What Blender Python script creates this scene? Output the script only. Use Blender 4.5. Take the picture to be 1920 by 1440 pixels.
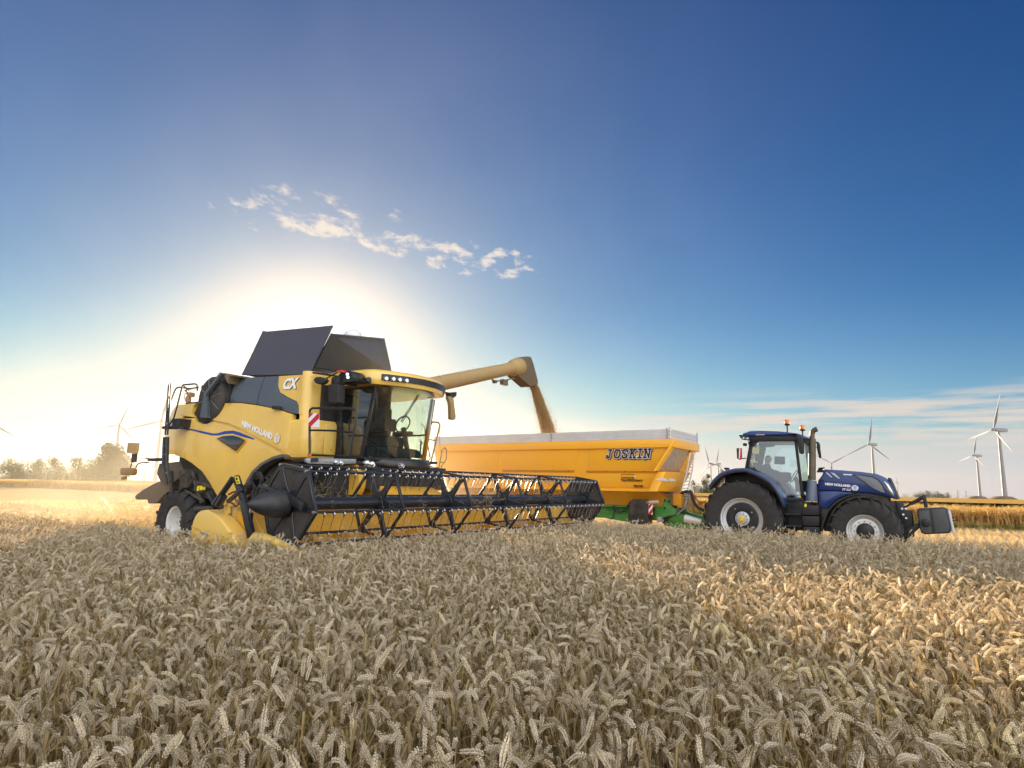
import bpy, bmesh, math, random
from mathutils import Vector, Matrix, Euler, noise
import numpy as np

random.seed(7)
rng = np.random.default_rng(11)
for o in list(bpy.data.objects):
    bpy.data.objects.remove(o)
SC = bpy.context.scene
COL = SC.collection

# ------------------------------------------------------------------ camera
CAM_H = 1.68
LENS_F, HOR, ROLL = 1200.0, 915.3, 0.022          # focal length and horizon in photo pixels, roll in radians
cd = bpy.data.cameras.new('camera')
cam = bpy.data.objects.new('camera', cd)
COL.objects.link(cam)
cd.sensor_width = 36.0
cd.lens = 36.0 * LENS_F / 1920.0
cd.clip_start = 0.05
cd.clip_end = 20000.0
pitch = math.atan2(HOR - 720.0, LENS_F)
cam.matrix_world = (Matrix.Translation((0, 0, CAM_H)) @ Matrix.Rotation(math.pi / 2 + pitch, 4, 'X') @ Matrix.Rotation(ROLL, 4, 'Z'))
SC.camera = cam

# ------------------------------------------------------------------ sun, sky, exposure
SUN_EL, SUN_AZ = math.radians(8.6), math.radians(-17.9)      # azimuth from +Y towards +X
sun_dir = Vector((math.sin(SUN_AZ) * math.cos(SUN_EL), math.cos(SUN_AZ) * math.cos(SUN_EL), math.sin(SUN_EL)))
sl = bpy.data.lights.new('sun', 'SUN')
sl.energy = 5.0
sl.angle = math.radians(0.53)
sl.color = (1.0, 0.82, 0.58)
sun = bpy.data.objects.new('sun', sl)
COL.objects.link(sun)
sun.rotation_euler = sun_dir.to_track_quat('Z', 'Y').to_euler()

DUST_NEAR, DUST_TAIL, DUST_WIDE = 0.17, 0.07, 0.0035
CLOUD_DIRS = ((-0.90, 2.25), (-0.06, 2.82))      # ends of the little cloud bank on the deck plane (direction / height)
w = bpy.data.worlds.new('World')
SC.world = w
w.use_nodes = True
wn, wl = w.node_tree.nodes, w.node_tree.links
bg = wn['Background']
sky = wn.new('ShaderNodeTexSky')
sky.sky_type = 'NISHITA'
sky.sun_disc = False
sky.sun_elevation = SUN_EL
sky.sun_rotation = SUN_AZ
sky.air_density = 1.0
sky.dust_density = 0.12
sky.ozone_density = 3.0
def wput(n_, i, q):
    if isinstance(q, (int, float)):
        n_.inputs[i].default_value = q
    elif isinstance(q, tuple):
        n_.inputs[i].default_value = (*q, 1) if len(n_.inputs[i].default_value) == 4 else q
    elif q is not None:
        wl.new(q, n_.inputs[i])
def wmath(op, a, b=None, c=None, clamp=False):
    n_ = wn.new('ShaderNodeMath')
    n_.operation = op
    n_.use_clamp = clamp
    for i, q in enumerate((a, b, c)):
        wput(n_, i, q)
    return n_.outputs[0]
def wmix(f, a, b, mode='MIX'):
    n_ = wn.new('ShaderNodeMix')
    n_.data_type = 'RGBA'
    n_.blend_type = mode
    for k, q in (('Factor', f), ('A', a), ('B', b)):
        wput(n_, k, q)
    return n_.outputs['Result']
def wstep(x, lo, hi):
    n_ = wn.new('ShaderNodeMapRange')
    n_.interpolation_type = 'SMOOTHSTEP'
    wput(n_, 'Value', x)
    n_.inputs['From Min'].default_value = lo
    n_.inputs['From Max'].default_value = hi
    return n_.outputs['Result']
def wdot(v):
    n_ = wn.new('ShaderNodeVectorMath')
    n_.operation = 'DOT_PRODUCT'
    wl.new(wtc.outputs['Generated'], n_.inputs[0])
    n_.inputs[1].default_value = v
    return n_.outputs['Value']
wtc = wn.new('ShaderNodeTexCoord')
wsx = wn.new('ShaderNodeSeparateXYZ')
wl.new(wtc.outputs['Generated'], wsx.inputs[0])
cosg = wdot(tuple(sun_dir))
gam = wmath('ARCCOSINE', wmath('MINIMUM', cosg, 0.99999))
# aureole of the dusty air round the sun
gs = wmath('MULTIPLY', gam, 1 / math.radians(6.8))
halo = wmath('MULTIPLY', wmath('EXPONENT', wmath('MULTIPLY', wmath('MULTIPLY', gs, gs), -1.0)), 8.5)
# deepen the blue: per-channel response about a pale reference sky
wsp = wn.new('ShaderNodeSeparateColor')
wl.new(sky.outputs[0], wsp.inputs[0])
wcb = wn.new('ShaderNodeCombineColor')
for i_, (ref, pw, gain) in enumerate(((4.6, 2.0, 0.86), (6.2, 1.42, 0.84), (7.4, 1.12, 0.90))):
    wl.new(wmath('MULTIPLY', wmath('POWER', wmath('DIVIDE', wsp.outputs[i_], ref), pw), ref * gain), wcb.inputs[i_])
colr = wmix(1.0, wcb.outputs[0], wmix(1.0, (1.0, 0.80, 0.55), halo, 'MULTIPLY'), 'ADD')
wdn = wn.new('ShaderNodeTexNoise')
wdn.inputs['Scale'].default_value = 2.6
wdn.inputs['Detail'].default_value = 4
wdn.inputs['Distortion'].default_value = 0.4
wl.new(wtc.outputs['Generated'], wdn.inputs['Vector'])
wide = wmath('MULTIPLY', wmath('EXPONENT', wmath('MULTIPLY', gam, -1 / math.radians(15.5))), wmath('MULTIPLY_ADD', wdn.outputs['Fac'], 4.2, 0.6))
colr = wmix(1.0, colr, wmix(1.0, (1.0, 0.88, 0.80), wide, 'MULTIPLY'), 'ADD')
colr = wmix(1.0, colr, wmix(1.0, (0.65, 0.75, 0.85), wstep(wsx.outputs['Z'], 0.30, 0.02), 'MULTIPLY'), 'ADD')
# low cloud bank along the horizon: streaks stretched sideways
wmp = wn.new('ShaderNodeMapping')
wmp.inputs['Scale'].default_value = (2.2, 2.2, 34.0)
wl.new(wtc.outputs['Generated'], wmp.inputs['Vector'])
wnz = wn.new('ShaderNodeTexNoise')
wnz.inputs['Scale'].default_value = 2.0
wnz.inputs['Detail'].default_value = 7
wnz.inputs['Roughness'].default_value = 0.6
wl.new(wmp.outputs[0], wnz.inputs['Vector'])
wz = wsx.outputs['Z']
bank = wmath('MULTIPLY', wstep(wz, 0.155, 0.115), wstep(wnz.outputs['Fac'], 0.40, 0.62))
low = wstep(wz, 0.10, 0.04)
far_from_sun = wstep(gam, math.radians(17), math.radians(40))
bank = wmath('MULTIPLY', wmath('MAXIMUM', wmath('MULTIPLY', bank, 0.85), wmath('MULTIPLY', low, 0.8)), far_from_sun)
bankc = wmix(low, (5.2, 4.7, 4.25), (4.1, 4.1, 4.6))
colr = wmix(bank, colr, bankc)
# small bright fair-weather cloud above the sun
CL_A, CL_B = CLOUD_DIRS
def cloud_layer():
    n1 = wn.new('ShaderNodeTexNoise')
    n1.inputs['Scale'].default_value = 1.0
    n1.inputs['Detail'].default_value = 9
    n1.inputs['Roughness'].default_value = 0.62
    n1.inputs['Distortion'].default_value = 0.15
    # plane coordinates of a flat cloud deck
    px_ = wmath('DIVIDE', wsx.outputs['X'], wmath('MAXIMUM', wz, 0.05))
    py_ = wmath('DIVIDE', wsx.outputs['Y'], wmath('MAXIMUM', wz, 0.05))
    cmb = wn.new('ShaderNodeCombineXYZ')
    wl.new(px_, cmb.inputs[0])
    wl.new(py_, cmb.inputs[1])
    mp = wn.new('ShaderNodeMapping')
    mp.inputs['Scale'].default_value = (9.0, 5.6, 1)
    mp.inputs['Location'].default_value = (0.35, 0.9, 0)
    wl.new(cmb.outputs[0], mp.inputs['Vector'])
    wl.new(mp.outputs[0], n1.inputs['Vector'])
    # distance from the line the little bank lies along
    ax_, ay_ = CL_A
    bx_, by_ = CL_B
    L2 = (bx_ - ax_) ** 2 + (by_ - ay_) ** 2
    t_ = wmath('MULTIPLY', wmath('ADD', wmath('MULTIPLY', wmath('SUBTRACT', px_, ax_), bx_ - ax_), wmath('MULTIPLY', wmath('SUBTRACT', py_, ay_), by_ - ay_)), 1 / L2, clamp=True)
    ex_ = wmath('SUBTRACT', px_, wmath('MULTIPLY_ADD', t_, bx_ - ax_, ax_))
    ey_ = wmath('SUBTRACT', py_, wmath('MULTIPLY_ADD', t_, by_ - ay_, ay_))
    d_ = wmath('SQRT', wmath('ADD', wmath('MULTIPLY', ex_, ex_), wmath('MULTIPLY', ey_, ey_)))
    m_ = wstep(d_, 0.46, 0.03)
    return wmath('MULTIPLY', wstep(wmath('MULTIPLY_ADD', m_, 0.27, wmath('SUBTRACT', n1.outputs['Fac'], 0.30)), 0.415, 0.66), wstep(d_, 0.62, 0.3))
cl = cloud_layer()
colr = wmix(wmath('MULTIPLY', cl, 0.92), colr, (7.2, 7.0, 6.7))
# dusty air warms the sky towards the sun and caps its brightness
warm = wmath('MULTIPLY', wmath('EXPONENT', wmath('MULTIPLY', gam, -1 / math.radians(20))), 1.6, clamp=True)
colr = wmix(warm, colr, wmix(1.0, colr, (1.12, 0.88, 0.68), 'MULTIPLY'))
wsp2 = wn.new('ShaderNodeSeparateColor')
wl.new(colr, wsp2.inputs[0])
wcb2 = wn.new('ShaderNodeCombineColor')
for i_, cap in enumerate((5.3, 5.0, 4.6)):
    wl.new(wmath('SMOOTH_MIN', wsp2.outputs[i_], cap, 2.0), wcb2.inputs[i_])
colr = wcb2.outputs[0]
core = wmath('MULTIPLY', gam, 1 / math.radians(5.4))
core = wmath('MULTIPLY', wmath('EXPONENT', wmath('MULTIPLY', wmath('MULTIPLY', core, core), -1.0)), 5.5)
colr = wmix(1.0, colr, wmix(1.0, (1.0, 0.93, 0.82), core, 'MULTIPLY'), 'ADD')
# fill light added: unseen sky opposite the sun brightened to lift shaded sides
rear_fill = wmath('MULTIPLY', wstep(gam, math.radians(72), math.radians(150)), wmath('MULTIPLY_ADD', wmath('MAXIMUM', wsx.outputs['Z'], 0.0), 0.85, 0.38))
colr = wmix(1.0, colr, wmix(1.0, (25.0, 24.2, 22.8), rear_fill, 'MULTIPLY'), 'ADD')
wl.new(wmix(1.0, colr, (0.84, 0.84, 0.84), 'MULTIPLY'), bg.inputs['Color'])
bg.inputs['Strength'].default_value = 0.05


SC.view_settings.view_transform = 'Standard'
SC.view_settings.look = 'None'
SC.view_settings.exposure = 1.85
SC.view_settings.gamma = 1.0
SC.view_settings.use_curve_mapping = False
SC.cycles.use_denoising = True
try:
    SC.cycles.denoiser = 'OPENIMAGEDENOISE'
except Exception:
    pass
SC.cycles.max_bounces = 8
SC.cycles.diffuse_bounces = 3
SC.cycles.glossy_bounces = 4
SC.cycles.transmission_bounces = 6
SC.cycles.transparent_max_bounces = 12
SC.cycles.volume_bounces = 1
SC.cycles.caustics_reflective = False
SC.cycles.caustics_refractive = False
SC.cycles.sample_clamp_indirect = 6.0

# ------------------------------------------------------------------ small modelling library
# machine frame: u = driving direction, v = across (away from the camera), z = up
TH = math.atan2(820.0, 1200.0)
HU = Vector((math.cos(TH), -math.sin(TH), 0))
HV = Vector((math.sin(TH), math.cos(TH), 0))
ORG = Vector((-2.9038, 8.6560, 0.0))
def W(u, v, z=0.0):
    return ORG + HU * u + HV * v + Vector((0, 0, z))

MATS = {}
def mat(name, col, rough=0.5, metal=0.0, coat=0.0, spec=0.5, var=0.0, vscale=8.0, bump=0.0, bscale=40.0, trans=0.0, emit=None, dust=0.0, ior=1.45):
    if name in MATS:
        return MATS[name]
    m = bpy.data.materials.new(name)
    m.use_nodes = True
    nt = m.node_tree
    b = nt.nodes['Principled BSDF']
    b.inputs['Base Color'].default_value = (*col, 1)
    b.inputs['Roughness'].default_value = rough
    b.inputs['Metallic'].default_value = metal
    b.inputs['Coat Weight'].default_value = coat
    b.inputs['Coat Roughness'].default_value = 0.08
    b.inputs['Specular IOR Level'].default_value = spec
    b.inputs['IOR'].default_value = ior
    if trans:
        b.inputs['Transmission Weight'].default_value = trans
    if emit:
        b.inputs['Emission Color'].default_value = (*emit[:3], 1)
        b.inputs['Emission Strength'].default_value = emit[3]
    if var or dust or bump:
        tc = nt.nodes.new('ShaderNodeTexCoord')
        n1 = nt.nodes.new('ShaderNodeTexNoise')
        n1.inputs['Scale'].default_value = vscale
        n1.inputs['Detail'].default_value = 10
        n1.inputs['Roughness'].default_value = 0.72
        nt.links.new(tc.outputs['Object'], n1.inputs['Vector'])
        if var or dust:
            mr = nt.nodes.new('ShaderNodeMapRange')
            mr.inputs['From Min'].default_value = 0.35
            mr.inputs['From Max'].default_value = 0.7
            nt.links.new(n1.outputs['Fac'], mr.inputs['Value'])
            mx = nt.nodes.new('ShaderNodeMix')
            mx.data_type = 'RGBA'
            mx.inputs['A'].default_value = (*col, 1)
            if dust:
                mx.inputs['B'].default_value = (*[c * (1 - dust) + d * dust for c, d in zip(col, (0.42, 0.33, 0.22) if max(col) > 0.2 else (0.20, 0.175, 0.145))], 1)
            else:
                mx.inputs['B'].default_value = (*[c * (1 - var) for c in col], 1)
            nt.links.new(mr.outputs['Result'], mx.inputs['Factor'])
            nt.links.new(mx.outputs['Result'], b.inputs['Base Color'])
            m2 = nt.nodes.new('ShaderNodeMapRange')
            m2.inputs['To Min'].default_value = rough
            m2.inputs['To Max'].default_value = min(1.0, rough + 0.18)
            nt.links.new(n1.outputs['Fac'], m2.inputs['Value'])
            nt.links.new(m2.outputs['Result'], b.inputs['Roughness'])
        if bump:
            n2 = nt.nodes.new('ShaderNodeTexNoise')
            n2.inputs['Scale'].default_value = bscale
            n2.inputs['Detail'].default_value = 5
            nt.links.new(tc.outputs['Object'], n2.inputs['Vector'])
            bp = nt.nodes.new('ShaderNodeBump')
            bp.inputs['Strength'].default_value = bump
            bp.inputs['Distance'].default_value = 0.02
            nt.links.new(n2.outputs['Fac'], bp.inputs['Height'])
            nt.links.new(bp.outputs['Normal'], b.inputs['Normal'])
    MATS[name] = m
    return m

class MB:
    """collects shapes into one mesh; build() links it as one object"""
    def __init__(s):
        s.v, s.f, s.m, s.cur = [], [], [], 0
    def add(s, V, F):
        o = len(s.v)
        s.v += [tuple(p) for p in V]
        s.f += [tuple(i + o for i in f) for f in F]
        s.m += [s.cur] * len(F)
        return s
    def box(s, c, d, R=None):
        c = Vector(c)
        V = []
        for k in range(8):
            p = Vector(((k & 1) - .5, ((k >> 1) & 1) - .5, ((k >> 2) & 1) - .5))
            p = Vector((p.x * d[0], p.y * d[1], p.z * d[2]))
            if R is not None:
                p = R @ p
            V.append(c + p)
        return s.add(V, [(0, 2, 3, 1), (4, 5, 7, 6), (0, 1, 5, 4), (2, 6, 7, 3), (0, 4, 6, 2), (1, 3, 7, 5)])
    def bb(s, a, b):
        return s.box([(x + y) / 2 for x, y in zip(a, b)], [abs(y - x) for x, y in zip(a, b)])
    def bar(s, p0, p1, w, h, up=(0, 0, 1)):
        p0, p1 = Vector(p0), Vector(p1)
        d = (p1 - p0)
        L = d.length
        x = d.normalized()
        y = Vector(up).cross(x)
        if y.length < 1e-4:
            y = Vector((1, 0, 0)).cross(x)
        y.normalize()
        z = x.cross(y)
        return s.box((p0 + p1) / 2, (L, w, h), Matrix((x, y, z)).transposed())
    def tube(s, pts, r, n=8, closed=False, caps=True):
        pts = [Vector(p) for p in pts]
        N = len(pts)
        V, F = [], []
        rr = r if isinstance(r, (list, tuple)) else [r] * N
        t0 = ((pts[1] - pts[0]) if not closed else (pts[1] - pts[-1])).normalized()
        nx = Vector((0, 0, 1)).cross(t0)
        if nx.length < 1e-3:
            nx = Vector((1, 0, 0)).cross(t0)
        nx.normalize()
        for i, p in enumerate(pts):
            if closed:
                t = pts[(i + 1) % N] - pts[i - 1]
            else:
                t = pts[min(i + 1, N - 1)] - pts[max(i - 1, 0)]
            t = t.normalized() if t.length > 1e-9 else t0
            nx = (nx - t * nx.dot(t))
            nx = nx.normalized() if nx.length > 1e-6 else t.orthogonal().normalized()
            ny = t.cross(nx)
            for k in range(n):
                a = 2 * math.pi * k / n
                V.append(p + (nx * math.cos(a) + ny * math.sin(a)) * rr[i])
        M = N if closed else N - 1
        for i in range(M):
            j = (i + 1) % N
            for k in range(n):
                k2 = (k + 1) % n
                F.append((i * n + k, i * n + k2, j * n + k2, j * n + k))
        if caps and not closed:
            F.append(tuple(range(n))[::-1])
            F.append(tuple((N - 1) * n + k for k in range(n)))
        return s.add(V, F)
    def cyl(s, p0, p1, r0, r1=None, n=20):
        return s.tube([p0, p1], [r0, r0 if r1 is None else r1], n)
    def lathe(s, prof, org, axis, n=32, a0=0.0, a1=2 * math.pi):
        """profile of (radius, distance along axis)"""
        org, ax = Vector(org), Vector(axis).normalized()
        e1 = Vector((0, 0, 1)) - ax * ax.z
        e1 = e1.normalized() if e1.length > 1e-3 else Vector((1, 0, 0))
        e2 = ax.cross(e1)
        full = abs(a1 - a0 - 2 * math.pi) < 1e-6
        m = n if full else n + 1
        V, F = [], []
        for r, hh in prof:
            for k in range(m):
                a = a0 + (a1 - a0) * k / n
                V.append(org + ax * hh + (e1 * math.cos(a) + e2 * math.sin(a)) * max(r, 1e-4))
        for i in range(len(prof) - 1):
            for k in range(n):
                k2 = (k + 1) % m
                F.append((i * m + k, i * m + k2, (i + 1) * m + k2, (i + 1) * m + k))
        return s.add(V, F)
    def prism(s, poly, lo, hi, plane='uz'):
        """polygon in a plane, extruded along the third axis"""
        def P(a, b, c):
            return {'uz': (a, c, b), 'vz': (c, a, b), 'uv': (a, b, c)}[plane]
        n = len(poly)
        V = [P(a, b, lo) for a, b in poly] + [P(a, b, hi) for a, b in poly]
        F = [tuple(range(n)), tuple(range(2 * n - 1, n - 1, -1))]
        for i in range(n):
            j = (i + 1) % n
            F.append((i, i + n, j + n, j))
        return s.add(V, F)
    def loft(s, rings, caps=True, closed=True):
        n = len(rings[0])
        V = [p for r in rings for p in r]
        F = []
        for i in range(len(rings) - 1):
            for k in range(n if closed else n - 1):
                k2 = (k + 1) % n
                F.append((i * n + k, i * n + k2, (i + 1) * n + k2, (i + 1) * n + k))
        if caps:
            F.append(tuple(range(n))[::-1])
            F.append(tuple((len(rings) - 1) * n + k for k in range(n)))
        return s.add(V, F)
    def quad(s, a, b, c, d):
        return s.add([a, b, c, d], [(0, 1, 2, 3)])
    def plate(s, pts, t):
        """planar polygon of 3-D points with thickness t"""
        pts = [Vector(p) for p in pts]
        nrm = Vector((0, 0, 0))
        for i in range(len(pts)):
            a, b = pts[i], pts[(i + 1) % len(pts)]
            nrm += a.cross(b)
        nrm.normalize()
        return s.loft([pts, [p + nrm * t for p in pts]])
    def build(s, name, mats, parent=None, bevel=0.0, smooth=40, seg=2, fn=None):
        me = bpy.data.meshes.new(name)
        me.from_pydata(s.v, [], s.f)
        if not isinstance(mats, (list, tuple)):
            mats = [mats]
        for m in mats:
            me.materials.append(m)
        me.polygons.foreach_set('material_index', s.m)
        bm = bmesh.new()
        bm.from_mesh(me)
        bmesh.ops.recalc_face_normals(bm, faces=bm.faces)
        if bevel:
            es = [e for e in bm.edges if len(e.link_faces) == 2 and e.calc_face_angle(0) > 0.6]
            try:
                bmesh.ops.bevel(bm, geom=es, offset=bevel, segments=seg, affect='EDGES', profile=0.6, clamp_overlap=True)
            except Exception:
                pass
        if fn:
            for vt in bm.verts:
                vt.co = Vector(fn(vt.co))
        bm.to_mesh(me)
        bm.free()
        finish(me, smooth)
        if name in SPLIT:
            return split_pieces(name, me, parent)
        return link(name, me, parent)

# parts that come out of one loop but are separate pieces: one object each
SPLIT = {'panel_latch', 'panel_bolt', 'mirror_arm', 'front_post', 'bolt', 'wheel_nut', 'rivet', 'plate_hole', 'pipe', 'emblem_square', 'cab_post',
         'auger_lamp', 'header_side_arm', 'lift_cylinder', 'cylinder_rod', 'ladder_rail', 'hydraulic_coupler', 'brake_hose', 'screen_seam', 'hydraulic_hose',
         'boarding_rail', 'tail_lamp', 'warning_sticker', 'housing_sticker', 'reel_arm', 'header_beam', 'weight_handle', 'top_board', 'red_stripe', 'tie_down_sticker', 'chassis_fitting', 'side_beam', 'sticker_print', 'lower_arm', 'windscreen_wiper'}
def split_pieces(name, me, parent):
    bm = bmesh.new()
    bm.from_mesh(me)
    bm.verts.ensure_lookup_table()
    seen, isl = set(), []
    for v in bm.verts:
        if v.index in seen:
            continue
        st, grp = [v], []
        seen.add(v.index)
        while st:
            q = st.pop()
            grp.append(q.index)
            for e in q.link_edges:
                w_ = e.other_vert(q)
                if w_.index not in seen:
                    seen.add(w_.index)
                    st.append(w_)
        isl.append(set(grp))
    bm.free()
    if len(isl) == 1:
        return link(name, me, parent)
    out = None
    for g_ in isl:
        c = me.copy()
        bm = bmesh.new()
        bm.from_mesh(c)
        bmesh.ops.delete(bm, geom=[v for v in bm.verts if v.index not in g_], context='VERTS')
        bm.to_mesh(c)
        bm.free()
        o = link(name, c, parent)
        out = out or o
    return out

def finish(me, smooth):
    if smooth:
        me.polygons.foreach_set('use_smooth', [True] * len(me.polygons))
        me.set_sharp_from_angle(angle=math.radians(smooth))
    me.update()

def link(name, me, parent=None):
    o = bpy.data.objects.new(name, me)
    COL.objects.link(o)
    if parent is not None:
        o.parent = parent
        if parent.parent is None and 'off' in parent:
            o.location = tuple(parent['off'])
    return o

def tag(o, label=None, cat=None, group=None, kind=None):
    if label:
        o['label'] = label
    if cat:
        o['category'] = cat
    if group:
        o['group'] = group
    if kind:
        o['kind'] = kind
    return o

def empty(name, loc, label, cat, group=None, rz=0.0):
    o = bpy.data.objects.new(name, None)
    COL.objects.link(o)
    o.location = loc
    o.rotation_euler = (0, 0, rz)
    o.empty_display_size = 0.3
    return tag(o, label, cat, group)

def machine(name, u, v, label, cat):
    """an Empty at the machine's base; its children keep machine-frame coordinates"""
    o = empty(name, W(u, v), label, cat, rz=-TH)
    o['off'] = (-u, -v, 0.0)
    return o

def copy_tree(o, parent=None):
    c = o.copy()
    COL.objects.link(c)
    if parent is not None:
        c.parent = parent
    for ch in [k for k in o.children]:
        copy_tree(ch, c)
    return c

def panel(name, poly, v0, thick, m, parent, fn=None, step=0.16, bevel=0.012, holes=None, smooth=35):
    """a sheet-metal panel: outline in (u, z), front face at v0, cut into a grid and bent by fn(u, z) -> dv"""
    bm = bmesh.new()
    f = bm.faces.new([bm.verts.new((a, v0, b)) for a, b in poly])
    bm.normal_update()
    ext = bmesh.ops.extrude_face_region(bm, geom=[f])
    for g in ext['geom']:
        if isinstance(g, bmesh.types.BMVert):
            g.co.y += thick
    bmesh.ops.recalc_face_normals(bm, faces=bm.faces)
    if bevel:
        es = [e for e in bm.edges if all(abs(v.co.y - v0) < 1e-5 for v in e.verts)]
        bmesh.ops.bevel(bm, geom=es, offset=bevel, segments=2, affect='EDGES', profile=0.6, clamp_overlap=True)
    us = [p[0] for p in poly]
    zs = [p[1] for p in poly]
    if fn:
        for ax, vals in ((0, us), (2, zs)):
            a, b = min(vals), max(vals)
            k = max(1, int((b - a) / step))
            for i in range(1, k):
                co = [0, 0, 0]
                no = [0, 0, 0]
                co[ax] = a + (b - a) * i / k + 1.7e-4
                no[ax] = 1
                bmesh.ops.bisect_plane(bm, geom=bm.verts[:] + bm.edges[:] + bm.faces[:], plane_co=co, plane_no=no)
        big = [q for q in bm.faces if len(q.verts) > 4]
        bmesh.ops.triangulate(bm, faces=big)
        for vt in bm.verts:
            vt.co.y += fn(vt.co.x, vt.co.z)
    me = bpy.data.meshes.new(name)
    bm.to_mesh(me)
    bm.free()
    me.materials.append(m)
    finish(me, smooth)
    return link(name, me, parent)

def text_mesh(s, size, bold=0.0, shear=0.0, spacing=1.0):
    cu = bpy.data.curves.new('txt', 'FONT')
    cu.body = s
    cu.size = size
    cu.offset = bold
    cu.shear = shear
    cu.space_character = spacing
    cu.resolution_u = 3
    ob = bpy.data.objects.new('txt', cu)
    COL.objects.link(ob)
    dg = bpy.context.evaluated_depsgraph_get()
    me = bpy.data.meshes.new_from_object(ob.evaluated_get(dg))
    V = [tuple(v.co) for v in me.vertices]
    F = [tuple(p.vertices) for p in me.polygons]
    bpy.data.objects.remove(ob)
    bpy.data.curves.remove(cu)
    bpy.data.meshes.remove(me)
    return V, F

def lettering(name, s, p0, ex, ey, m, parent, width=None, size=0.2, bold=0.0, shear=0.0, lift=0.004, fn=None, spacing=1.0, thick=0.003):
    """raised print: text s with its lower left corner at p0, running along ex, upright along ey"""
    V, F = text_mesh(s, size, bold, shear, spacing)
    xs = [p[0] for p in V]
    ys = [p[1] for p in V]
    k = (width / (max(xs) - min(xs))) if width else 1.0
    ex, ey, p0 = Vector(ex).normalized(), Vector(ey).normalized(), Vector(p0)
    nz = ex.cross(ey)
    bm = bmesh.new()
    vs = []
    for p in V:
        q = p0 + ex * ((p[0] - min(xs)) * k) + ey * ((p[1] - min(ys)) * k) + nz * lift
        vs.append(bm.verts.new(q))
    for f in F:
        try:
            bm.faces.new([vs[i] for i in f])
        except Exception:
            pass
    if fn:
        for vt in bm.verts:
            vt.co = Vector(fn(vt.co))
    ext = bmesh.ops.extrude_face_region(bm, geom=bm.faces[:])
    for g in ext['geom']:
        if isinstance(g, bmesh.types.BMVert):
            g.co += nz * thick
    bmesh.ops.recalc_face_normals(bm, faces=bm.faces)
    me = bpy.data.meshes.new(name)
    bm.to_mesh(me)
    bm.free()
    me.materials.append(m)
    return link(name, me, parent)

def arc(c, r, a0, a1, n):
    return [(c[0] + r * math.cos(a0 + (a1 - a0) * i / n), c[1] + r * math.sin(a0 + (a1 - a0) * i / n)) for i in range(n + 1)]

def scatter(name, pts, rots, scl, idx, protos, material=None):
    """one object: points with geometry-node instances of the prototype meshes"""
    pc = bpy.data.collections.new(name + '_kinds')
    for i, me in enumerate(protos):
        po = bpy.data.objects.new('%s_kind_%02d' % (name, i), me)
        pc.objects.link(po)
    me = bpy.data.meshes.new(name)
    me.vertices.add(len(pts))
    me.vertices.foreach_set('co', np.asarray(pts, np.float32).ravel())
    a = me.attributes.new('rot', 'FLOAT_VECTOR', 'POINT')
    a.data.foreach_set('vector', np.asarray(rots, np.float32).ravel())
    a = me.attributes.new('scl', 'FLOAT', 'POINT')
    a.data.foreach_set('value', np.asarray(scl, np.float32))
    a = me.attributes.new('kind_index', 'INT', 'POINT')
    a.data.foreach_set('value', np.asarray(idx, np.int32))
    ob = bpy.data.objects.new(name, me)
    COL.objects.link(ob)
    ng = bpy.data.node_groups.new(name, 'GeometryNodeTree')
    ng.interface.new_socket('Geometry', in_out='INPUT', socket_type='NodeSocketGeometry')
    ng.interface.new_socket('Geometry', in_out='OUTPUT', socket_type='NodeSocketGeometry')
    N, L = ng.nodes, ng.links
    gi, go = N.new('NodeGroupInput'), N.new('NodeGroupOutput')
    iop = N.new('GeometryNodeInstanceOnPoints')
    ci = N.new('GeometryNodeCollectionInfo')
    ci.inputs['Collection'].default_value = pc
    ci.inputs['Separate Children'].default_value = True
    ci.inputs['Reset Children'].default_value = True
    def attr(nm, ty):
        q = N.new('GeometryNodeInputNamedAttribute')
        q.data_type = ty
        q.inputs['Name'].default_value = nm
        return q.outputs['Attribute']
    e2r = N.new('FunctionNodeEulerToRotation')
    L.new(attr('rot', 'FLOAT_VECTOR'), e2r.inputs[0])
    L.new(gi.outputs[0], iop.inputs['Points'])
    L.new(ci.outputs[0], iop.inputs['Instance'])
    iop.inputs['Pick Instance'].default_value = True
    L.new(attr('kind_index', 'INT'), iop.inputs['Instance Index'])
    L.new(e2r.outputs[0], iop.inputs['Rotation'])
    L.new(attr('scl', 'FLOAT'), iop.inputs['Scale'])
    L.new(iop.outputs[0], go.inputs[0])
    md = ob.modifiers.new('scatter', 'NODES')
    md.node_group = ng
    return ob

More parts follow.
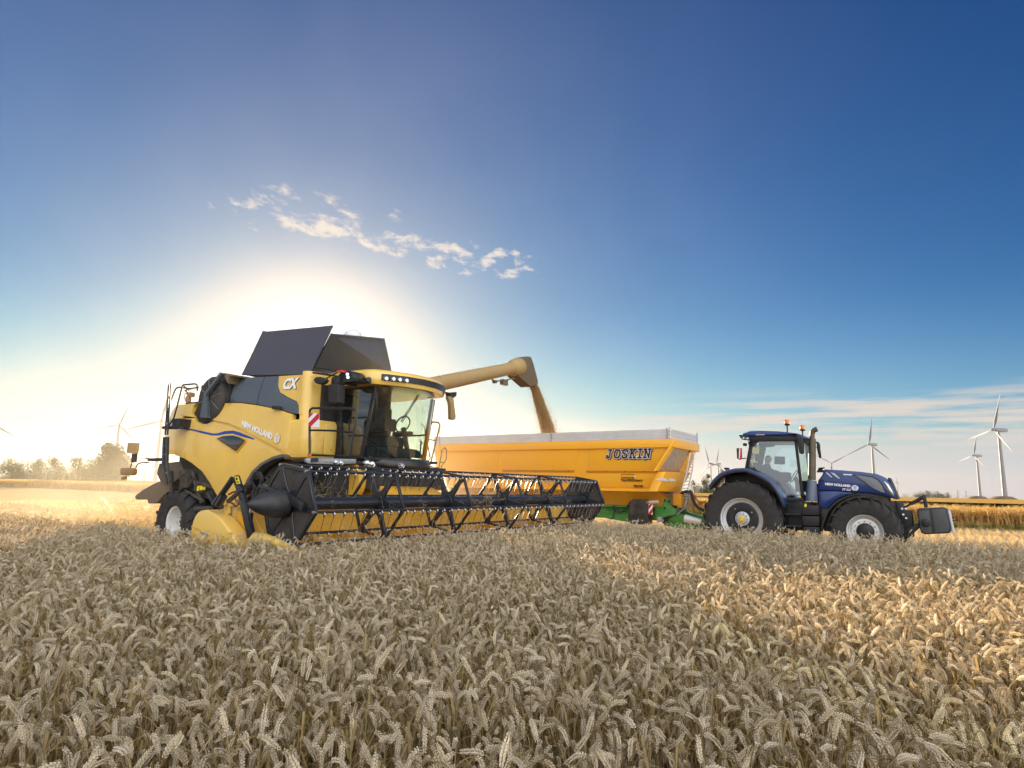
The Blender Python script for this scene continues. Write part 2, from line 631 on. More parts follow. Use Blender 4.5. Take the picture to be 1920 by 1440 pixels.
# ------------------------------------------------------------------ ground
def ground_material():
    m = bpy.data.materials.new('soil')
    m.use_nodes = True
    nt = m.node_tree
    b = nt.nodes['Principled BSDF']
    b.inputs['Roughness'].default_value = 1.0
    b.inputs['Specular IOR Level'].default_value = 0.0
    tc = nt.nodes.new('ShaderNodeTexCoord')
    n1 = nt.nodes.new('ShaderNodeTexNoise')
    n1.inputs['Scale'].default_value = 1.2
    n1.inputs['Detail'].default_value = 9
    n1.inputs['Roughness'].default_value = 0.7
    nt.links.new(tc.outputs['Object'], n1.inputs['Vector'])
    cr = nt.nodes.new('ShaderNodeValToRGB')
    cr.color_ramp.elements[0].position = 0.3
    cr.color_ramp.elements[0].color = (0.16, 0.105, 0.055, 1)
    cr.color_ramp.elements[1].position = 0.7
    cr.color_ramp.elements[1].color = (0.42, 0.30, 0.16, 1)
    nt.links.new(n1.outputs['Fac'], cr.inputs['Fac'])
    nt.links.new(cr.outputs['Color'], b.inputs['Base Color'])
    n2 = nt.nodes.new('ShaderNodeTexNoise')
    n2.inputs['Scale'].default_value = 14
    n2.inputs['Detail'].default_value = 8
    nt.links.new(tc.outputs['Object'], n2.inputs['Vector'])
    bp = nt.nodes.new('ShaderNodeBump')
    bp.inputs['Strength'].default_value = 0.8
    bp.inputs['Distance'].default_value = 0.08
    nt.links.new(n2.outputs['Fac'], bp.inputs['Height'])
    nt.links.new(bp.outputs['Normal'], b.inputs['Normal'])
    return m

g = MB()
g.add([(-6000, -3000, 0), (6000, -3000, 0), (6000, 9000, 0), (-6000, 9000, 0)], [(0, 1, 2, 3)])
tag(g.build('ground', ground_material(), smooth=0), kind='structure')

# ------------------------------------------------------------------ wheat
def leaf_material(name, ca, cb, transl=0.35, rough=0.6, spec=0.25):
    m = bpy.data.materials.new(name)
    m.use_nodes = True
    nt = m.node_tree
    b = nt.nodes['Principled BSDF']
    out = nt.nodes['Material Output']
    b.inputs['Roughness'].default_value = rough
    b.inputs['Specular IOR Level'].default_value = spec
    oi = nt.nodes.new('ShaderNodeObjectInfo')
    tc = nt.nodes.new('ShaderNodeTexCoord')
    nz = nt.nodes.new('ShaderNodeTexNoise')
    nz.inputs['Scale'].default_value = 60
    nt.links.new(tc.outputs['Object'], nz.inputs['Vector'])
    ad = nt.nodes.new('ShaderNodeMath')
    ad.operation = 'ADD'
    nt.links.new(oi.outputs['Random'], ad.inputs[0])
    nt.links.new(nz.outputs['Fac'], ad.inputs[1])
    ml = nt.nodes.new('ShaderNodeMath')
    ml.operation = 'MULTIPLY'
    ml.inputs[1].default_value = 0.5
    nt.links.new(ad.outputs[0], ml.inputs[0])
    cr = nt.nodes.new('ShaderNodeValToRGB')
    cr.color_ramp.elements[0].position = 0.2
    cr.color_ramp.elements[0].color = (*ca, 1)
    cr.color_ramp.elements[1].position = 0.8
    cr.color_ramp.elements[1].color = (*cb, 1)
    nt.links.new(ml.outputs[0], cr.inputs['Fac'])
    nt.links.new(cr.outputs['Color'], b.inputs['Base Color'])
    tr = nt.nodes.new('ShaderNodeBsdfTranslucent')
    hs = nt.nodes.new('ShaderNodeMix')          # light that has come through the straw is more golden
    hs.data_type = 'RGBA'
    hs.blend_type = 'MULTIPLY'
    hs.inputs['Factor'].default_value = 1.0
    hs.inputs['B'].default_value = (1.0, 0.87, 0.62, 1)
    nt.links.new(cr.outputs['Color'], hs.inputs['A'])
    nt.links.new(hs.outputs['Result'], tr.inputs['Color'])
    mx = nt.nodes.new('ShaderNodeMixShader')
    mx.inputs['Fac'].default_value = transl
    nt.links.new(b.outputs[0], mx.inputs[1])
    nt.links.new(tr.outputs[0], mx.inputs[2])
    nt.links.new(mx.outputs[0], out.inputs['Surface'])
    return m

M_EAR = leaf_material('wheat_ear', (0.56, 0.47, 0.30), (0.95, 0.91, 0.78), 0.50, 0.45, 0.5)
M_STEM = leaf_material('wheat_stem', (0.26, 0.18, 0.07), (0.52, 0.40, 0.19), 0.42)

def wheat_plant(seed, lod):
    r = random.Random(seed)
    mb = MB()
    hgt = 0.80 + r.uniform(-0.03, 0.03)
    lean = r.uniform(0.01, 0.05)
    droop = r.choice([0.7, 1.7, 2.2, 2.4, 2.6, 2.7, 2.8, 2.9, 3.0, 3.05])          # how far the neck turns over
    rad = r.uniform(0.035, 0.065)
    pts = [Vector((lean * t * t, 0, hgt * t)) for t in (0, .35, .65, .85, 0.95)]
    # neck and ear follow one bending curve
    ang0 = 0.12
    p = pts[-1].copy()
    ear_len = r.uniform(0.060, 0.082)
    curve = []
    NK = r.uniform(0.05, 0.12)
    L, n = NK + ear_len, 16
    fk = NK / L
    for i in range(n):
        f = (i + 1) / n
        a = ang0 + (droop - ang0) * (min(1.0, f / fk) * .55 + min(1.0, max(0.0, (f - fk) / (1 - fk)) * 1.6) * .45)
        p = p + Vector((math.sin(a), 0.12 * f * math.sin(a) * r.uniform(-1, 1), math.cos(a))) * (L / n)
        curve.append(p.copy())
    k0 = int(n * NK / L)
    mb.cur = 1
    mb.tube(pts + curve[:k0 + 1], 0.0015 if lod else 0.0013, 3, caps=False)
    mb.cur = 0
    path = curve[k0:]
    def at(f):
        x = f * (len(path) - 1)
        i = min(int(x), len(path) - 2)
        q = path[i].lerp(path[i + 1], x - i)
        return q, (path[i + 1] - path[i]).normalized()
    ns = 9 if lod == 0 else 7
    tw = r.uniform(0, 3.14)
    for i in range(ns):
        f = i / ns
        for side in range(4 if lod == 0 else 3):
            q, t = at(min(1, f + (0.5 / ns if side % 2 else 0)))
            ref = Vector((0, 1, 0))
            n1 = ref - t * ref.dot(t)
            n1.normalize()
            n2 = t.cross(n1)
            a = tw + side * math.pi / (2 if lod == 0 else 1.5) + r.uniform(-.15, .15)
            out = n1 * math.cos(a) + n2 * math.sin(a)
            taper = 0.75 + 0.5 * math.sin(math.pi * min(1, f + 0.15))
            ln = 0.0098 * taper * r.uniform(.9, 1.15) * (1 if lod == 0 else 1.15)
            wd = 0.0027 * taper * (1 if lod == 0 else 1.2)
            d = (t * 0.80 + out * 0.60).normalized()
            b0 = q + out * 0.0012
            side_v = d.cross(out).normalized()
            o2 = side_v.cross(d)
            m_ = b0 + d * ln * 0.5
            tip = b0 + d * ln
            V = [b0, m_ + side_v * wd, m_ + o2 * wd, m_ - side_v * wd, m_ - o2 * wd, tip]
            mb.add(V, [(0, 1, 2), (0, 2, 3), (0, 3, 4), (0, 4, 1), (5, 2, 1), (5, 3, 2), (5, 4, 3), (5, 1, 4)])
            if lod == 0 and r.random() < 0.2:
                aw = tip + (d + out * 0.2) * ln * r.uniform(.4, .9)
                mb.add([tip - side_v * .0005, tip + side_v * .0005, aw], [(0, 1, 2)])
    # dry leaves
    mb.cur = 1
    for k in range(1 if lod else 3):
        z0 = (r.uniform(0.25, 0.6) if k < 2 else r.uniform(.72, .92)) * hgt
        a = r.uniform(0, 6.28)
        d = Vector((math.cos(a), math.sin(a), 0))
        sd = Vector((-d.y, d.x, 0))
        V = []
        ll = r.uniform(.10, .2)
        for i in range(4):
            f = i / 3
            c = Vector((lean * .3, 0, z0)) + d * ll * f * .8 + Vector((0, 0, 0.1 * math.sin(f * 3.0) - 0.12 * f * f))
            w = 0.005 * (1 - f * .9)
            V += [c - sd * w, c + sd * w]
        mb.add(V, [(0, 1, 3, 2), (2, 3, 5, 4), (4, 5, 7, 6)])
    me = bpy.data.meshes.new('wheat_plant')
    me.from_pydata(mb.v, [], mb.f)
    me.materials.append(M_EAR)
    me.materials.append(M_STEM)
    me.polygons.foreach_set('material_index', mb.m)
    me.update()
    return me

def local_uv(x, y):
    dx, dy = x - ORG.x, y - ORG.y
    return dx * HU.x + dy * HU.y, dx * HV.x + dy * HV.y

def in_wheat(x, y):
    u, v = local_uv(x, y)
    n_ = noise.noise(Vector((x * .9, y * .9, 3))) * 0.14
    # standing crop: ahead of the cutterbar, and everything nearer than the uncut edge; cut beyond the far header end
    if v > 8.75 + n_ and u > -3:
        return False
    if u < -0.12 + n_ * .5 and v > 0.12 + n_:
        return False
    return True

def wheat_points(dens, y0, y1, margin, cell):
    P = []
    y = y0
    while y < y1:
        half = 0.86 * max(y, 0.3) + margin
        x = -half
        while x < half:
            px, py = x + random.uniform(-.5, .5) * cell, y + random.uniform(-.5, .5) * cell
            if in_wheat(px, py):
                P.append((px, py))
            x += cell
        y += cell
    return P

def place(points, nk, hbase=1.0, hvar=0.085):
    pts, rots, scl, idx = [], [], [], []
    for x, y in points:
        und = noise.noise(Vector((x * .55, y * .55, 0))) * 0.05 + noise.noise(Vector((x * 3.1, y * 3.1, 5))) * 0.06
        s_ = 1.05 * hbase * (1 + und + random.gauss(0, hvar * .55))
        pref = 1.0 + 1.6 * noise.noise(Vector((x * .35, y * .35, 9)))
        a = random.gauss(pref, 1.5)
        tlt = random.uniform(0, 0.11)
        ta = random.uniform(0, 6.28)
        pts.append((x, y, 0))
        rots.append((tlt * math.cos(ta), tlt * math.sin(ta), a))
        scl.append(s_)
        idx.append(random.randrange(nk))
    return pts, rots, scl, idx

WHEAT_NEAR = [wheat_plant(100 + i, 0) for i in range(14)]
WHEAT_FAR = [wheat_plant(300 + i, 1) for i in range(12)]
pn = wheat_points(0, 0.75, 7.0, 0.9, 0.044)
o = scatter('wheat', *place(pn, len(WHEAT_NEAR)), WHEAT_NEAR)
tag(o, kind='stuff', label='ripe wheat with nodding ears standing in the shade across the near field', cat='wheat')
pf = wheat_points(0, 7.0, 21.0, 1.5, 0.052)
o = scatter('wheat', *place(pf, len(WHEAT_FAR)), WHEAT_FAR)
tag(o, kind='stuff', label='ripe wheat standing up to the cutterbar and the edge of the stubble', cat='wheat')
print('wheat', len(pn), len(pf))

# ------------------------------------------------------------------ paints and metals
YEL = mat('machine_yellow', (0.88, 0.57, 0.10), 0.28, coat=0.8, dust=0.26, vscale=1.6)
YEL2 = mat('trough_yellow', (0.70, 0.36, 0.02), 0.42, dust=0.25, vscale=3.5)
SLATE = mat('slate_plastic', (0.085, 0.11, 0.135), 0.45, dust=0.12, vscale=5, bump=0.03, bscale=250)
COVER = mat('tank_cover', (0.10, 0.12, 0.18), 0.45, dust=0.08, vscale=9)
BLK = mat('black_paint', (0.012, 0.013, 0.016), 0.35, coat=0.2, dust=0.10, vscale=9)
BLKM = mat('black_matte', (0.018, 0.018, 0.019), 0.65, dust=0.12, vscale=6)
CHAS = mat('dusty_chassis', (0.045, 0.038, 0.032), 0.8, dust=0.45, vscale=5, bump=0.15, bscale=60)
RUB = mat('tyre_rubber', (0.028, 0.0275, 0.028), 0.78, spec=0.35, dust=0.16, vscale=14, bump=0.12, bscale=70)
WHT = mat('white_paint', (0.78, 0.78, 0.76), 0.4, dust=0.15, vscale=7)
STEEL = mat('steel', (0.55, 0.55, 0.56), 0.35, metal=1.0)
GALV = mat('galvanised', (0.50, 0.52, 0.54), 0.45, metal=0.8, var=0.3, vscale=14)
DECAL_BLUE = mat('decal_blue', (0.02, 0.055, 0.36), 0.35)
DECAL_WHITE = mat('decal_white', (0.85, 0.85, 0.86), 0.4)
DECAL_BLACK = mat('decal_black', (0.012, 0.012, 0.014), 0.4)
RED = mat('warning_red', (0.55, 0.02, 0.03), 0.4)
STICKER = mat('sticker_yellow', (0.85, 0.68, 0.03), 0.45)
SEATM = mat('seat_fabric', (0.018, 0.022, 0.035), 0.9)
LENS = mat('lamp_lens', (0.62, 0.64, 0.66), 0.12, metal=0.9, coat=1.0)
AMBER = mat('amber_lens', (0.9, 0.22, 0.01), 0.15, coat=1.0, trans=0.35)
REDLENS = mat('red_lens', (0.7, 0.03, 0.02), 0.15, coat=1.0)
TANM = mat('auger_tube', (0.40, 0.26, 0.09), 0.6, dust=0.5, vscale=4, bump=.3, bscale=50)
DGLASS = mat('dark_glass', (0.03, 0.035, 0.04), 0.05, coat=1.0)
RUST = mat('hose_rust', (0.30, 0.07, 0.03), 0.6)

def glass_material(name, tint, refl=0.09):
    m = bpy.data.materials.new(name)
    m.use_nodes = True
    nt = m.node_tree
    nt.nodes.remove(nt.nodes['Principled BSDF'])
    tr = nt.nodes.new('ShaderNodeBsdfTransparent')
    tr.inputs['Color'].default_value = (*tint, 1)
    gl = nt.nodes.new('ShaderNodeBsdfGlossy')
    gl.inputs['Roughness'].default_value = 0.02
    gl.inputs['Color'].default_value = (0.9, 0.95, 1, 1)
    fr = nt.nodes.new('ShaderNodeLayerWeight')
    fr.inputs['Blend'].default_value = 0.25
    md = nt.nodes.new('ShaderNodeMath')
    md.operation = 'ADD'
    md.use_clamp = True
    md.inputs[1].default_value = refl
    nt.links.new(fr.outputs['Fresnel'], md.inputs[0])
    mx = nt.nodes.new('ShaderNodeMixShader')
    nt.links.new(md.outputs[0], mx.inputs['Fac'])
    nt.links.new(tr.outputs[0], mx.inputs[1])
    nt.links.new(gl.outputs[0], mx.inputs[2])
    nt.links.new(mx.outputs[0], nt.nodes['Material Output'].inputs['Surface'])
    return m
GLASS = glass_material('cab_glass', (0.72, 0.84, 0.78))
GLASS_B = glass_material('side_glass', (0.66, 0.80, 0.88), 0.13)

def leaf_badge(name, c, ex, ey, rx, ry, mwhite, mdark, parent):
    """round badge with a three-pair leaf cut into it"""
    ex, ey, c = Vector(ex).normalized(), Vector(ey).normalized(), Vector(c)
    nz = ex.cross(ey).normalized()
    def P(a, b, l):
        return c + ex * (a * rx) + ey * (b * ry) + nz * l
    mb = MB()
    mb.add([P(math.cos(i * .3142), math.sin(i * .3142), 0.006) for i in range(20)], [tuple(range(20))])
    disc = mb.build(name, mwhite, parent, smooth=0)
    lf = MB()
    lf.add([P(-.06, -.95, .009), P(.06, -.95, .009), P(.04, .75, .009), P(-.04, .75, .009)], [(0, 1, 2, 3)])
    for s_ in (-1, 1):
        for y0 in (-.5, 0.0, .45):
            lf.add([P(s_ * .05, y0 - .12, .009), P(s_ * .8, y0 + .42 - .1 * abs(y0), .009), P(s_ * .72, y0 + .5 - .1 * abs(y0), .009), P(s_ * .05, y0 + .05, .009)], [(0, 1, 2, 3)])
    o_ = lf.build('leaf_mark', mdark, disc, smooth=0)
    return disc

def tyre(name, c, r, w, rimr, parent, lugs=20, m=None, rim_m=None, hub_m=None, style='deep', ax=(0, 1, 0), near=-1, lug_h=0.045):
    """agricultural tyre on its rim; near = side the dish faces along the axis"""
    c = Vector(c)
    ax = Vector(ax).normalized()
    wb = MB()
    h = w / 2
    prof = [(rimr, -h * .72), (rimr + .02, -h * .86), ((r + rimr) / 2, -h), (r - .10, -h * .93), (r - .055, -h * .80), (r - .045, -h * .4), (r - .04, 0),
            (r - .045, h * .4), (r - .055, h * .80), (r - .10, h * .93), ((r + rimr) / 2, h), (rimr + .02, h * .86), (rimr, h * .72)]
    wb.lathe(prof, c, ax, 56)
    tb = wb.build(name, m or RUB, parent, smooth=50)
    lb = MB()
    e1 = Vector((0, 0, 1)) - ax * ax.z
    e1.normalize()
    e2 = ax.cross(e1)
    for i in range(lugs):
        for s_ in (-1, 1):
            a = 2 * math.pi * (i + (0.5 if s_ > 0 else 0)) / lugs
            rows = []
            K = 7
            for k in range(K + 1):
                f = k / K
                aa = a + near * (-0.30) * f * (20.0 / lugs) ** .5
                z = s_ * h * min(1.0, 0.04 + 1.10 * f)
                rt = r - (0 if f < .7 else (f - .7) * .30)
                rb = r - lug_h - .04 - (0 if f < .7 else (f - .7) * .55)
                hw = (0.055 + 0.03 * f) / r * (r * .5 + .4) * .5 * (22.0 / lugs)
                ring = []
                for rr, sg in ((rb, -1.25), (rt, -1), (rt, 1), (rb, 1.25)):
                    q = aa + sg * hw * .55
                    ring.append(c + (e1 * math.cos(q) + e2 * math.sin(q)) * rr + ax * z)
                rows.append(ring)
            lb.loft(rows, caps=True, closed=True)
    lb.build('tread', m or RUB, tb, smooth=30)
    rb_ = MB()
    n_ = near
    if style == 'deep':
        rp = [(rimr + .012, n_ * h * .80), (rimr + .012, n_ * h * .70), (rimr - .03, n_ * h * .66), (rimr - .05, n_ * h * .2), (rimr - .06, n_ * h * -.2), (rimr * .55, n_ * h * -.25), (rimr * .5, n_ * h * -.1), (0, n_ * h * -.1)]
    else:
        rp = [(rimr + .012, n_ * h * .82), (rimr + .012, n_ * h * .72), (rimr - .035, n_ * h * .68), (rimr - .05, n_ * h * .50), (rimr * .78, n_ * h * .46), (rimr * .74, n_ * h * .34), (rimr * .5, n_ * h * .36), (rimr * .48, n_ * h * .26), (0, n_ * h * .26)]
    rb_.lathe(rp, c, ax, 48)
    rim = rb_.build('rim', rim_m or WHT, parent, smooth=35)
    return tb, rim

# ------------------------------------------------------------------ combine harvester
CB = machine('combine_harvester', -4.4, 4.1, 'yellow combine harvester cutting wheat, dark tank covers open and long black reel in front', 'combine harvester')

def side_bulge(u, z):
    """near flank of the bodywork: upright above, swelling over the wheels"""
    d = 0.0
    zc = 2.55
    d += 0.055 * ((z - zc) / 0.7) ** 2 if z > zc else 0.16 * ((zc - z) / 1.2) ** 2
    ur = -7.4
    if u < ur:
        d += 0.16 * (ur - u) ** 2
    return d - 0.03

VB = 2.40
def on_side(co, lift=0.006):
    return Vector((co.x, VB + side_bulge(co.x, co.z) - lift + (co.y - VB), co.z))

# core under the sheet metal
k = MB()
k.bb((-7.9, 2.72, 1.75), (-3.45, 4.9, 3.55))
k.bb((-7.9, 4.85, 1.75), (-4.3, 5.6, 3.55))
k.bb((-6.9, 3.0, 1.0), (-3.0, 5.2, 1.75))
k.bb((-7.6, 2.62, 1.30), (-6.2, 3.0, 1.95))
k.bb((-7.3, 2.75, .65), (-7.1, 5.45, .95))
k.bb((-3.8, 2.9, .75), (-3.4, 5.3, 1.15))
k.build('chassis', CHAS, CB, bevel=0.03)
k = MB()
for (a, b, r_) in (((-7.5, 2.55, 1.75), (-6.0, 2.55, 1.55), .05), ((-7.2, 2.5, 1.5), (-6.3, 2.5, 1.25), .035), ((-6.9, 2.52, 1.9), (-6.4, 2.52, 1.2), .04), ((-7.9, 2.55, 1.9), (-7.7, 2.55, 1.2), .04), ((-7.0, 2.5, 1.05), (-6.0, 2.5, 1.1), .06)):
    k.tube([a, b], r_, 8)
k.tube([(-7.4, 2.5, 1.9), (-7.2, 2.45, 1.6), (-6.9, 2.45, 1.55), (-6.7, 2.45, 1.75)], .022, 6)
k.tube([(-6.8, 2.5, 1.85), (-6.6, 2.45, 1.5), (-6.3, 2.45, 1.45)], .022, 6)
k.bb((-7.15, 2.42, 1.55), (-6.95, 2.6, 1.8))
k.build('pipe', CHAS, CB)

FEND = [(-6.808, 3.036), (-6.627, 2.984), (-6.455, 2.943), (-6.270, 2.944), (-6.095, 2.989), (-5.933, 2.964), (-5.434, 2.862), (-4.866, 2.719), (-4.317, 2.524), (-3.601, 2.266), (-3.488, 2.238), (-3.812, 2.184), (-4.175, 2.063), (-4.466, 1.910), (-4.695, 1.708), (-4.813, 1.553), (-5.032, 1.382), (-5.334, 1.182), (-5.538, 1.127), (-5.718, 1.218), (-5.896, 1.434), (-6.068, 1.655), (-6.337, 1.892), (-6.746, 2.079), (-7.079, 2.186), (-7.125, 2.323), (-7.063, 2.587), (-6.932, 2.796)]
panel('fender_panel', FEND, VB, 0.10, YEL, CB, side_bulge)
UPP = [(-5.713, 3.377), (-5.428, 3.366), (-5.084, 3.341), (-4.541, 3.267), (-3.864, 3.152), (-3.310, 3.019), (-3.298, 2.682), (-3.292, 2.222), (-3.496, 2.299), (-4.325, 2.576), (-4.872, 2.761), (-5.443, 2.917), (-6.059, 3.013)]
panel('upper_side_panel', UPP, VB - .035, 0.12, YEL, CB, side_bulge, bevel=0.02)
LIP = [(-6.059, 3.013), (-5.443, 2.917), (-4.872, 2.761), (-4.325, 2.576), (-3.496, 2.299), (-3.292, 2.222), (-3.487, 2.233), (-3.601, 2.262), (-4.317, 2.519), (-4.865, 2.714), (-5.433, 2.857), (-5.932, 2.959), (-6.094, 2.983)]
panel('panel_lip', LIP, VB + .012, 0.06, YEL, CB, side_bulge, bevel=0)
GREY = [(-5.621, 3.953), (-4.092, 3.867), (-4.002, 3.628), (-3.870, 3.487), (-3.594, 3.375), (-3.252, 3.261), (-3.175, 3.181), (-3.131, 3.013), (-3.304, 3.033), (-3.866, 3.163), (-4.543, 3.281), (-5.086, 3.356), (-5.584, 3.392)]
panel('louvre_panel', GREY, VB - .01, 0.10, SLATE, CB, side_bulge, bevel=0.012)
panel('seam', [(-4.577, 3.892), (-4.561, 3.890), (-4.543, 3.284), (-4.559, 3.285)], VB - .0135, 0.02, BLKM, CB, side_bulge, bevel=0)
CXP = [(-4.080, 3.866), (-3.147, 3.822), (-3.010, 3.006), (-3.120, 3.013), (-3.164, 3.180), (-3.246, 3.268), (-3.587, 3.384), (-3.859, 3.493), (-3.988, 3.632)]
panel('tank_side_panel', CXP, VB - .01, 0.10, YEL, CB, side_bulge, bevel=0.012)
panel('seam', [(-3.327, 3.830), (-3.316, 3.829), (-3.250, 3.268), (-3.261, 3.273)], VB - .0135, 0.02, YEL2, CB, side_bulge, bevel=0)
REARL = [(-7.526, 3.106), (-6.844, 3.101), (-6.773, 3.053), (-6.932, 2.796), (-7.063, 2.587), (-7.125, 2.323), (-7.089, 2.188), (-7.466, 2.263), (-7.544, 2.356), (-7.599, 2.681), (-7.577, 2.952)]
panel('rear_side_panel', REARL, VB, 0.10, YEL, CB, side_bulge)
REARU = [(-7.522, 3.191), (-7.330, 3.364), (-7.167, 3.451), (-6.906, 3.439), (-6.984, 3.359), (-6.984, 3.204), (-6.821, 3.105)]
panel('air_outlet', REARU, VB - .03, 0.25, YEL, CB, side_bulge, bevel=0.03)
# rounded rear hood across the whole width
HOOD = [(-7.520, 2.283), (-8.455, 2.307), (-8.617, 2.427), (-8.668, 2.681), (-8.647, 2.963), (-8.591, 3.188), (-8.461, 3.347), (-8.228, 3.468), (-7.945, 3.503), (-6.928, 3.453), (-7.127, 3.340), (-7.487, 3.140), (-7.603, 2.953)]
panel('rear_hood', HOOD, VB + .08, 3.1, YEL, CB, side_bulge, bevel=0.16)
k = MB()
k.prism([(-8.265, 3.163), (-7.554, 3.132), (-7.556, 2.888), (-8.316, 2.900)], 2.50, 2.56)
k.build('tail_window', mat('tail_frame', (0.55, 0.34, 0.05), 0.4), CB, fn=lambda c: (c.x, c.y + side_bulge(c.x, c.z) - .04, c.z))
k = MB()
k.prism([(-8.165, 3.117), (-7.597, 3.093), (-7.605, 2.931), (-8.219, 2.944)], 2.48, 2.50)
k.build('number_plate', GALV, CB, fn=lambda c: (c.x, c.y + side_bulge(c.x, c.z) - .04, c.z))
# blue swoosh, triangular window, badges
STR = [(-7.489, 2.916), (-6.840, 2.843), (-6.403, 2.779), (-5.981, 2.718), (-5.803, 2.717), (-5.546, 2.755), (-5.247, 2.758), (-4.989, 2.713), (-4.733, 2.645), (-4.440, 2.560), (-4.478, 2.547), (-4.766, 2.597), (-4.978, 2.639), (-5.236, 2.691), (-5.535, 2.687), (-5.794, 2.667), (-6.019, 2.675), (-6.395, 2.732), (-6.833, 2.809), (-7.481, 2.875)]
panel('blue_stripe', STR, VB - .004, 0.02, DECAL_BLUE, CB, side_bulge, bevel=0)
TRI = [(-5.775, 2.600), (-5.529, 2.647), (-5.188, 2.650), (-4.973, 2.612), (-4.759, 2.548), (-4.743, 2.519), (-4.993, 2.335), (-5.032, 2.321), (-5.088, 2.333)]
panel('triangle_window', TRI, VB - .035, 0.05, DGLASS, CB, side_bulge, bevel=0.012)
panel('window_bezel', [(-5.829, 2.609), (-5.553, 2.662), (-5.190, 2.667), (-4.943, 2.628), (-4.703, 2.552), (-4.712, 2.504), (-5.006, 2.286), (-5.085, 2.309)], VB - .02, 0.03, mat('bezel_yellow', (0.70, 0.38, 0.03), 0.4), CB, side_bulge, bevel=0.012)
p0 = Vector((-4.879, 2.400, 2.836)); p1 = Vector((-3.792, 2.400, 2.521))
lettering('maker_name', 'NEW HOLLAND', p0, p1 - p0, (0, 0, 1), DECAL_WHITE, CB, width=(p1 - p0).length, size=.2, bold=.012, fn=lambda c: on_side(c, .047))
pc = Vector((-3.640, 2.400, 2.553))
leaf_badge('leaf_badge', (pc.x, VB + side_bulge(pc.x, pc.z) - .05, pc.z), (1, 0, 0), (0, 0, 1), .088, .095, DECAL_WHITE, mat('badge_shadow', (0.60, 0.42, 0.12), .5), CB)
p0 = Vector((-3.801, 2.400, 3.544)); p1 = Vector((-3.342, 2.400, 3.519))
for nm, dx, lf, mm in (('series_letters_shadow', .014, .016, DECAL_BLACK), ('series_letters', 0, .022, DECAL_WHITE)):
    lettering(nm, 'CX', p0 + Vector((dx, 0, -dx * .6)), (1, 0, -.02), (0, 0, 1), mm, CB, width=(p1 - p0).length, size=.24, bold=.012, fn=lambda c, lf=lf: on_side(c, lf))
k = MB()
k.bar((-3.875, 2.330, 3.175), (-3.625, 2.330, 3.150), .05, .07)
k.bar((-5.522, 2.330, 3.431), (-5.404, 2.330, 3.424), .06, .09)
k.build('panel_latch', BLKM, CB, bevel=.01)

# tank front corner and front wall
zt = (-3.035, 3.811)[1]
uf = -2.92
k = MB()
c_in = (-3.093, 3.360)[0]
k.prism([(-4.3, 2.80), (c_in, 2.80), (c_in, 2.39)] + arc((uf - .16, 2.39 + .16), .16, -math.pi / 2, 0, 6) + [(uf, 3.06), (-3.4, 3.06), (-3.4, 4.9), (-4.2, 5.8), (-4.3, 5.8)], 2.9, 3.86, 'uv')
k.build('tank_front', YEL, CB, smooth=30)
k = MB()
lo = [(-3.50, 2.34)] + arc((-2.78 - .2, 2.34 + .2), .2, -math.pi / 2, 0, 6) + [(-2.78, 3.06), (-3.50, 3.06)]
ring = [(a, b) for a, b in lo]
zs = [2.14, 2.18, 2.30, 2.60, 2.84, 2.91]
ins = [.10, .04, 0, 0, .01, .06]
k.loft([[((a - (a + 3.1) * .0) - (i_ if a > -3.3 else 0), b + (i_ if b < 3 else 0), z_) for a, b in ring] for z_, i_ in zip(zs, ins)])
k.build('lower_front_box', YEL, CB, smooth=35)
k = MB()
k.bb((-2.775, 2.75, 2.25), (-2.745, 3.0, 2.84))
k.bb((-2.775, 2.47, 2.25), (-2.755, 2.72, 2.56))
k.build('step_panel', YEL, CB, bevel=.01)
k = MB()
for z_ in (2.35, 2.72):
    k.cyl((-2.745, 2.92, z_), (-2.735, 2.92, z_), .022, n=10)
k.build('panel_bolt', YEL2, CB)

# rotary dust screen with its wand, dark engine recess
cx_, cz_ = (-6.166, 3.493)
k = MB()
k.lathe([(0.0, -.10), (.40, -.10), (.46, -.085), (.50, -.05), (.50, .12)], (cx_, 2.42, cz_), (0, 1, 0), 48)
scr = k.build('dust_screen', mat('screen_mesh', (0.03, 0.028, 0.028), 0.7, dust=.35, vscale=3, bump=.4, bscale=400), CB)
k = MB()
for i in range(8):
    a = i * math.pi / 4 + .2
    k.bar((cx_ + .06 * math.cos(a), 2.315, cz_ + .06 * math.sin(a)), (cx_ + .45 * math.cos(a), 2.315, cz_ + .45 * math.sin(a)), .008, .012, (0, 1, 0))
k.build('screen_seam', GALV, scr)
k = MB()
k.bb(((-6.815, 3.544)[0], 2.47, 2.75), ((-5.632, 3.473)[0], 5.6, 3.86))
k.prism([(-6.994, 3.204), (-6.768, 3.020), (-6.542, 2.951), (-6.355, 2.949), (-6.180, 2.997), (-5.838, 3.382), (-5.622, 3.408), (-5.712, 3.971), (-5.974, 4.071), (-6.412, 3.946)], 2.46, 2.60)
k.build('engine_recess', BLKM, CB, bevel=.02)
k = MB()
WAND = [(-5.666, 4.023), (-5.597, 3.980), (-6.100, 3.581), (-6.132, 3.531), (-6.048, 3.049), (-6.273, 3.064), (-6.205, 3.542), (-6.230, 3.590), (-6.210, 3.629), (-6.143, 3.653)]
k.prism(WAND, 2.20, 2.29)
k.build('cleaning_wand', SLATE, CB, bevel=.012)
k = MB()
k.prism([(-5.750, 4.041), (-5.253, 3.954), (-5.247, 3.914), (-5.460, 3.931), (-5.493, 3.775), (-5.694, 3.999)], 2.30, 2.9)
k.build('air_duct', mat('duct_brown', (0.20, 0.15, 0.08), .6, dust=.4), CB, bevel=.015)

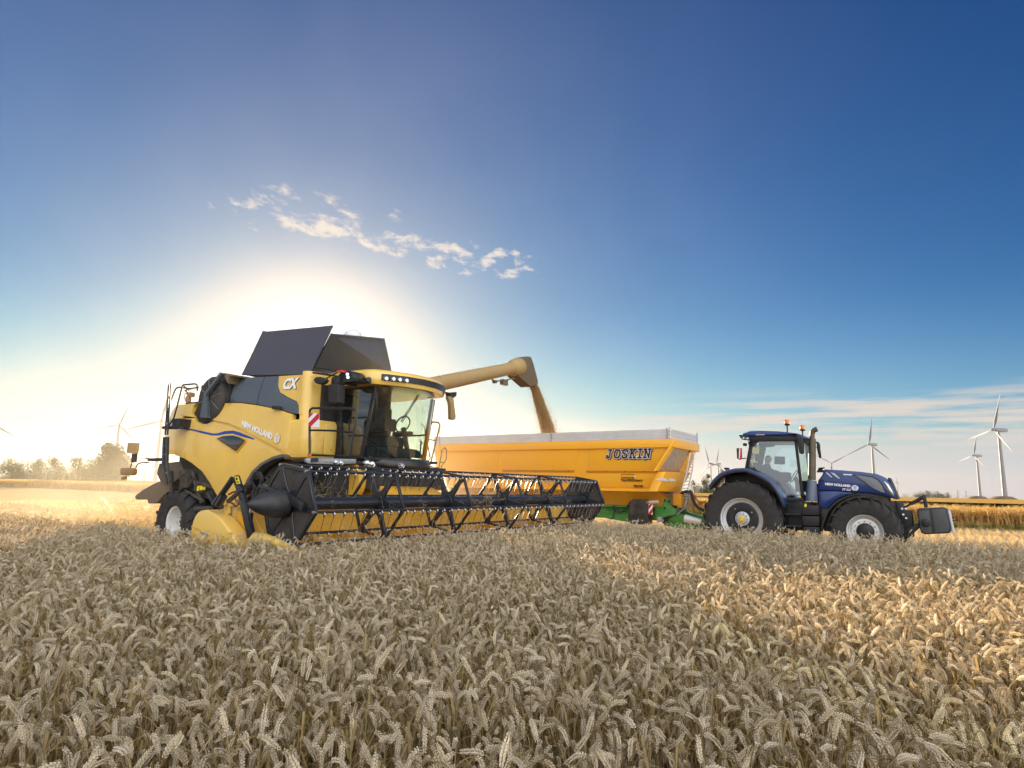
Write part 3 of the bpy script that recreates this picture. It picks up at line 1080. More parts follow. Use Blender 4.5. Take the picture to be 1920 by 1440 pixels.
# folded rear ladder and hand rails
k = MB()
LV = 2.02
k.tube([(-7.370, 2.020, 3.848), (-7.346, 2.020, 3.511), (-7.318, 2.020, 3.154), (-7.290, 2.020, 2.695)], .022, 6)
k.tube([(-7.280, 2.020, 3.866), (-7.251, 2.020, 3.482), (-7.239, 2.020, 3.150), (-7.189, 2.020, 2.692)], .022, 6)
k.tube([(-7.305, 2.020, 2.644), (-7.224, 2.020, 2.018)], .045, 6)
k.tube([(-7.180, 2.020, 2.641), (-7.081, 2.020, 2.017)], .045, 6)
k.tube([(-7.210, 2.020, 2.018), (-6.993, 2.020, 1.610)], .03, 6)
k.tube([(-7.103, 2.020, 2.146), (-6.882, 2.020, 1.662)], .03, 6)
k.build('ladder_rail', BLK, CB)
for pts in ([(-7.351, 2.020, 3.536), (-7.266, 2.020, 3.554)], [(-7.327, 2.020, 3.255), (-7.243, 2.020, 3.280)], [(-7.322, 2.020, 2.960), (-7.214, 2.020, 2.973)], [(-7.286, 2.020, 2.434), (-7.129, 2.020, 2.444)], [(-7.113, 2.020, 1.838), (-6.972, 2.020, 1.864)], [(-7.248, 2.020, 2.251), (-7.102, 2.020, 2.262)]):
    k = MB()
    k.tube(pts, .016, 6)
    k.build('rung', GALV, CB)
k = MB()
k.tube([(-7.351, 2.100, 2.903), (-7.153, 2.100, 3.072), (-7.069, 2.100, 3.316), (-6.935, 2.100, 3.799), (-6.896, 2.100, 3.819), (-6.406, 2.100, 3.807), (-6.340, 2.100, 3.785), (-6.306, 2.100, 3.736), (-6.298, 2.100, 3.643)], .018, 6)
k.build('hand_rail', BLK, CB)
k = MB()
k.tube([(-8.137, 2.500, 3.569), (-7.998, 2.500, 3.813), (-7.950, 2.500, 3.866), (-7.850, 2.500, 3.888), (-7.652, 2.500, 3.867), (-7.327, 2.500, 3.814), (-6.978, 2.500, 3.827)], .018, 6)
k.tube([(-7.662, 2.500, 3.921), (-7.465, 2.500, 3.836), (-7.417, 2.500, 3.700)], .012, 6)
k.build('hand_rail', BLK, CB)
k = MB()
k.tube([(-7.559, 2.100, 2.875), (-6.946, 2.100, 2.854)], .04, 8)
k.bb(((-7.206, 3.063)[0], 2.1, (-7.168, 2.873)[1]), ((-6.941, 3.052)[0], 2.4, (-7.206, 3.063)[1]))
k.build('ladder_bracket', BLK, CB, bevel=.01)
k = MB()
k.tube([(-7.893, 2.800, 3.567), (-7.917, 2.800, 3.696)], .06, 10)
k.tube([(-7.917, 2.800, 3.696), (-7.951, 2.800, 3.813)], .035, 8)
k.bb((-7.976, 2.800, 3.699), [a + b for a, b in zip((-7.811, 2.800, 3.803), (0, .1, 0))])
k.tube([(-7.789, 2.800, 3.561), (-7.790, 2.800, 3.688), (-7.897, 2.800, 3.771)], .02, 6)
k.tube([(-8.013, 2.800, 3.587), (-8.094, 2.800, 3.706), (-8.085, 2.800, 3.783), (-7.975, 2.800, 3.814)], .012, 6)
k.tube([(-8.076, 2.800, 3.859), (-7.875, 2.800, 3.897)], .03, 6)
k.build('engine_breather', mat('breather', (0.30, 0.2, 0.1), .6), CB)

# grain tank covers, open like a funnel
zb = 3.86
nr, nf, ff = (-4.50, 2.10, zb), (-3.08, 2.58, zb), (-1.62, 3.24, zb)
A = Vector((-4.52, 2.62, zb)); B = Vector((-3.02, 2.62, zb)); Cc = Vector((-2.95, 5.6, zb)); D = Vector((-4.52, 5.6, zb))
k = MB()
tA, tB = Vector((-4.340, 2.300, 4.784)), Vector((-2.168, 2.300, 4.645))
bA, bB = Vector((-5.461, 2.620, 4.012)), Vector((-3.138, 2.620, 3.844))
k.plate([bA, bB, tB, tA], .035)
k.build('tank_cover_side', COVER, CB, smooth=0)
k = MB()
fB = Vector((-2.750, 4.407, 4.135))
fT = Vector((-2.450, 3.855, 4.754))
mid = Vector((-2.450, 2.735, 4.617))
k.plate([bB + Vector((-.10, .06, 0)), fB, fT, tB + Vector((-.22, .12, -.10))], .035)
k.build('tank_cover_front', COVER, CB, smooth=0)
k = MB()
k.plate([fB + Vector((0, .02, 0)), fB + Vector((-2.0, .35, 0)), fT + Vector((-2.3, .7, 0)), fT + Vector((-.02, .02, 0))], .04)
k.build('tank_cover_side', COVER, CB, smooth=0)
k = MB()
k.plate([bA, bA + Vector((0, 3.0, 0)), tA + Vector((-.1, 3.3, 0)), tA + Vector((-.02, 0, 0))], -.035)
k.build('tank_cover_rear', COVER, CB, smooth=0)
for pts in ([(-2.840, 2.420, 3.812), (-2.710, 2.420, 3.881)], [(-2.751, 2.400, 3.794), (-2.167, 2.400, 3.645)]):
    pass
k = MB()
k.tube([(-2.700, 2.321, 3.785), (-2.700, 2.929, 3.806)], .02, 6)
k.tube([(-2.700, 2.375, 3.887), (-2.700, 2.876, 3.905)], .016, 6)
k.build('cover_hinge', BLK, CB)
k = MB()
gq = Vector((-2.900, 3.431, 4.775))
k.lathe([(0.0, .12), (.10, .11), (.17, .06), (.19, 0), (.19, -.08)], gq, (0, 0, 1), 20)
k.build('tank_dome', WHT, CB)

# wheels
for vv, nn in ((2.62, -1), (5.58, 1)):
    tb, rm = tyre('rear_tyre', (-7.22, vv, .76), .76, .62, .36, CB, lugs=16, near=nn)
    k = MB()
    for i in range(10):
        a = i * .628
        k.cyl((-7.22 + .16 * math.cos(a), vv - nn * .03, .76 + .16 * math.sin(a)), (-7.22 + .16 * math.cos(a), vv + nn * .02, .76 + .16 * math.sin(a)), .02, n=6)
    k.lathe([(0, nn * .06), (.09, nn * .05), (.10, -nn * .05)], (-7.22, vv, .76), (0, 1, 0), 16)
    k.build('wheel_nut', BLK, rm)
for vv, nn in ((2.78, -1), (5.42, 1)):
    tyre('front_tyre', (-3.62, vv, .96), .96, .76, .42, CB, lugs=18, near=nn)
k = MB()
ARCH = [(-3.292, 2.222), (-3.489, 2.244), (-3.813, 2.190), (-4.176, 2.070), (-4.467, 1.918), (-4.696, 1.715), (-4.814, 1.560), (-4.749, 1.530), (-4.623, 1.681), (-4.413, 1.871), (-4.132, 2.023), (-3.788, 2.137), (-3.445, 2.180), (-3.230, 2.178)]
panel('arch_trim', ARCH, VB - .03, .2, mat('arch_grey', (0.10, 0.105, 0.115), .55, dust=.2), CB, side_bulge, bevel=.01)
k = MB()
k.prism([(-2.75, 2.12)] + arc((-3.62, .96), 1.2, 1.0, 2.9, 14) + [(-4.9, .9), (-4.9, 2.4), (-2.75, 2.4)], 3.2, 3.3, 'uz')
k.lathe([(1.22, 0), (1.22, .85)], (-3.62, 2.45, .96), (0, 1, 0), 24, a0=-1.2, a1=1.75)
k.build('arch_liner', BLKM, CB)

# straw spreader and discharge chute at the tail
k = MB()
CHU = [(-9.871, 1.244), (-9.808, 1.310), (-9.475, 1.444), (-9.005, 1.603), (-8.584, 1.695), (-8.245, 1.674), (-8.153, 1.457), (-8.462, 1.353), (-8.753, 1.138), (-9.168, 1.107), (-9.241, 1.205), (-9.779, 1.190)]
k.prism(CHU, 2.75, 5.4)
k.build('straw_chute', mat('chute', (0.18, 0.13, 0.085), .75, dust=.5, vscale=4), CB, bevel=.03)
k = MB()
k.prism([(-8.614, 1.842), (-8.546, 2.089), (-7.599, 2.134), (-7.365, 1.848), (-7.943, 1.581), (-8.432, 1.671)], 2.60, 5.4)
k.build('chopper_housing', mat('chopper', (0.10, 0.08, 0.06), .8, dust=.5, vscale=5), CB, bevel=.02)
k = MB()
k.prism([(-9.321, 2.227), (-8.815, 2.213), (-8.811, 2.193), (-9.316, 2.207)], 2.44, 2.48)
k.bb((-8.814, 2.450, 2.208), [a + b for a, b in zip((-8.149, 2.450, 2.134), (0, .12, 0))])
k.tube([(-8.717, 2.450, 2.100), (-9.113, 2.450, 2.097), (-9.282, 2.450, 2.059), (-9.329, 2.450, 1.976)], .018, 6)
k.tube([(-9.543, 2.450, 2.142), (-9.614, 2.450, 1.958)], .014, 6)
k.prism([(-9.559, 2.322), (-9.368, 2.320), (-9.361, 2.116), (-9.549, 2.104)], 2.42, 2.47)
k.build('lamp_bracket', BLKM, CB)
k = MB()
k.prism([(-9.755, 2.600), (-9.213, 2.578), (-9.223, 2.313), (-9.756, 2.337)], 2.38, 2.42)
k.build('marker_board', mat('board', (0.42, 0.28, 0.12), .6), CB, bevel=.008)
k = MB()
k.prism([(-9.832, 1.970), (-9.338, 1.971), (-9.247, 1.933), (-9.250, 1.812), (-9.346, 1.786), (-9.803, 1.782), (-9.875, 1.821), (-9.888, 1.937)], 2.34, 2.46)
k.prism([(-9.832, 1.751), (-9.653, 1.771), (-9.621, 1.682), (-9.840, 1.674)], 2.36, 2.42)
k.build('tail_lamp', mat('tail_lamp', (0.30, 0.17, 0.07), .35), CB, bevel=.02)
k = MB()
for r_ in ([(-6.485, 1.561), (-6.420, 1.588), (-6.423, 1.473), (-6.478, 1.472)], [(-6.356, 1.563), (-6.287, 1.565), (-6.285, 1.496), (-6.353, 1.495)]):
    k.prism(r_, 2.42, 2.5)
k.build('warning_sticker', STICKER, CB)

# ------------------------------------------------------------------ cab
def cabplan(z):
    """outline of the glazing at height z, from the near A-pillar round the nose to the far one"""
    f = (z - 2.2) / 1.35
    n_ = Vector((-2.05 + .28 * f, 3.10))
    m_ = Vector((-1.50 + .13 * f, 4.02))
    r_ = Vector((-2.15 + .20 * f, 4.98))
    out = []
    for i in range(13):
        t = i / 12
        q = n_ * (1 - t) ** 2 + (m_ * 2 - (n_ + r_) / 2) * 2 * t * (1 - t) + r_ * t * t
        out.append((q.x, q.y, z))
    return out
zr = [2.2, 2.5, 2.8, 3.1, 3.35, 3.56]
k = MB()
k.loft([cabplan(z) for z in zr], caps=False, closed=False)
k.build('windscreen', GLASS, CB, smooth=60)
k = MB()
k.add([(-2.66, 3.10, 2.22), (-2.08, 3.10, 2.22), (-1.83, 3.10, 3.55), (-2.78, 3.10, 3.58)], [(0, 1, 2, 3)])
k.build('door_glass', GLASS_B, CB, smooth=0)
k = MB()
k.add([(-3.28, 4.98, 2.22), (-2.18, 4.98, 2.22), (-1.98, 4.98, 3.55), (-3.28, 4.98, 3.58)], [(0, 1, 2, 3)])
k.build('far_glass', GLASS, CB, smooth=0)
k = MB()
def post(a, b, w1=.06, w2=.06):
    k.bar(a, b, w1, w2)
post((-2.07, 3.10, 2.2), (-1.80, 3.10, 3.56), .05, .07)
post((-2.17, 4.98, 2.2), (-1.97, 4.98, 3.56), .06, .09)
post((-2.72, 3.09, 2.15), (-2.86, 3.09, 3.6), .05, .22)
post((-3.3, 4.98, 2.2), (-3.3, 4.98, 3.6), .06, .06)
post((-3.3, 4.98, 2.78), (-2.1, 4.98, 2.78), .03, .04)
post((-2.8, 3.1, 2.21), (-2.05, 3.1, 2.21), .05, .07)
post((-2.85, 3.1, 3.57), (-1.8, 3.1, 3.57), .05, .06)
k.tube([(-1.712, 3.060, 3.431), (-1.674, 3.060, 3.082), (-1.779, 3.060, 3.000)], .012, 6)
k.build('cab_post', BLK, CB, bevel=.008)
k = MB()
k.bb((-3.36, 3.1, 2.15), (-3.28, 4.98, 3.62))
k.bb((-2.95, 2.72, 2.2), (-2.84, 3.09, 3.62))
k.bb((-3.36, 3.06, 2.15), (-2.84, 3.11, 3.62))
k.bb((-3.30, 3.1, 2.15), (-2.6, 4.9, 2.40))
k.build('cab_back', BLKM, CB)
# interior
k = MB()
k.bb((-2.62, 3.8, 2.45), (-2.15, 4.35, 2.68))
k.bb((-2.68, 3.82, 2.62), (-2.52, 4.33, 3.3))
k.bb((-2.66, 3.95, 3.3), (-2.54, 4.2, 3.5))
k.bb((-2.6, 3.95, 2.2), (-2.2, 4.2, 2.46))
k.bb((-2.6, 3.62, 2.72), (-2.05, 3.76, 2.82))
k.bb((-2.6, 4.40, 2.72), (-2.05, 4.52, 2.82))
k.build('driver_seat', SEATM, CB, bevel=.05, seg=3)
k = MB()
k.tube([(-1.75, 4.08, 2.2), (-1.95, 4.08, 2.85)], .05, 8)
k.tube([(-1.97 + .16 * math.cos(a) * .5, 4.08 + .19 * math.sin(a), 2.93 + .16 * math.cos(a)) for a in [i * .4488 for i in range(14)]], .017, 6, closed=True)
k.bb((-2.0, 3.55, 2.75), (-1.94, 3.85, 3.0))
k.tube([(-2.2, 3.6, 2.75), (-1.97, 3.7, 2.86)], .02, 6)
k.build('steering_column', BLKM, CB)
k = MB()
k.loft([cabplan(2.23), [(a - .22, b, 2.42) for a, b, c in cabplan(2.2)]], caps=False, closed=False)
k.build('dashboard', SEATM, CB)
# pillars and grain tank chute seen through the glass
k = MB()
k.bb((-3.3, 3.15, 2.15), (-1.75, 4.95, 2.2))
k.build('cab_floor', BLKM, CB)
k = MB()
for a, b in (((3.594, 2.901), (3.962, 3.497)), ((3.561, 2.920), (3.919, 3.491))):
    k.tube([(-1.52, a[0], a[1]), (-1.44, b[0], b[1])], .010, 6)
k.build('windscreen_wiper', BLK, CB)

# roof
RP = [(-3.4, 2.95), (-1.95, 2.93), (-1.76, 2.98), (-1.58, 3.22), (-1.43, 3.6), (-1.36, 4.0), (-1.40, 4.4), (-1.52, 4.75), (-1.74, 5.08), (-1.95, 5.16), (-3.4, 5.2)]
def rp(ins, z, lift=0):
    cxr, cyr = -2.3, 4.05
    return [(cxr + (a - cxr) * ins, cyr + (b - cyr) * ins, z - lift * max(0, a + 2.9)) for a, b in RP]
k = MB()
k.loft([rp(.90, 3.58), rp(.985, 3.60), rp(1.0, 3.66), rp(1.005, 3.80), rp(.985, 3.88, .02), rp(.93, 3.93, .03), rp(.6, 3.97, .03)])
k.build('cab_roof', YEL, CB, smooth=50, bevel=0)
k = MB()
band = [(a, b) for a, b in RP[2:9]]
band[0] = (-1.66, 3.12)
def bandring(off, z):
    return [(-2.3 + (a + 2.3) * off, 4.05 + (b - 4.05) * off, z) for a, b in band]
k.loft([bandring(.97, 3.675), bandring(1.022, 3.68), bandring(1.026, 3.80), bandring(.97, 3.81)], caps=True, closed=False)
k.build('light_bar', BLK, CB, smooth=50)
for q in ((-1.470, 3.050, 3.685), (-1.410, 3.183, 3.692), (-1.360, 3.304, 3.692), (-1.320, 3.450, 3.694), (-1.680, 4.900, 3.785)):
    q = Vector(q)
    k = MB()
    k.lathe([(0, .03), (.035, .028), (.045, .015), (.05, -.03)], q, (.95, -.25, 0), 14)
    k.build('roof_lamp', LENS, CB)
q = Vector((-1.737, 2.850, 3.652))
k = MB()
k.lathe([(0, .05), (.05, .045), (.055, -.06), (.03, -.10)], q, (.9, -.4, 0), 14)
k.bar(q + Vector((-.05, 0, 0)), q + Vector((-.25, .05, .03)), .06, .06)
k.build('side_lamp', BLK, CB)
# mirror and lamp cluster on the near side
k = MB()
k.tube([(-2.658, 2.600, 3.704), (-2.321, 2.600, 3.802)], .014, 6)
k.bb((-2.432, 2.550, 3.569), [a + b for a, b in zip((-2.202, 2.550, 3.711), (0, .2, 0))])
k.prism([(-2.323, 3.586), (-2.319, 3.761), (-2.178, 3.837), (-1.987, 3.806), (-1.921, 3.757), (-1.913, 3.670), (-1.747, 3.636), (-1.764, 3.595), (-2.135, 3.601), (-2.152, 3.559)], 2.62, 2.95)
k.build('mirror_mount', BLK, CB, bevel=.02)
k = MB()
k.prism([(-2.840, 3.669), (-2.779, 3.723), (-2.651, 3.721), (-2.494, 3.679), (-2.457, 3.632), (-2.527, 3.579), (-2.635, 3.568), (-2.748, 3.595)], 2.44, 2.54)
k.build('round_mirror', BLKM, CB, bevel=.03, seg=3)
k = MB()
k.prism([(-2.398, 3.552), (-2.123, 3.547), (-2.089, 3.515), (-2.083, 3.187), (-2.119, 3.172), (-2.331, 3.194), (-2.359, 3.217)], 2.45, 2.62)
k.build('main_mirror', BLKM, CB, bevel=.025, seg=3)
k = MB()
k.prism([(-2.244, 3.824), (-2.097, 3.818), (-2.076, 3.773), (-2.245, 3.785)], 2.5, 2.62)
k.build('brake_lamp', REDLENS, CB, bevel=.012)
for q in ((-1.911, 2.500, 3.654), (-1.931, 2.500, 3.713)):
    k = MB()
    k.lathe([(0, .03), (.03, .028), (.035, -.03)], q, (.8, -.6, 0), 12)
    k.build('work_lamp', LENS, CB)
# far mirror
k = MB()
k.prism([(5.280, 3.656), (5.464, 3.680), (5.502, 3.564), (5.591, 3.213), (5.541, 3.157), (5.448, 3.154), (5.415, 3.194), (5.388, 3.490)], -1.9, -1.8, 'vz')
k.build('main_mirror', mat('mirror_tan', (0.35, 0.25, 0.12), .5), CB, bevel=.02)
k = MB()
k.tube([(-1.850, 5.035, 3.722), (-1.850, 5.214, 3.737), (-1.850, 5.491, 3.744)], .018, 6)
k.prism([(5.336, 3.753), (5.583, 3.793), (5.572, 3.704), (5.466, 3.640), (5.340, 3.684)], -1.92, -1.8, 'vz')
k.tube([(-1.800, 4.636, 3.598), (-1.800, 4.778, 3.626), (-1.800, 4.823, 3.599), (-1.800, 4.753, 3.561), (-1.800, 4.611, 3.547)], .014, 6)
k.tube([(-2.000, 5.234, 4.081), (-2.000, 5.122, 4.174)], .004, 4)
k.build('mirror_arm', BLKM, CB)

# deck, bumper, lamps
k = MB()
k.bb((-2.8, 2.08, 2.08), (-2.02, 3.1, 2.13))
k.build('deck', BLKM, CB)
k = MB()
k.prism([(1.752, 2.102), (1.816, 2.128), (2.018, 2.131), (2.910, 2.159), (2.917, 2.076), (2.326, 2.034), (1.825, 2.028), (1.776, 2.049)], -2.06, -2.0, 'vz')
k.build('deck_beam', GALV, CB, bevel=.01)
k = MB()
k.prism([(1.858, 2.123), (2.011, 2.130), (2.017, 2.068), (1.864, 2.053)], -2.0, -1.985, 'vz')
k.loft([[(a + .05, b, 2.03) for a, b, c in cabplan(2.2)], [(a + .10, b, 2.06) for a, b, c in cabplan(2.2)], [(a + .10, b, 2.14) for a, b, c in cabplan(2.2)], [(a + .03, b, 2.20) for a, b, c in cabplan(2.2)], [(a - .06, b, 2.21) for a, b, c in cabplan(2.2)]], caps=True, closed=False)
k.bb((-2.7, 3.0, 1.98), (-1.8, 5.3, 2.07))
k.build('cab_bumper', BLK, CB, smooth=50)
for q, rr, dr in (((-1.980, 2.407, 2.077), .045, (1, -.2, 0)), ((-1.980, 2.520, 2.070), .045, (1, -.2, 0)), ((-1.660, 2.864, 2.080), .055, (1, -.3, 0)), ((-1.580, 2.918, 2.063), .055, (1, -.3, 0)), ((-1.380, 3.497, 2.060), .05, (1, 0, 0)), ((-1.900, 2.718, 1.977), .04, (1, -.2, 0)), ((-2.000, 5.031, 2.082), .04, (1, 0, 0))):
    k = MB()
    k.lathe([(0, .03), (rr * .7, .026), (rr * .72, .01), (rr, .02), (rr * 1.05, -.05)], q, dr, 16)
    k.build('head_lamp', LENS, CB)
k = MB()
k.prism([(1.844, 2.200), (1.896, 2.203), (1.901, 2.141), (1.850, 2.138)], -2.08, -2.03, 'vz')
k.build('side_marker', AMBER, CB)
RV = 2.13
k = MB()
k.tube([(-2.375, 2.130, 2.155), (-2.465, 2.130, 2.967), (-2.455, 2.130, 3.033), (-2.395, 2.130, 3.060), (-2.035, 2.130, 3.044), (-1.419, 2.130, 3.009), (-1.268, 2.130, 2.981), (-1.208, 2.130, 2.936), (-1.200, 2.130, 2.892), (-1.244, 2.130, 2.583), (-1.313, 2.130, 2.154)], .022, 8)
k.tube([(-2.418, 2.130, 2.652), (-1.801, 2.130, 2.626), (-1.248, 2.130, 2.576)], .018, 8)
k.tube([(-2.362, 2.130, 2.196), (-1.756, 2.130, 2.177), (-1.008, 2.130, 2.154)], .018, 8)
k.build('deck_railing', BLK, CB)
k = MB()
k.tube([(-2.185, 2.900, 2.202), (-2.227, 2.900, 2.610), (-2.243, 2.900, 2.902), (-2.203, 2.900, 2.949), (-1.738, 2.900, 2.940)], .02, 8)
k.tube([(-2.222, 2.900, 2.610), (-1.801, 2.900, 2.598)], .018, 8)
k.build('deck_railing', BLK, CB)
k = MB()
pl = [(-2.443, 2.972), (-2.152, 2.945), (-2.125, 2.694), (-2.421, 2.724)]
k.prism(pl, 2.085, 2.10)
mp = k.build('marker_plate', DECAL_WHITE, CB)
k = MB()
k.prism([(-2.430, 2.970), (-2.296, 2.957), (-2.422, 2.869)], 2.079, 2.085)
k.prism([(-2.172, 2.946), (-2.139, 2.943), (-2.130, 2.857), (-2.345, 2.717), (-2.408, 2.723), (-2.414, 2.779)], 2.079, 2.085)
k.build('red_stripe', RED, mp, smooth=0)
# ladder side on the far flank
FRAIL = mat('rail_tan', (0.40, 0.28, 0.13), .5)
k = MB()
k.tube([(-2.200, 5.034, 2.187), (-2.200, 5.199, 3.029), (-2.200, 5.254, 3.098), (-2.200, 5.450, 3.108), (-2.200, 5.516, 3.048), (-2.200, 5.240, 2.148)], .02, 6)
k.tube([(-2.200, 5.015, 2.914), (-2.200, 5.230, 2.303), (-2.200, 5.190, 2.239), (-2.200, 4.917, 2.230), (-2.200, 4.884, 2.286), (-2.200, 4.917, 2.653)], .016, 6)
k.tube([(-2.200, 5.132, 2.698), (-2.200, 5.400, 2.698)], .016, 6)
k.tube([(-2.300, 5.635, 2.005), (-2.300, 5.743, 2.512), (-2.300, 5.834, 2.567), (-2.300, 5.894, 2.521), (-2.300, 5.906, 2.318), (-2.300, 5.838, 2.234), (-2.300, 5.667, 2.226)], .016, 6)
k.tube([(-2.300, 5.838, 2.234), (-2.300, 5.735, 2.138), (-2.300, 5.744, 1.988)], .014, 6)
k.tube([(-2.200, 5.507, 2.937), (-2.200, 5.522, 2.697), (-2.200, 5.556, 2.479), (-2.200, 5.628, 2.464)], .006, 5)
k.tube([(-2.200, 4.892, 3.039), (-2.200, 5.029, 2.934), (-2.200, 5.188, 2.968)], .008, 5)
k.tube([(-2.200, 4.860, 2.649), (-2.200, 5.008, 2.582), (-2.200, 5.123, 2.609)], .008, 5)
k.build('boarding_rail', FRAIL, CB)
k = MB()
k.bb((-2.7, 5.1, 2.02), (-2.1, 5.55, 2.08))
k.bb((-2.3, 5.1, 1.9), (-2.1, 5.4, 2.1))
k.build('boarding_step', BLKM, CB)

# feeder house between body and header
k = MB()
k.prism([(-3.1, 2.05), (-2.7, 2.0), (-.95, 1.35), (-.95, .45), (-2.6, .75), (-3.1, 1.0)], 3.35, 4.85)
k.build('feeder_house', YEL2, CB, bevel=.03)
k = MB()
k.bb((-2.8, 2.6, 1.5), (-2.2, 3.2, 2.02))
k.bb((-3.0, 3.1, 1.6), (-1.8, 5.2, 1.95))
k.build('front_frame', BLKM, CB, bevel=.02)
k = MB()
k.lathe([(0, -.06), (.36, -.05), (.40, 0), (.40, .1)], (-2.3, 3.0, 1.75), (0, 1, 0), 28)
k.build('drive_guard', YEL2, CB)

# unloading auger
AU = -3.85
a1 = Vector((-3.850, 11.121, 5.491))
a0v = Vector((-3.300, 6.232, 4.129))
a0 = a1 + (a0v - a1) * 1.08
d_ = (a1 - a0).normalized()
k = MB()
k.tube([a0, a0 + (a1 - a0) * .5, a1 - d_ * .4], [.20, .20, .19], 20)
k.tube([a1 - d_ * .5, a1 - d_ * .40, a1 + d_ * .0, a1 + d_ * .12], [.20, .26, .30, .2], 20)
k.build('unloading_auger', TANM, CB, smooth=50)
sp0 = Vector((-3.850, 11.306, 5.488)); sp1 = Vector((-3.850, 11.766, 5.001))
k = MB()
SPOUT = [(11.359, 5.864), (11.594, 5.884), (11.753, 5.672), (12.058, 5.107), (12.037, 5.068), (11.605, 4.910), (11.390, 4.973), (11.010, 5.102), (10.845, 5.146), (10.678, 5.303), (10.908, 5.642)]
k.prism(SPOUT, AU - .22, AU + .18, 'vz')
k.build('auger_spout', mat('spout', (0.13, 0.095, 0.055), .7, dust=.3), CB, bevel=.05, seg=3)
k = MB()
k.prism([(10.987, 5.563), (11.132, 5.600), (11.246, 5.340), (11.142, 5.288)], -3.66, -3.64, 'vz')
k.build('spout_reflector', mat('reflector_pale', (0.6, 0.4, 0.33), .4), CB)
k = MB()
k.tube([(-3.700, 9.513, 4.821), (-3.700, 9.641, 4.814), (-3.700, 9.863, 4.837), (-3.700, 10.163, 4.898), (-3.700, 10.393, 4.973), (-3.700, 10.727, 5.052)], .02, 6)
k.bb((-3.750, 9.993, 4.750), [a + b for a, b in zip((-3.750, 10.254, 4.911), (.12, 0, 0))])
k.prism([(9.637, 4.818), (9.784, 4.829), (9.769, 4.761), (9.696, 4.739)], -3.8, -3.7, 'vz')
k.tube([(-3.750, 11.333, 5.850), (-3.750, 11.462, 5.850), (-3.750, 11.551, 5.759)], .012, 5)
k.tube([(-3.750, 11.572, 5.763), (-3.750, 11.606, 5.661), (-3.750, 11.514, 5.569)], .012, 5)
k.prism([(6.860, 4.485), (6.959, 4.500), (6.962, 4.463), (6.863, 4.438)], -3.4, -3.3, 'vz')
k.build('auger_lamp', mat('auger_fitting', (0.16, 0.12, 0.07), .6), CB)

# ------------------------------------------------------------------ header (bolted to the combine: parts of it)
HL = 8.22
RZ = lambda v: 1.41 + .005 * v
RR = .555
ANG = [math.radians(-9 + 60 * i) for i in range(6)]
REEL = mat('reel_black', (0.014, 0.016, 0.022), 0.28, coat=0.4, dust=0.06, vscale=12)
TINE = mat('tine_wire', (0.62, 0.61, 0.60), 0.3, metal=1.0)

def hexframe(v, t, plate, w=.06):
    k = MB()
    c = Vector((0, v, RZ(v)))
    P = [c + Vector((RR * math.cos(a), 0, RR * math.sin(a))) for a in ANG]
    for i in range(6):
        k.bar(P[i], P[(i + 1) % 6], t, w, (0, 1, 0))
        d = (P[i] - c).normalized()
        s_ = Vector((-d.z, 0, d.x))
        pl = [c + d * .07 + s_ * .11, c + d * .20 + s_ * .055, c + d * (RR - .12) + s_ * .035, c + d * (RR - .01) + s_ * .075, c + d * (RR - .01) - s_ * .075, c + d * (RR - .12) - s_ * .035, c + d * .20 - s_ * .055, c + d * .07 - s_ * .11]
        k.prism([(q.x, q.z) for q in pl], v - t / 2, v + t / 2)
    return k, P, c
# end shields
for v_, nm in ((-.03, -1), (HL + .03, 1)):
    k, P, c = hexframe(v_, .05, True, .055)
    es_ = k.build('reel_end_frame', REEL, CB, bevel=.006, seg=1)
    k = MB()
    k.prism([(RR * .97 * math.cos(a), RZ(v_) + RR * .97 * math.sin(a)) for a in ANG], v_ - .008, v_ + .008)
    k.build('end_shield', mat('shield_brown', (0.035, 0.030, 0.027), .6, dust=.25), es_, smooth=0)
    k = MB()
    for q in P:
        k.cyl(q + Vector((0, -.045, 0)), q + Vector((0, .045, 0)), .02, n=8)
    k.build('bolt', STEEL, es_)
for i in range(4):
    v_ = HL * (i + .96) / 5
    k, P, c = hexframe(v_, .035, False, .045)
    k.lathe([(.095, -.03), (.13, -.03), (.13, .03), (.095, .03)], c, (0, 1, 0), 18)
    sp = k.build('reel_spider', REEL, CB, bevel=.005, seg=1)
    k = MB()
    for q in P:
        k.cyl(q + Vector((0, -.03, 0)), q + Vector((0, .03, 0)), .017, n=8)
    k.build('bolt', STEEL, sp)
k = MB()
k.cyl((0, 0, RZ(0)), (0, HL, RZ(HL)), .092, n=24)
k.build('reel_tube', REEL, CB, smooth=60)
# tine bars; one tine mesh shared by all
k = MB()
k.tube([(.028 * math.cos(a) + .02, 0, .028 * math.sin(a) - .03) for a in [j * .785 for j in range(8)]], .0055, 4, closed=True)
k.tube([(.02, .012, -.055), (-.005, .012, -.13), (-.03, .012, -.25)], .0050, 4)
k.cyl((.02, -.012, -.03), (.02, .02, -.03), .012, n=6)
first = k.build('tine', TINE, None, smooth=50)
tine_mesh = first.data
bpy.data.objects.remove(first)
NT = 48
for i, a in enumerate(ANG):
    k = MB()
    x, z = RR * math.cos(a), RR * math.sin(a)
    k.cyl((x, -.02, RZ(0) + z), (x, HL + .02, RZ(HL) + z), .020, n=10)
    tbar = k.build('tine_bar', REEL, CB, smooth=60)
    jr = random.Random(i)
    for j in range(NT):
        v_ = HL * (j + .5) / NT
        o = link('tine', tine_mesh, tbar)
        o.location = (x, v_ + jr.uniform(-.012, .012), RZ(v_) + z)
        o.rotation_euler = (jr.uniform(-.07, .07), jr.uniform(-.08, .08) + .12, jr.uniform(-.15, .15))
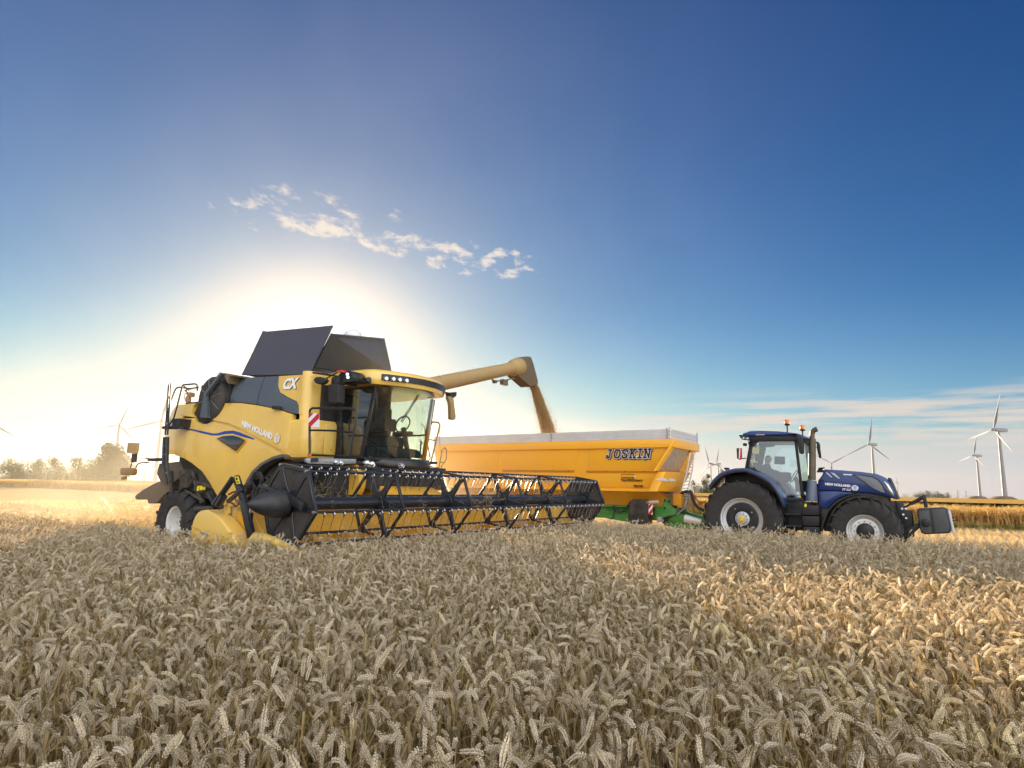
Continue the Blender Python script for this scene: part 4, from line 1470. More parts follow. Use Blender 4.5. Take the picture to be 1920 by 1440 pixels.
# reel drive cover and arms on the near end
k = MB()
k.lathe([(0, -.62), (.02, -.615), (.06, -.57), (.11, -.48), (.16, -.34), (.178, -.26), (.18, -.10)], (-.02, 0, RZ(0)), (0, 1, 0), 32)
k.build('reel_drive_cover', mat('drive_cover', (0.022, 0.024, 0.028), .42, dust=.15), CB, smooth=60)
k = MB()
k.bar((-0.051, -0.120, 1.551), (0.428, -0.120, 1.383), .05, .11)
k.bar((-0.462, -0.160, 1.642), (0.027, -0.160, 1.553), .06, .05)
k.bar((-0.874, -0.160, 1.594), (-0.677, -0.160, 1.669), .05, .05)
k.build('reel_arm', REEL, CB, bevel=.008)
k = MB()
k.bar((-0.979, -0.200, 1.752), (-0.746, -0.200, 1.434), .07, .085)
k.bar((-0.766, -0.200, 1.454), (-0.498, -0.200, 0.958), .07, .11)
k.bar((-0.591, -0.180, 1.279), (-0.596, -0.180, 1.139), .05, .055)
k.bar((-1.090, -0.220, 1.404), (-0.765, -0.220, 1.590), .05, .05)
k.bar((-1.575, -0.220, 1.527), (-1.434, -0.220, 1.372), .05, .04)
k.build('header_side_arm', REEL, CB, bevel=.008)
k = MB()
k.prism([(-0.948, 1.754), (-0.860, 1.757), (-0.798, 1.661), (-0.879, 1.654)], -.246, -.240)
st = k.build('warning_sticker', STICKER, CB, smooth=0)
k = MB()
k.prism([(-0.912, 1.741), (-0.873, 1.744), (-0.859, 1.711), (-0.894, 1.707)], -.250, -.247)
k.prism([(-0.880, 1.687), (-0.825, 1.691), (-0.816, 1.678), (-0.871, 1.674)], -.250, -.247)
k.build('sticker_print', DECAL_BLACK, st, smooth=0)
k = MB()
k.tube([(-1.379, -0.240, 1.353), (-0.992, -0.240, 1.725)], .042, 12)
k.tube([(-1.285, -0.240, 1.346), (-1.161, -0.240, 1.484)], .05, 12)
k.build('lift_cylinder', REEL, CB)
k = MB()
k.tube([(-0.603, -0.180, 1.448), (-0.608, -0.180, 1.278)], .016, 8)
k.tube([(-1.028, -0.150, 1.457), (-0.979, -0.150, 1.366)], .012, 8)
k.build('cylinder_rod', STEEL, CB)
k = MB()
bp = [Vector(q) for q in [(-0.754, -0.100, 1.700), (-0.711, -0.100, 1.762), (-0.646, -0.100, 1.793), (-0.559, -0.100, 1.774), (-0.533, -0.100, 1.713), (-0.557, -0.100, 1.641), (-0.608, -0.100, 1.580), (-0.630, -0.100, 1.498), (-0.631, -0.100, 1.447), (-0.687, -0.100, 1.476), (-0.697, -0.100, 1.547), (-0.673, -0.100, 1.619), (-0.729, -0.100, 1.649)]]
k.tube(bp, .022, 6, closed=True)
k.lathe([(.10, -.02), (.12, -.02), (.12, .02), (.10, .02)], (-0.635, -0.100, 1.712), (0, 1, 0), 18)
k.lathe([(.05, -.02), (.07, -.02), (.07, .02), (.05, .02)], (-0.666, -0.100, 1.512), (0, 1, 0), 14)
k.build('drive_belt', BLKM, CB)
k = MB()
for pts in ([(-0.979, -0.050, 1.646), (-0.876, -0.050, 1.668), (-0.828, -0.050, 1.700)], [(-1.357, -0.050, 1.501), (-1.251, -0.050, 1.536), (-1.127, -0.050, 1.559)], [(-1.205, 0.050, 1.420), (-1.035, 0.050, 1.488), (-0.882, 0.050, 1.534)], [(-0.640, 0.100, 1.643), (-0.562, 0.100, 1.696), (-0.457, 0.100, 1.667), (-0.397, 0.100, 1.586)], [(-1.362, -0.050, 1.416), (-1.149, -0.050, 1.349), (-0.901, -0.050, 1.481)]):
    k.tube(pts, .014, 6)
k.build('hydraulic_hose', RUST, CB)
# end sheet, divider and trough
k = MB()
DIV = [(-1.816, 0.910), (-1.816, 0.974), (-1.802, 1.049), (-1.780, 1.125), (-1.743, 1.191), (-1.684, 1.241), (-1.611, 1.269), (-1.518, 1.283), (-1.432, 1.275), (-1.248, 1.227), (-1.094, 1.171), (-0.935, 1.072), (-0.799, 0.979), (-0.680, 0.876), (-0.620, 0.811), (-1.417, 0.685), (-1.774, 0.764)]
k.prism(DIV, -.30, -.06)
k.build('crop_divider', YEL, CB, bevel=.03, seg=3)
k = MB()
k.prism([(-1.795, 1.044), (-1.606, 1.017), (-1.425, 0.953), (-1.258, 0.839), (-1.273, 0.823), (-1.449, 0.931), (-1.622, 0.995), (-1.798, 1.026)], -.306, -.296)
k.build('divider_groove', YEL2, CB)
k = MB()
k.prism([(-1.549, 0.982), (-1.323, 0.955), (-1.336, 0.926), (-1.547, 0.947)], -.308, -.302)
k.build('divider_plate', GALV, CB)
k = MB()
k.prism([(-1.484, 1.295), (-1.265, 1.323), (-0.961, 1.344), (-0.814, 1.298), (-0.635, 1.122), (-0.344, 0.949), (-0.263, 0.827), (-1.544, 0.740), (-1.705, 1.243)], -.05, -.02)
k.build('end_sheet', mat('inner_sheet', (0.62, 0.44, 0.16), .5, dust=.3), CB, bevel=.008)
k = MB()
k.prism([(-1.159, 1.228), (-1.129, 1.266), (-1.042, 1.290), (-0.780, 1.300), (-0.601, 1.125), (-0.396, 0.967), (-0.729, 0.948), (-0.919, 1.059)], -.062, -.05)
k.build('end_sheet_inset', YEL2, CB, bevel=.005)
k = MB()
k.prism([(-1.341, 1.343), (-1.245, 1.378), (-1.214, 1.244), (-1.246, 1.217), (-1.305, 1.240)], -.12, -.08)
k.build('hinge_plate', YEL, CB)
k = MB()
k.prism([(-1.070, 1.139), (-1.024, 1.131), (-1.045, 1.094), (-1.082, 1.103)], -.075, -.064)
k.build('warning_sticker', STICKER, CB)
k = MB()
nose = [Vector((-0.439, -0.160, 0.950)), Vector((-0.243, -0.160, 0.947)), Vector((0.109, -0.160, 0.898)), Vector((0.537, -0.160, 0.808))]
k.tube([nose[0] + Vector((-.12, 0, -.06)), nose[0], nose[1], nose[2], nose[3]], [.07, .09, .075, .05, .02], 12)
k.build('divider_nose', YEL, CB, smooth=60)
k = MB()
T = [(-1.02, 1.30), (-.92, 1.34), (-.90, 1.20), (-.86, .75), (-.72, .50), (-.45, .38), (.30, .33), (.30, .29), (-.5, .30), (-.85, .40), (-1.02, .7)]
k.prism(T, 0.0, HL)
k.build('header_trough', YEL2, CB, smooth=30)
k = MB()
k.cyl((-.50, .05, .70), (-.50, HL - .05, .70), .16, n=20)
for s_, va, vb in ((1, .05, 3.3), (-1, HL - .05, 4.9)):
    n_ = 60
    V = []
    for j in range(n_ + 1):
        f = j / n_
        a = s_ * f * 2 * math.pi * 6
        v_ = va + (vb - va) * f
        for r_ in (.15, .30):
            V.append((-.50 + r_ * math.cos(a), v_, .70 + r_ * math.sin(a)))
    k.add(V, [(2 * j, 2 * j + 1, 2 * j + 3, 2 * j + 2) for j in range(n_)])
k.build('feed_auger', YEL2, CB, smooth=40)
k = MB()
k.bb((.24, 0, .30), (.36, HL, .325))
for j in range(100):
    v_ = HL * (j + .5) / 100
    k.add([(.34, v_ - .025, .31), (.34, v_ + .025, .31), (.46, v_, .315)], [(0, 1, 2)])
k.build('cutterbar', STEEL, CB)
k = MB()
k.bb((-1.12, -.05, 1.22), (-1.02, HL + .05, 1.36))
k.bb((-1.12, -.05, .5), (-1.03, HL + .05, .62))
k.build('header_beam', YEL, CB, bevel=.01)
k = MB()
DIVF = [(-1.05, .3), (-1.05, 1.25), (-.6, 1.25), (.1, .8), (.9, .45), (1.0, .35), (.9, .28)]
k.prism(DIVF, HL + .08, HL + .22)
k.build('crop_divider', YEL, CB, bevel=.04, seg=3)

# ------------------------------------------------------------------ tipping trailer
TYEL = mat('trailer_yellow', (0.93, 0.44, 0.016), 0.34, coat=0.4, dust=0.10, vscale=1.6)
TYEL_D = mat('trailer_yellow_edge', (0.56, 0.25, 0.014), 0.45)
GRN = mat('chassis_green', (0.03, 0.22, 0.03), 0.4, coat=0.2, dust=0.2, vscale=5)
ALU = mat('aluminium_board', (0.66, 0.66, 0.66), 0.4, metal=0.35, var=0.15, vscale=3)
TR = machine('tipping_trailer', -3.9, 13.64, 'yellow tipping trailer with silver top boards on a green chassis, being filled with grain', 'trailer')
TV = 12.52
def tslant(u, z):
    return (2.95 - z) * .15
WALL = [(-8.35, 2.96), (.60, 2.96), (.16, 1.69), (-7.9, 1.69)]
panel('side_wall', WALL, TV, .06, TYEL, TR, tslant, step=.5, bevel=.004)
panel('side_wall', WALL, 2 * 13.64 - TV - .06, .06, TYEL, TR, lambda u, z: -tslant(u, z), step=.5, bevel=.004)
k = MB()
k.prism([(-8.38, 2.95), (.64, 2.95), (.66, 3.20), (-8.42, 3.20)], 12.44, 12.56)
k.build('top_flange', TYEL, TR, bevel=.012)
k = MB()
k.prism([(-8.38, 2.95), (.64, 2.95), (.66, 3.20), (-8.42, 3.20)], 14.72, 14.84)
k.build('top_flange', TYEL, TR, bevel=.012)
for a, b in (((-8.44, -3.42)), ((-3.38, .57))):
    k = MB()
    for z_ in (3.205, 3.30, 3.395):
        k.bb((a, 12.46, z_), (b, 12.49, z_ + .092))
    k.build('top_board', ALU, TR, bevel=.004, seg=1)
k = MB()
k.bb((-8.44, 14.78, 3.205), (.57, 14.81, 3.49))
k.build('top_board', ALU, TR)
for z_ in (3.205, 3.30, 3.395):
    pass
k = MB()
for z_ in (3.205, 3.30, 3.395):
    k.bb((.60, 12.49, z_), (.63, 14.79, z_ + .092))
k.build('top_board', ALU, TR, bevel=.004, seg=1)
k = MB()
k.bb((-8.46, 12.49, 3.205), (-8.43, 14.79, 3.49))
k.build('top_board', ALU, TR)
for uu in (.52, .60, -3.40):
    k = MB()
    k.bb((uu - .012, 12.43, 3.19), (uu + .012, 12.46, 3.53))
    k.build('board_post', GALV, TR)
k = MB()
k.bb((.62, 14.78, 3.19), (.65, 14.82, 3.56))
k.build('board_post', GALV, TR)
# raised pressings on the near side
for pts in ([(-5.306, 3.004), (-2.431, 2.968), (-2.617, 2.270), (-5.461, 2.293)], [(-2.011, 2.971), (0.489, 2.966), (0.345, 2.297), (0.192, 2.252), (-2.173, 2.252)], [(-8.430, 3.042), (-5.483, 3.007), (-5.645, 2.304), (-8.392, 2.333)]):
    panel('wall_pressing', pts, TV + .012 - .03, .03, TYEL, TR, tslant, step=.5, bevel=.012)
for pts in ([(-5.501, 2.211), (-2.661, 2.203), (-2.721, 1.937), (-5.609, 1.903)], [(-2.215, 2.186), (0.167, 2.199), (0.089, 1.813), (-2.274, 1.759)]):
    panel('wall_pressing', pts, TV + .012 - .03, .03, TYEL, TR, tslant, step=.5, bevel=.012)
for pts in ([(-5.397, 2.294), (-2.617, 2.291), (-2.628, 2.242), (-5.409, 2.241)], [(-2.173, 2.282), (0.280, 2.280), (0.270, 2.244), (-2.184, 2.234)]):
    panel('hinge_strip', pts, TV - .045, .03, TYEL_D, TR, tslant, step=.5, bevel=.003)
k = MB()
for p_ in [(-4.725, 2.270), (-4.077, 2.272), (-3.420, 2.269), (-2.814, 2.265), (-1.516, 2.255), (-0.878, 2.253), (-0.253, 2.251), (0.136, 2.248)]:
    k.cyl((p_[0], TV + tslant(*p_) - .052, p_[1]), (p_[0], TV + tslant(*p_) - .04, p_[1]), .016, n=8)
o = k.build('rivet', DECAL_BLACK, TR)
# keel of the hopper
k = MB()
k.loft([[(-7.9, 12.68, 1.70), (-7.9, 14.60, 1.70), (-7.85, 14.42, 1.50), (-7.8, 14.30, 1.24), (-7.8, 12.98, 1.24), (-7.85, 12.86, 1.50)], [(.16, 12.68, 1.70), (.16, 14.60, 1.70), (.22, 14.42, 1.50), (.12, 14.30, 1.24), (.12, 12.98, 1.24), (.22, 12.86, 1.50)]])
k.build('hopper_floor', TYEL_D, TR, bevel=.015)
k = MB()
k.bb((-7.9, 12.64, 1.66), (.17, 12.70, 1.73))
k.build('lower_rail', TYEL, TR, bevel=.01)
# front wall
def fslant(c):
    return Vector((c.x + (c.z - 2.95) * .33, c.y, c.z))
k = MB()
k.prism([(12.55, 2.97), (14.76, 2.97), (14.56, 1.69), (12.72, 1.69)], .54, .58, 'vz')
k.build('front_wall', TYEL, TR, fn=fslant)
k = MB()
k.prism([(12.46, 2.95), (14.84, 2.95), (14.84, 3.20), (12.46, 3.20)], .60, .70, 'vz')
k.build('top_flange', TYEL, TR, bevel=.012)
k = MB()
k.prism([(12.816, 3.052), (14.244, 3.051), (13.822, 2.303), (12.053, 2.270)], .60, .615, 'vz')
k.build('front_sheet', mat('brushed_sheet', (0.62, 0.56, 0.54), .28, metal=.8, var=.3, vscale=6), TR, fn=fslant)
k = MB()
k.prism([(12.510, 3.139), (12.813, 3.051), (12.000, 2.260), (11.739, 2.242)], .60, .66, 'vz')
k.prism([(14.185, 3.047), (14.509, 3.038), (14.134, 2.304), (13.764, 2.292)], .60, .66, 'vz')
k.build('front_post', TYEL, TR, bevel=.008, fn=fslant)
k = MB()
k.prism([(12.035, 2.234), (14.140, 2.284), (13.685, 1.679), (11.825, 1.683)], .60, .86, 'vz')
k.build('cylinder_housing', TYEL, TR, bevel=.02, fn=fslant)
k = MB()
k.prism([(11.653, 2.043), (12.129, 2.054), (12.496, 1.984), (12.370, 1.963), (11.420, 1.995)], .87, .875, 'vz')
k.prism([(12.374, 2.052), (12.883, 2.055), (13.009, 1.986), (12.495, 1.975)], .87, .875, 'vz')
k.build('housing_sticker', DECAL_WHITE, TR, fn=fslant)
k = MB()
k.bb((.5, 12.9, 1.28), (.75, 14.2, 1.62))
k.build('front_beam', TYEL_D, TR, bevel=.02)
# lettering: strokes with slab serifs, white edge, black shadow
LT = {
 'J': [[(.30, 1), (.75, 1)], [(.55, 1), (.55, .28), (.46, .08), (.28, .02), (.12, .10), (.06, .26), (.16, .30)]],
 'O': [[(.5, 1), (.22, .92), (.08, .68), (.08, .32), (.22, .08), (.5, 0), (.78, .08), (.92, .32), (.92, .68), (.78, .92), (.5, 1)]],
 'S': [[(.84, .74), (.80, .90), (.6, 1), (.34, 1), (.14, .88), (.12, .70), (.28, .56), (.66, .44), (.84, .30), (.80, .10), (.6, 0), (.32, 0), (.14, .10), (.10, .28)]],
 'K': [[(.05, 1), (.38, 1)], [(.05, 0), (.38, 0)], [(.22, 1), (.22, 0)], [(.22, .42), (.80, 1)], [(.45, .62), (.84, 0)], [(.66, 1), (.98, 1)], [(.70, 0), (1.0, 0)]],
 'I': [[(.15, 1), (.65, 1)], [(.15, 0), (.65, 0)], [(.40, 1), (.40, 0)]],
 'N': [[(.02, 1), (.30, 1)], [(.02, 0), (.36, 0)], [(.19, 0), (.19, 1)], [(.19, 1), (.80, 0)], [(.80, 0), (.80, 1)], [(.64, 1), (.98, 1)]],
}
l0 = Vector((-1.466, 12.550, 2.665)); l1 = Vector((0.057, 12.550, 2.652))
lw = (l1 - l0).length
lh = .235
def letters(name, word, w_, m_, off, lift, par):
    k = MB()
    adv = lw / 6.35
    x0 = 0.0
    for i, ch in enumerate(word):
        sx = adv * (.86 if ch != 'I' else .80)
        for st in LT[ch]:
            P = [(x0 + p[0] * sx + p[1] * lh * .22, p[1] * lh) for p in st]
            for j in range(len(P) - 1):
                a, b = Vector(P[j]), Vector(P[j + 1])
                d = (b - a).normalized()
                a, b = a - d * w_ * .45, b + d * w_ * .45
                n = Vector((-d.y, d.x)) * w_ / 2
                q = [(l0.x + c.x + off[0], TV + tslant(0, l0.z + c.y + off[1]) - .035 - lift, l0.z + c.y + off[1]) for c in (a - n, b - n, b + n, a + n)]
                k.add(q, [(0, 1, 2, 3)])
        x0 += adv * (1.06 if ch != 'I' else .86)
    return k.build(name, m_, par, smooth=0)
for x_, y_, mm in ((1000, 210, 'y'), (1075, 205, 'g'), (1120, 300, 'g'), (1035, 450, 'y'), (1125, 440, 'g')):
    pass
k = MB()
for q in ([(-0.380, 2.884), (-0.315, 2.883), (-0.309, 2.820), (-0.377, 2.821)], [(-0.335, 2.619), (-0.265, 2.619), (-0.262, 2.569), (-0.328, 2.570)]):
    k.add([(a, TV + tslant(a, b) - .037, b) for a, b in q], [(0, 1, 2, 3)])
k.build('emblem_square', STICKER, TR, smooth=0)
k = MB()
for q in ([(-0.291, 2.888), (-0.218, 2.887), (-0.210, 2.827), (-0.280, 2.828)], [(-0.236, 2.778), (-0.187, 2.777), (-0.182, 2.700), (-0.235, 2.701)], [(-0.230, 2.629), (-0.160, 2.629), (-0.155, 2.566), (-0.222, 2.567)]):
    k.add([(a, TV + tslant(a, b) - .0375, b) for a, b in q], [(0, 1, 2, 3)])
k.build('emblem_square', mat('emblem_green', (0.06, 0.30, 0.12), .4), TR, smooth=0)
letters('name_shadow', 'JOSKIN', .085, DECAL_BLACK, (.022, -.022), .004, TR)
letters('name_edge', 'JOSKIN', .082, DECAL_WHITE, (0, 0), .007, TR)
letters('name_letters', 'JOSKIN', .050, mat('decal_brown', (0.055, 0.03, 0.025), .45), (0, 0), .010, TR)
onw = lambda c: Vector((c.x, TV + tslant(c.x, c.z) - .040 + (c.y - TV) * .0, c.z))
DK = mat('decal_dark', (0.05, 0.025, 0.008), .5)
p0 = Vector((-0.970, 12.620, 2.049)); p1 = Vector((-0.590, 12.620, 2.053))
lettering('type_badge', 'ADVANTAGE', p0, (1, 0, 0), (0, 0, 1), DK, TR, width=(p1 - p0).length, size=.12, bold=.004, shear=.2, fn=onw)
k = MB()
fr = [Vector((a, TV + tslant(a, b) - .042, b)) for a, b in [(-1.012, 2.023), (-0.987, 2.151), (-0.963, 2.172), (-0.577, 2.174), (-0.553, 2.156), (-0.556, 2.143)]]
k.tube(fr, .006, 4)
fr = [Vector((a, TV + tslant(a, b) - .042, b)) for a, b in [(-1.012, 2.023), (-0.579, 2.027), (-0.555, 2.044), (-0.554, 2.055)]]
k.tube(fr, .006, 4)
k.build('badge_frame', DK, TR)
k = MB()
k.add([(a, TV + tslant(a, b) - .042, b) for a, b in [(-0.570, 2.143), (-0.546, 2.143), (-0.547, 2.055), (-0.576, 2.055)]], [(0, 1, 2, 3)])
k.build('badge_end', DECAL_WHITE, TR, smooth=0)
p0 = Vector((-1.016, 12.620, 1.956)); p1 = Vector((-0.314, 12.620, 1.965))
lettering('type_name', 'Trans-SPACE 8000/27', p0, (1, 0, 0), (0, 0, 1), DK, TR, width=(p1 - p0).length, size=.1, bold=.004, fn=onw)
p0 = Vector((-0.624, 12.660, 1.786)); p1 = Vector((-0.317, 12.660, 1.791))
lettering('type_code', 'TRC150', p0, (1, 0, 0), (0, 0, 1), DK, TR, width=(p1 - p0).length, size=.1, bold=.006, fn=lambda c: Vector((c.x, 12.632, c.z)))
k = MB()
for q in ([(-0.030, 1.823), (0.079, 1.825), (0.062, 1.798), (-0.013, 1.796)], [(-0.007, 1.786), (0.067, 1.787), (0.055, 1.733), (0.003, 1.732)]):
    k.add([(a, 12.632, b) for a, b in q], [(0, 1, 2, 3)])
k.build('tie_down_sticker', STICKER, TR, smooth=0)
# chassis
k = MB()
k.bb((-7.9, 13.15, .82), (.5, 13.4, 1.2))
k.bb((-7.9, 13.9, .82), (.5, 14.15, 1.2))
for uu in (-7.7, -5.6, -3.6, -1.8, .1):
    k.bb((uu - .1, 13.3, .85), (uu + .1, 14.0, 1.15))
k.build('chassis_frame', GRN, TR, bevel=.015)
k = MB()
k.prism([(-0.089, 1.435), (0.027, 1.460), (0.359, 1.480), (0.367, 1.286), (0.545, 1.186), (0.542, 1.036), (-0.098, 0.838)], 12.98, 13.10)
k.build('chassis_plate', GRN, TR, bevel=.01)
k = MB()
for q in ((0.214, 1.422), (0.210, 1.196), (0.339, 1.393)):
    k.cyl((q[0], 12.965, q[1]), (q[0], 12.985, q[1]), .035, n=10)
k.build('plate_hole', BLKM, TR)
k = MB()
DB = [(0.011, 1.011), (0.334, 1.067), (0.738, 1.008), (1.302, 0.832), (1.317, 0.604), (0.551, 0.605), (0.098, 0.690)]
k.prism(DB, 13.2, 13.5)
k.build('drawbar', GRN, TR, bevel=.02)
k = MB()
k.prism([(.2, .80), (1.6, .62), (2.6, .55), (2.6, .70), (1.5, .86), (.2, 1.18)], 13.85, 14.05)
k.bar((1.5, 13.64, .66), (2.75, 13.64, .58), .3, .14)
k.build('drawbar', GRN, TR, bevel=.02)
k = MB()
k.prism([(-1.522, 0.954), (-0.952, 0.999), (-0.954, 0.733), (-1.674, 0.812), (-1.623, 0.905)], 13.0, 13.2)
k.prism([(-1.852, 1.386), (-0.948, 1.456), (-0.951, 1.177), (-1.801, 1.159)], 13.0, 13.1)
k.build('side_beam', GRN, TR, bevel=.015)
k = MB()
k.bb((-1.547, 12.950, 1.293), [a + b for a, b in zip((-1.371, 12.950, 1.456), (0, .12, 0))])
k.build('valve_block', GALV, TR, bevel=.01)
k = MB()
for pts in ([(-1.864, 12.920, 1.238), (-1.735, 12.920, 1.401), (-1.457, 12.920, 1.443)], [(-0.865, 12.920, 1.336), (-1.013, 12.920, 1.131), (-1.161, 12.920, 1.015), (-1.334, 12.920, 1.030), (-1.433, 12.920, 1.229)], [(-1.433, 12.920, 1.229), (-1.384, 12.920, 1.028), (-1.422, 12.920, 0.848), (-1.509, 12.920, 0.799)], [(-1.358, 12.920, 1.186), (-1.210, 12.920, 1.035), (-0.965, 12.920, 1.066)]):
    k.tube(pts, .018, 6)
k.build('brake_hose', BLKM, TR)
k = MB()
BX = [(-0.776, 1.384), (-0.704, 1.430), (-0.255, 1.431), (-0.186, 1.379), (-0.194, 0.777), (-0.242, 0.700), (-0.782, 0.684), (-0.810, 0.813)]
k.prism(BX, 12.70, 13.05)
k.build('side_tank', mat('tank_plastic', (0.022, 0.018, 0.016), .45, dust=.35, vscale=3), TR, bevel=.04, seg=3)
k = MB()
k.prism([(-0.158, 1.305), (-0.029, 1.309), (-0.040, 1.003), (-0.162, 1.007)], 12.655, 12.67)
mp = k.build('marker_plate', DECAL_WHITE, TR)
k = MB()
for q in ([(-0.155, 1.273), (-0.101, 1.307), (-0.025, 1.309), (-0.156, 1.144)], [(-0.158, 1.048), (-0.027, 1.213), (-0.031, 1.085), (-0.089, 1.003), (-0.158, 1.007)]):
    k.add([(a, 12.653, b) for a, b in q], [tuple(range(len(q)))])
k.build('red_stripe', RED, mp, smooth=0)
k = MB()
k.tube([(-0.155, 12.700, 1.358), (0.132, 12.700, 1.378)], .05, 10)
k.build('air_tank', ALU, TR)
k = MB()
k.prism([(-0.213, 1.400), (-0.166, 1.401), (-0.163, 1.315), (-0.218, 1.314)], 12.65, 12.70)
k.build('side_marker', AMBER, TR, bevel=.008)
k = MB()
k.prism([(0.088, 0.950), (0.216, 0.935), (0.214, 0.797), (0.085, 0.791)], 12.68, 12.85)
k.prism([(-0.692, 0.820), (-0.480, 0.819), (-0.480, 0.765), (-0.693, 0.755)], 12.66, 12.70)
k.build('chassis_fitting', GALV, TR, bevel=.01)
k = MB()
c0, c1 = Vector((0.782, 13.100, 0.917)), Vector((1.270, 13.100, 0.844))
k.tube([c0, c1], [.12, .08], 16)
k.build('suspension_cylinder', ALU, TR)
# hose stand, hoses, spiral lead
k = MB()
k.tube([(0.832, 13.200, 1.729), (0.816, 13.200, 1.513), (0.767, 13.200, 1.298), (0.697, 13.200, 1.188), (0.469, 13.200, 1.008)], .035, 8)
k.tube([(0.764, 13.200, 1.684), (0.886, 13.200, 1.676)], .03, 8)
for a in range(5):
    y_ = 910 + a * 22
k.bar((0.746, 13.150, 1.587), (0.934, 13.150, 1.580), .04, .03)
k.bar((0.755, 13.150, 1.501), (0.922, 13.150, 1.516), .04, .03)
k.tube([(0.868, 13.250, 1.644), (0.853, 13.250, 1.471), (0.803, 13.250, 1.234), (0.736, 13.250, 1.189)], .02, 6)
k.build('hose_stand', GALV, TR)
for pts, r_ in (([(0.115, 13.100, 0.758), (0.209, 13.100, 0.935), (0.396, 13.100, 1.179), (0.559, 13.100, 1.421), (0.629, 13.100, 1.573), (0.720, 13.100, 1.661), (0.866, 13.100, 1.707)], .045), ([(0.203, 13.050, 0.786), (0.389, 13.050, 1.029), (0.528, 13.050, 1.248), (0.622, 13.050, 1.465), (0.715, 13.050, 1.628), (0.850, 13.050, 1.685)], .03), ([(0.910, 13.100, 1.719), (0.986, 13.100, 1.645), (1.026, 13.100, 1.476), (1.087, 13.100, 1.330), (1.193, 13.100, 1.228), (1.342, 13.100, 1.171)], .045), ([(0.124, 13.150, 1.082), (0.217, 13.150, 1.150), (0.331, 13.150, 1.111), (0.442, 13.150, 0.986)], .02)):
    k = MB()
    pts = [Vector(p) for p in pts]
    k.tube(pts, r_, 8)
    k.build('hydraulic_hose', BLKM, TR, smooth=60)
k = MB()
sa, sb = Vector((0.983, 13.300, 1.593)), Vector((1.340, 13.300, 1.432))
pts = []
for i in range(120):
    f = i / 119
    q = sa.lerp(sb, f) + Vector((0, 0, -.12 * math.sin(f * math.pi)))
    a = f * 2 * math.pi * 14
    pts.append(q + Vector((0, math.cos(a), math.sin(a))) * .035)
k.tube(pts, .007, 4)
k.build('spiral_lead', RUST, TR)
# ladder on the front wall
k = MB()
k.tube([(0.800, 13.612, 2.849), (0.800, 13.227, 2.205), (0.800, 12.815, 1.714)], .02, 6)
k.tube([(0.800, 13.997, 2.894), (0.800, 13.763, 2.310), (0.800, 13.340, 1.751)], .02, 6)
ld = k.build('front_ladder', ALU, TR)
A0, A1, B0, B1 = [Vector(q) for q in ((0.800, 13.612, 2.849), (0.800, 12.815, 1.714), (0.800, 13.997, 2.894), (0.800, 13.340, 1.751))]
for i in range(11):
    f = (i + .5) / 11
    k = MB()
    k.tube([A0.lerp(A1, f) + Vector((0, 0, 0)), B0.lerp(B1, f)], .013, 6)
    k.build('rung', ALU, ld)
for uu in (-4.6, -6.15):
    for vv, nn in ((12.78, -1), (14.5, 1)):
        tyre('tyre', (uu, vv, .68), .68, .55, .33, TR, lugs=18, near=nn, rim_m=WHT, lug_h=.02)
k = MB()
k.bb((-6.2, 12.8, .6), (-6.1, 14.5, .76))
k.bb((-4.65, 12.8, .6), (-4.55, 14.5, .76))
k.bb((-6.6, 13.1, .6), (-4.2, 13.25, .85))
k.build('axle', GRN, TR)

# ------------------------------------------------------------------ tractor
TB = mat('tractor_blue', (0.007, 0.034, 0.17), 0.24, coat=0.7, dust=0.08, vscale=3)
TBK = mat('tractor_black', (0.014, 0.014, 0.016), 0.42, dust=0.08, vscale=6)
SILV = mat('rim_silver', (0.60, 0.61, 0.63), 0.35, metal=0.6, dust=0.1)
EXH = mat('exhaust_pipe', (0.16, 0.135, 0.10), 0.4, metal=0.7, var=0.4, vscale=9)
MESHG = mat('grille_mesh', (0.22, 0.23, 0.26), 0.4, metal=0.5, bump=0.5, bscale=200)
VC = 13.66
TT = machine('tractor', 3.9, VC, 'dark blue tractor coupled in front of the yellow trailer, two amber beacons on its roof', 'tractor')
for vv, nn in ((12.79, -1), (2 * VC - 12.79, 1)):
    tb, rim = tyre('rear_tyre', (2.53, vv, 1.0), 1.045, .68, .56, TT, lugs=22, near=nn, rim_m=SILV, style='flat', lug_h=.05)
    k = MB()
    h = .34
    k.lathe([(.40, nn * h * .40), (.42, nn * h * .50), (.40, nn * h * .52), (.22, nn * h * .46), (.21, nn * h * .30), (0, nn * h * .30)], (2.53, vv, 1.0), (0, 1, 0), 40)
    dk_ = k.build('rim_disc', TBK, rim, smooth=40)
    k = MB()
    k.lathe([(.19, nn * h * .2), (.19, nn * h * .48), (.13, nn * h * .52), (.12, nn * h * .62), (0, nn * h * .62)], (2.53, vv, 1.0), (0, 1, 0), 28)
    k.build('hub', SILV, rim, smooth=35)
    k = MB()
    k.lathe([(.075, nn * h * .6), (.075, nn * h * .74), (.05, nn * h * .80), (0, nn * h * .80)], (2.53, vv, 1.0), (0, 1, 0), 20)
    k.build('hub_cap', mat('hub_yellow', (0.75, 0.5, 0.03), .4), rim, smooth=35)
    k = MB()
    for i in range(10):
        a = i * .628
        k.cyl((2.53 + .155 * math.cos(a), vv + nn * h * .46, 1.0 + .155 * math.sin(a)), (2.53 + .155 * math.cos(a), vv + nn * h * .60, 1.0 + .155 * math.sin(a)), .016, n=6)
    for i in range(4):
        a = i * 1.571 + .6
        k.cyl((2.53 + .31 * math.cos(a), vv + nn * h * .46, 1.0 + .31 * math.sin(a)), (2.53 + .31 * math.cos(a), vv + nn * h * .56, 1.0 + .31 * math.sin(a)), .02, n=6)
    k.build('wheel_nut', STEEL, rim)
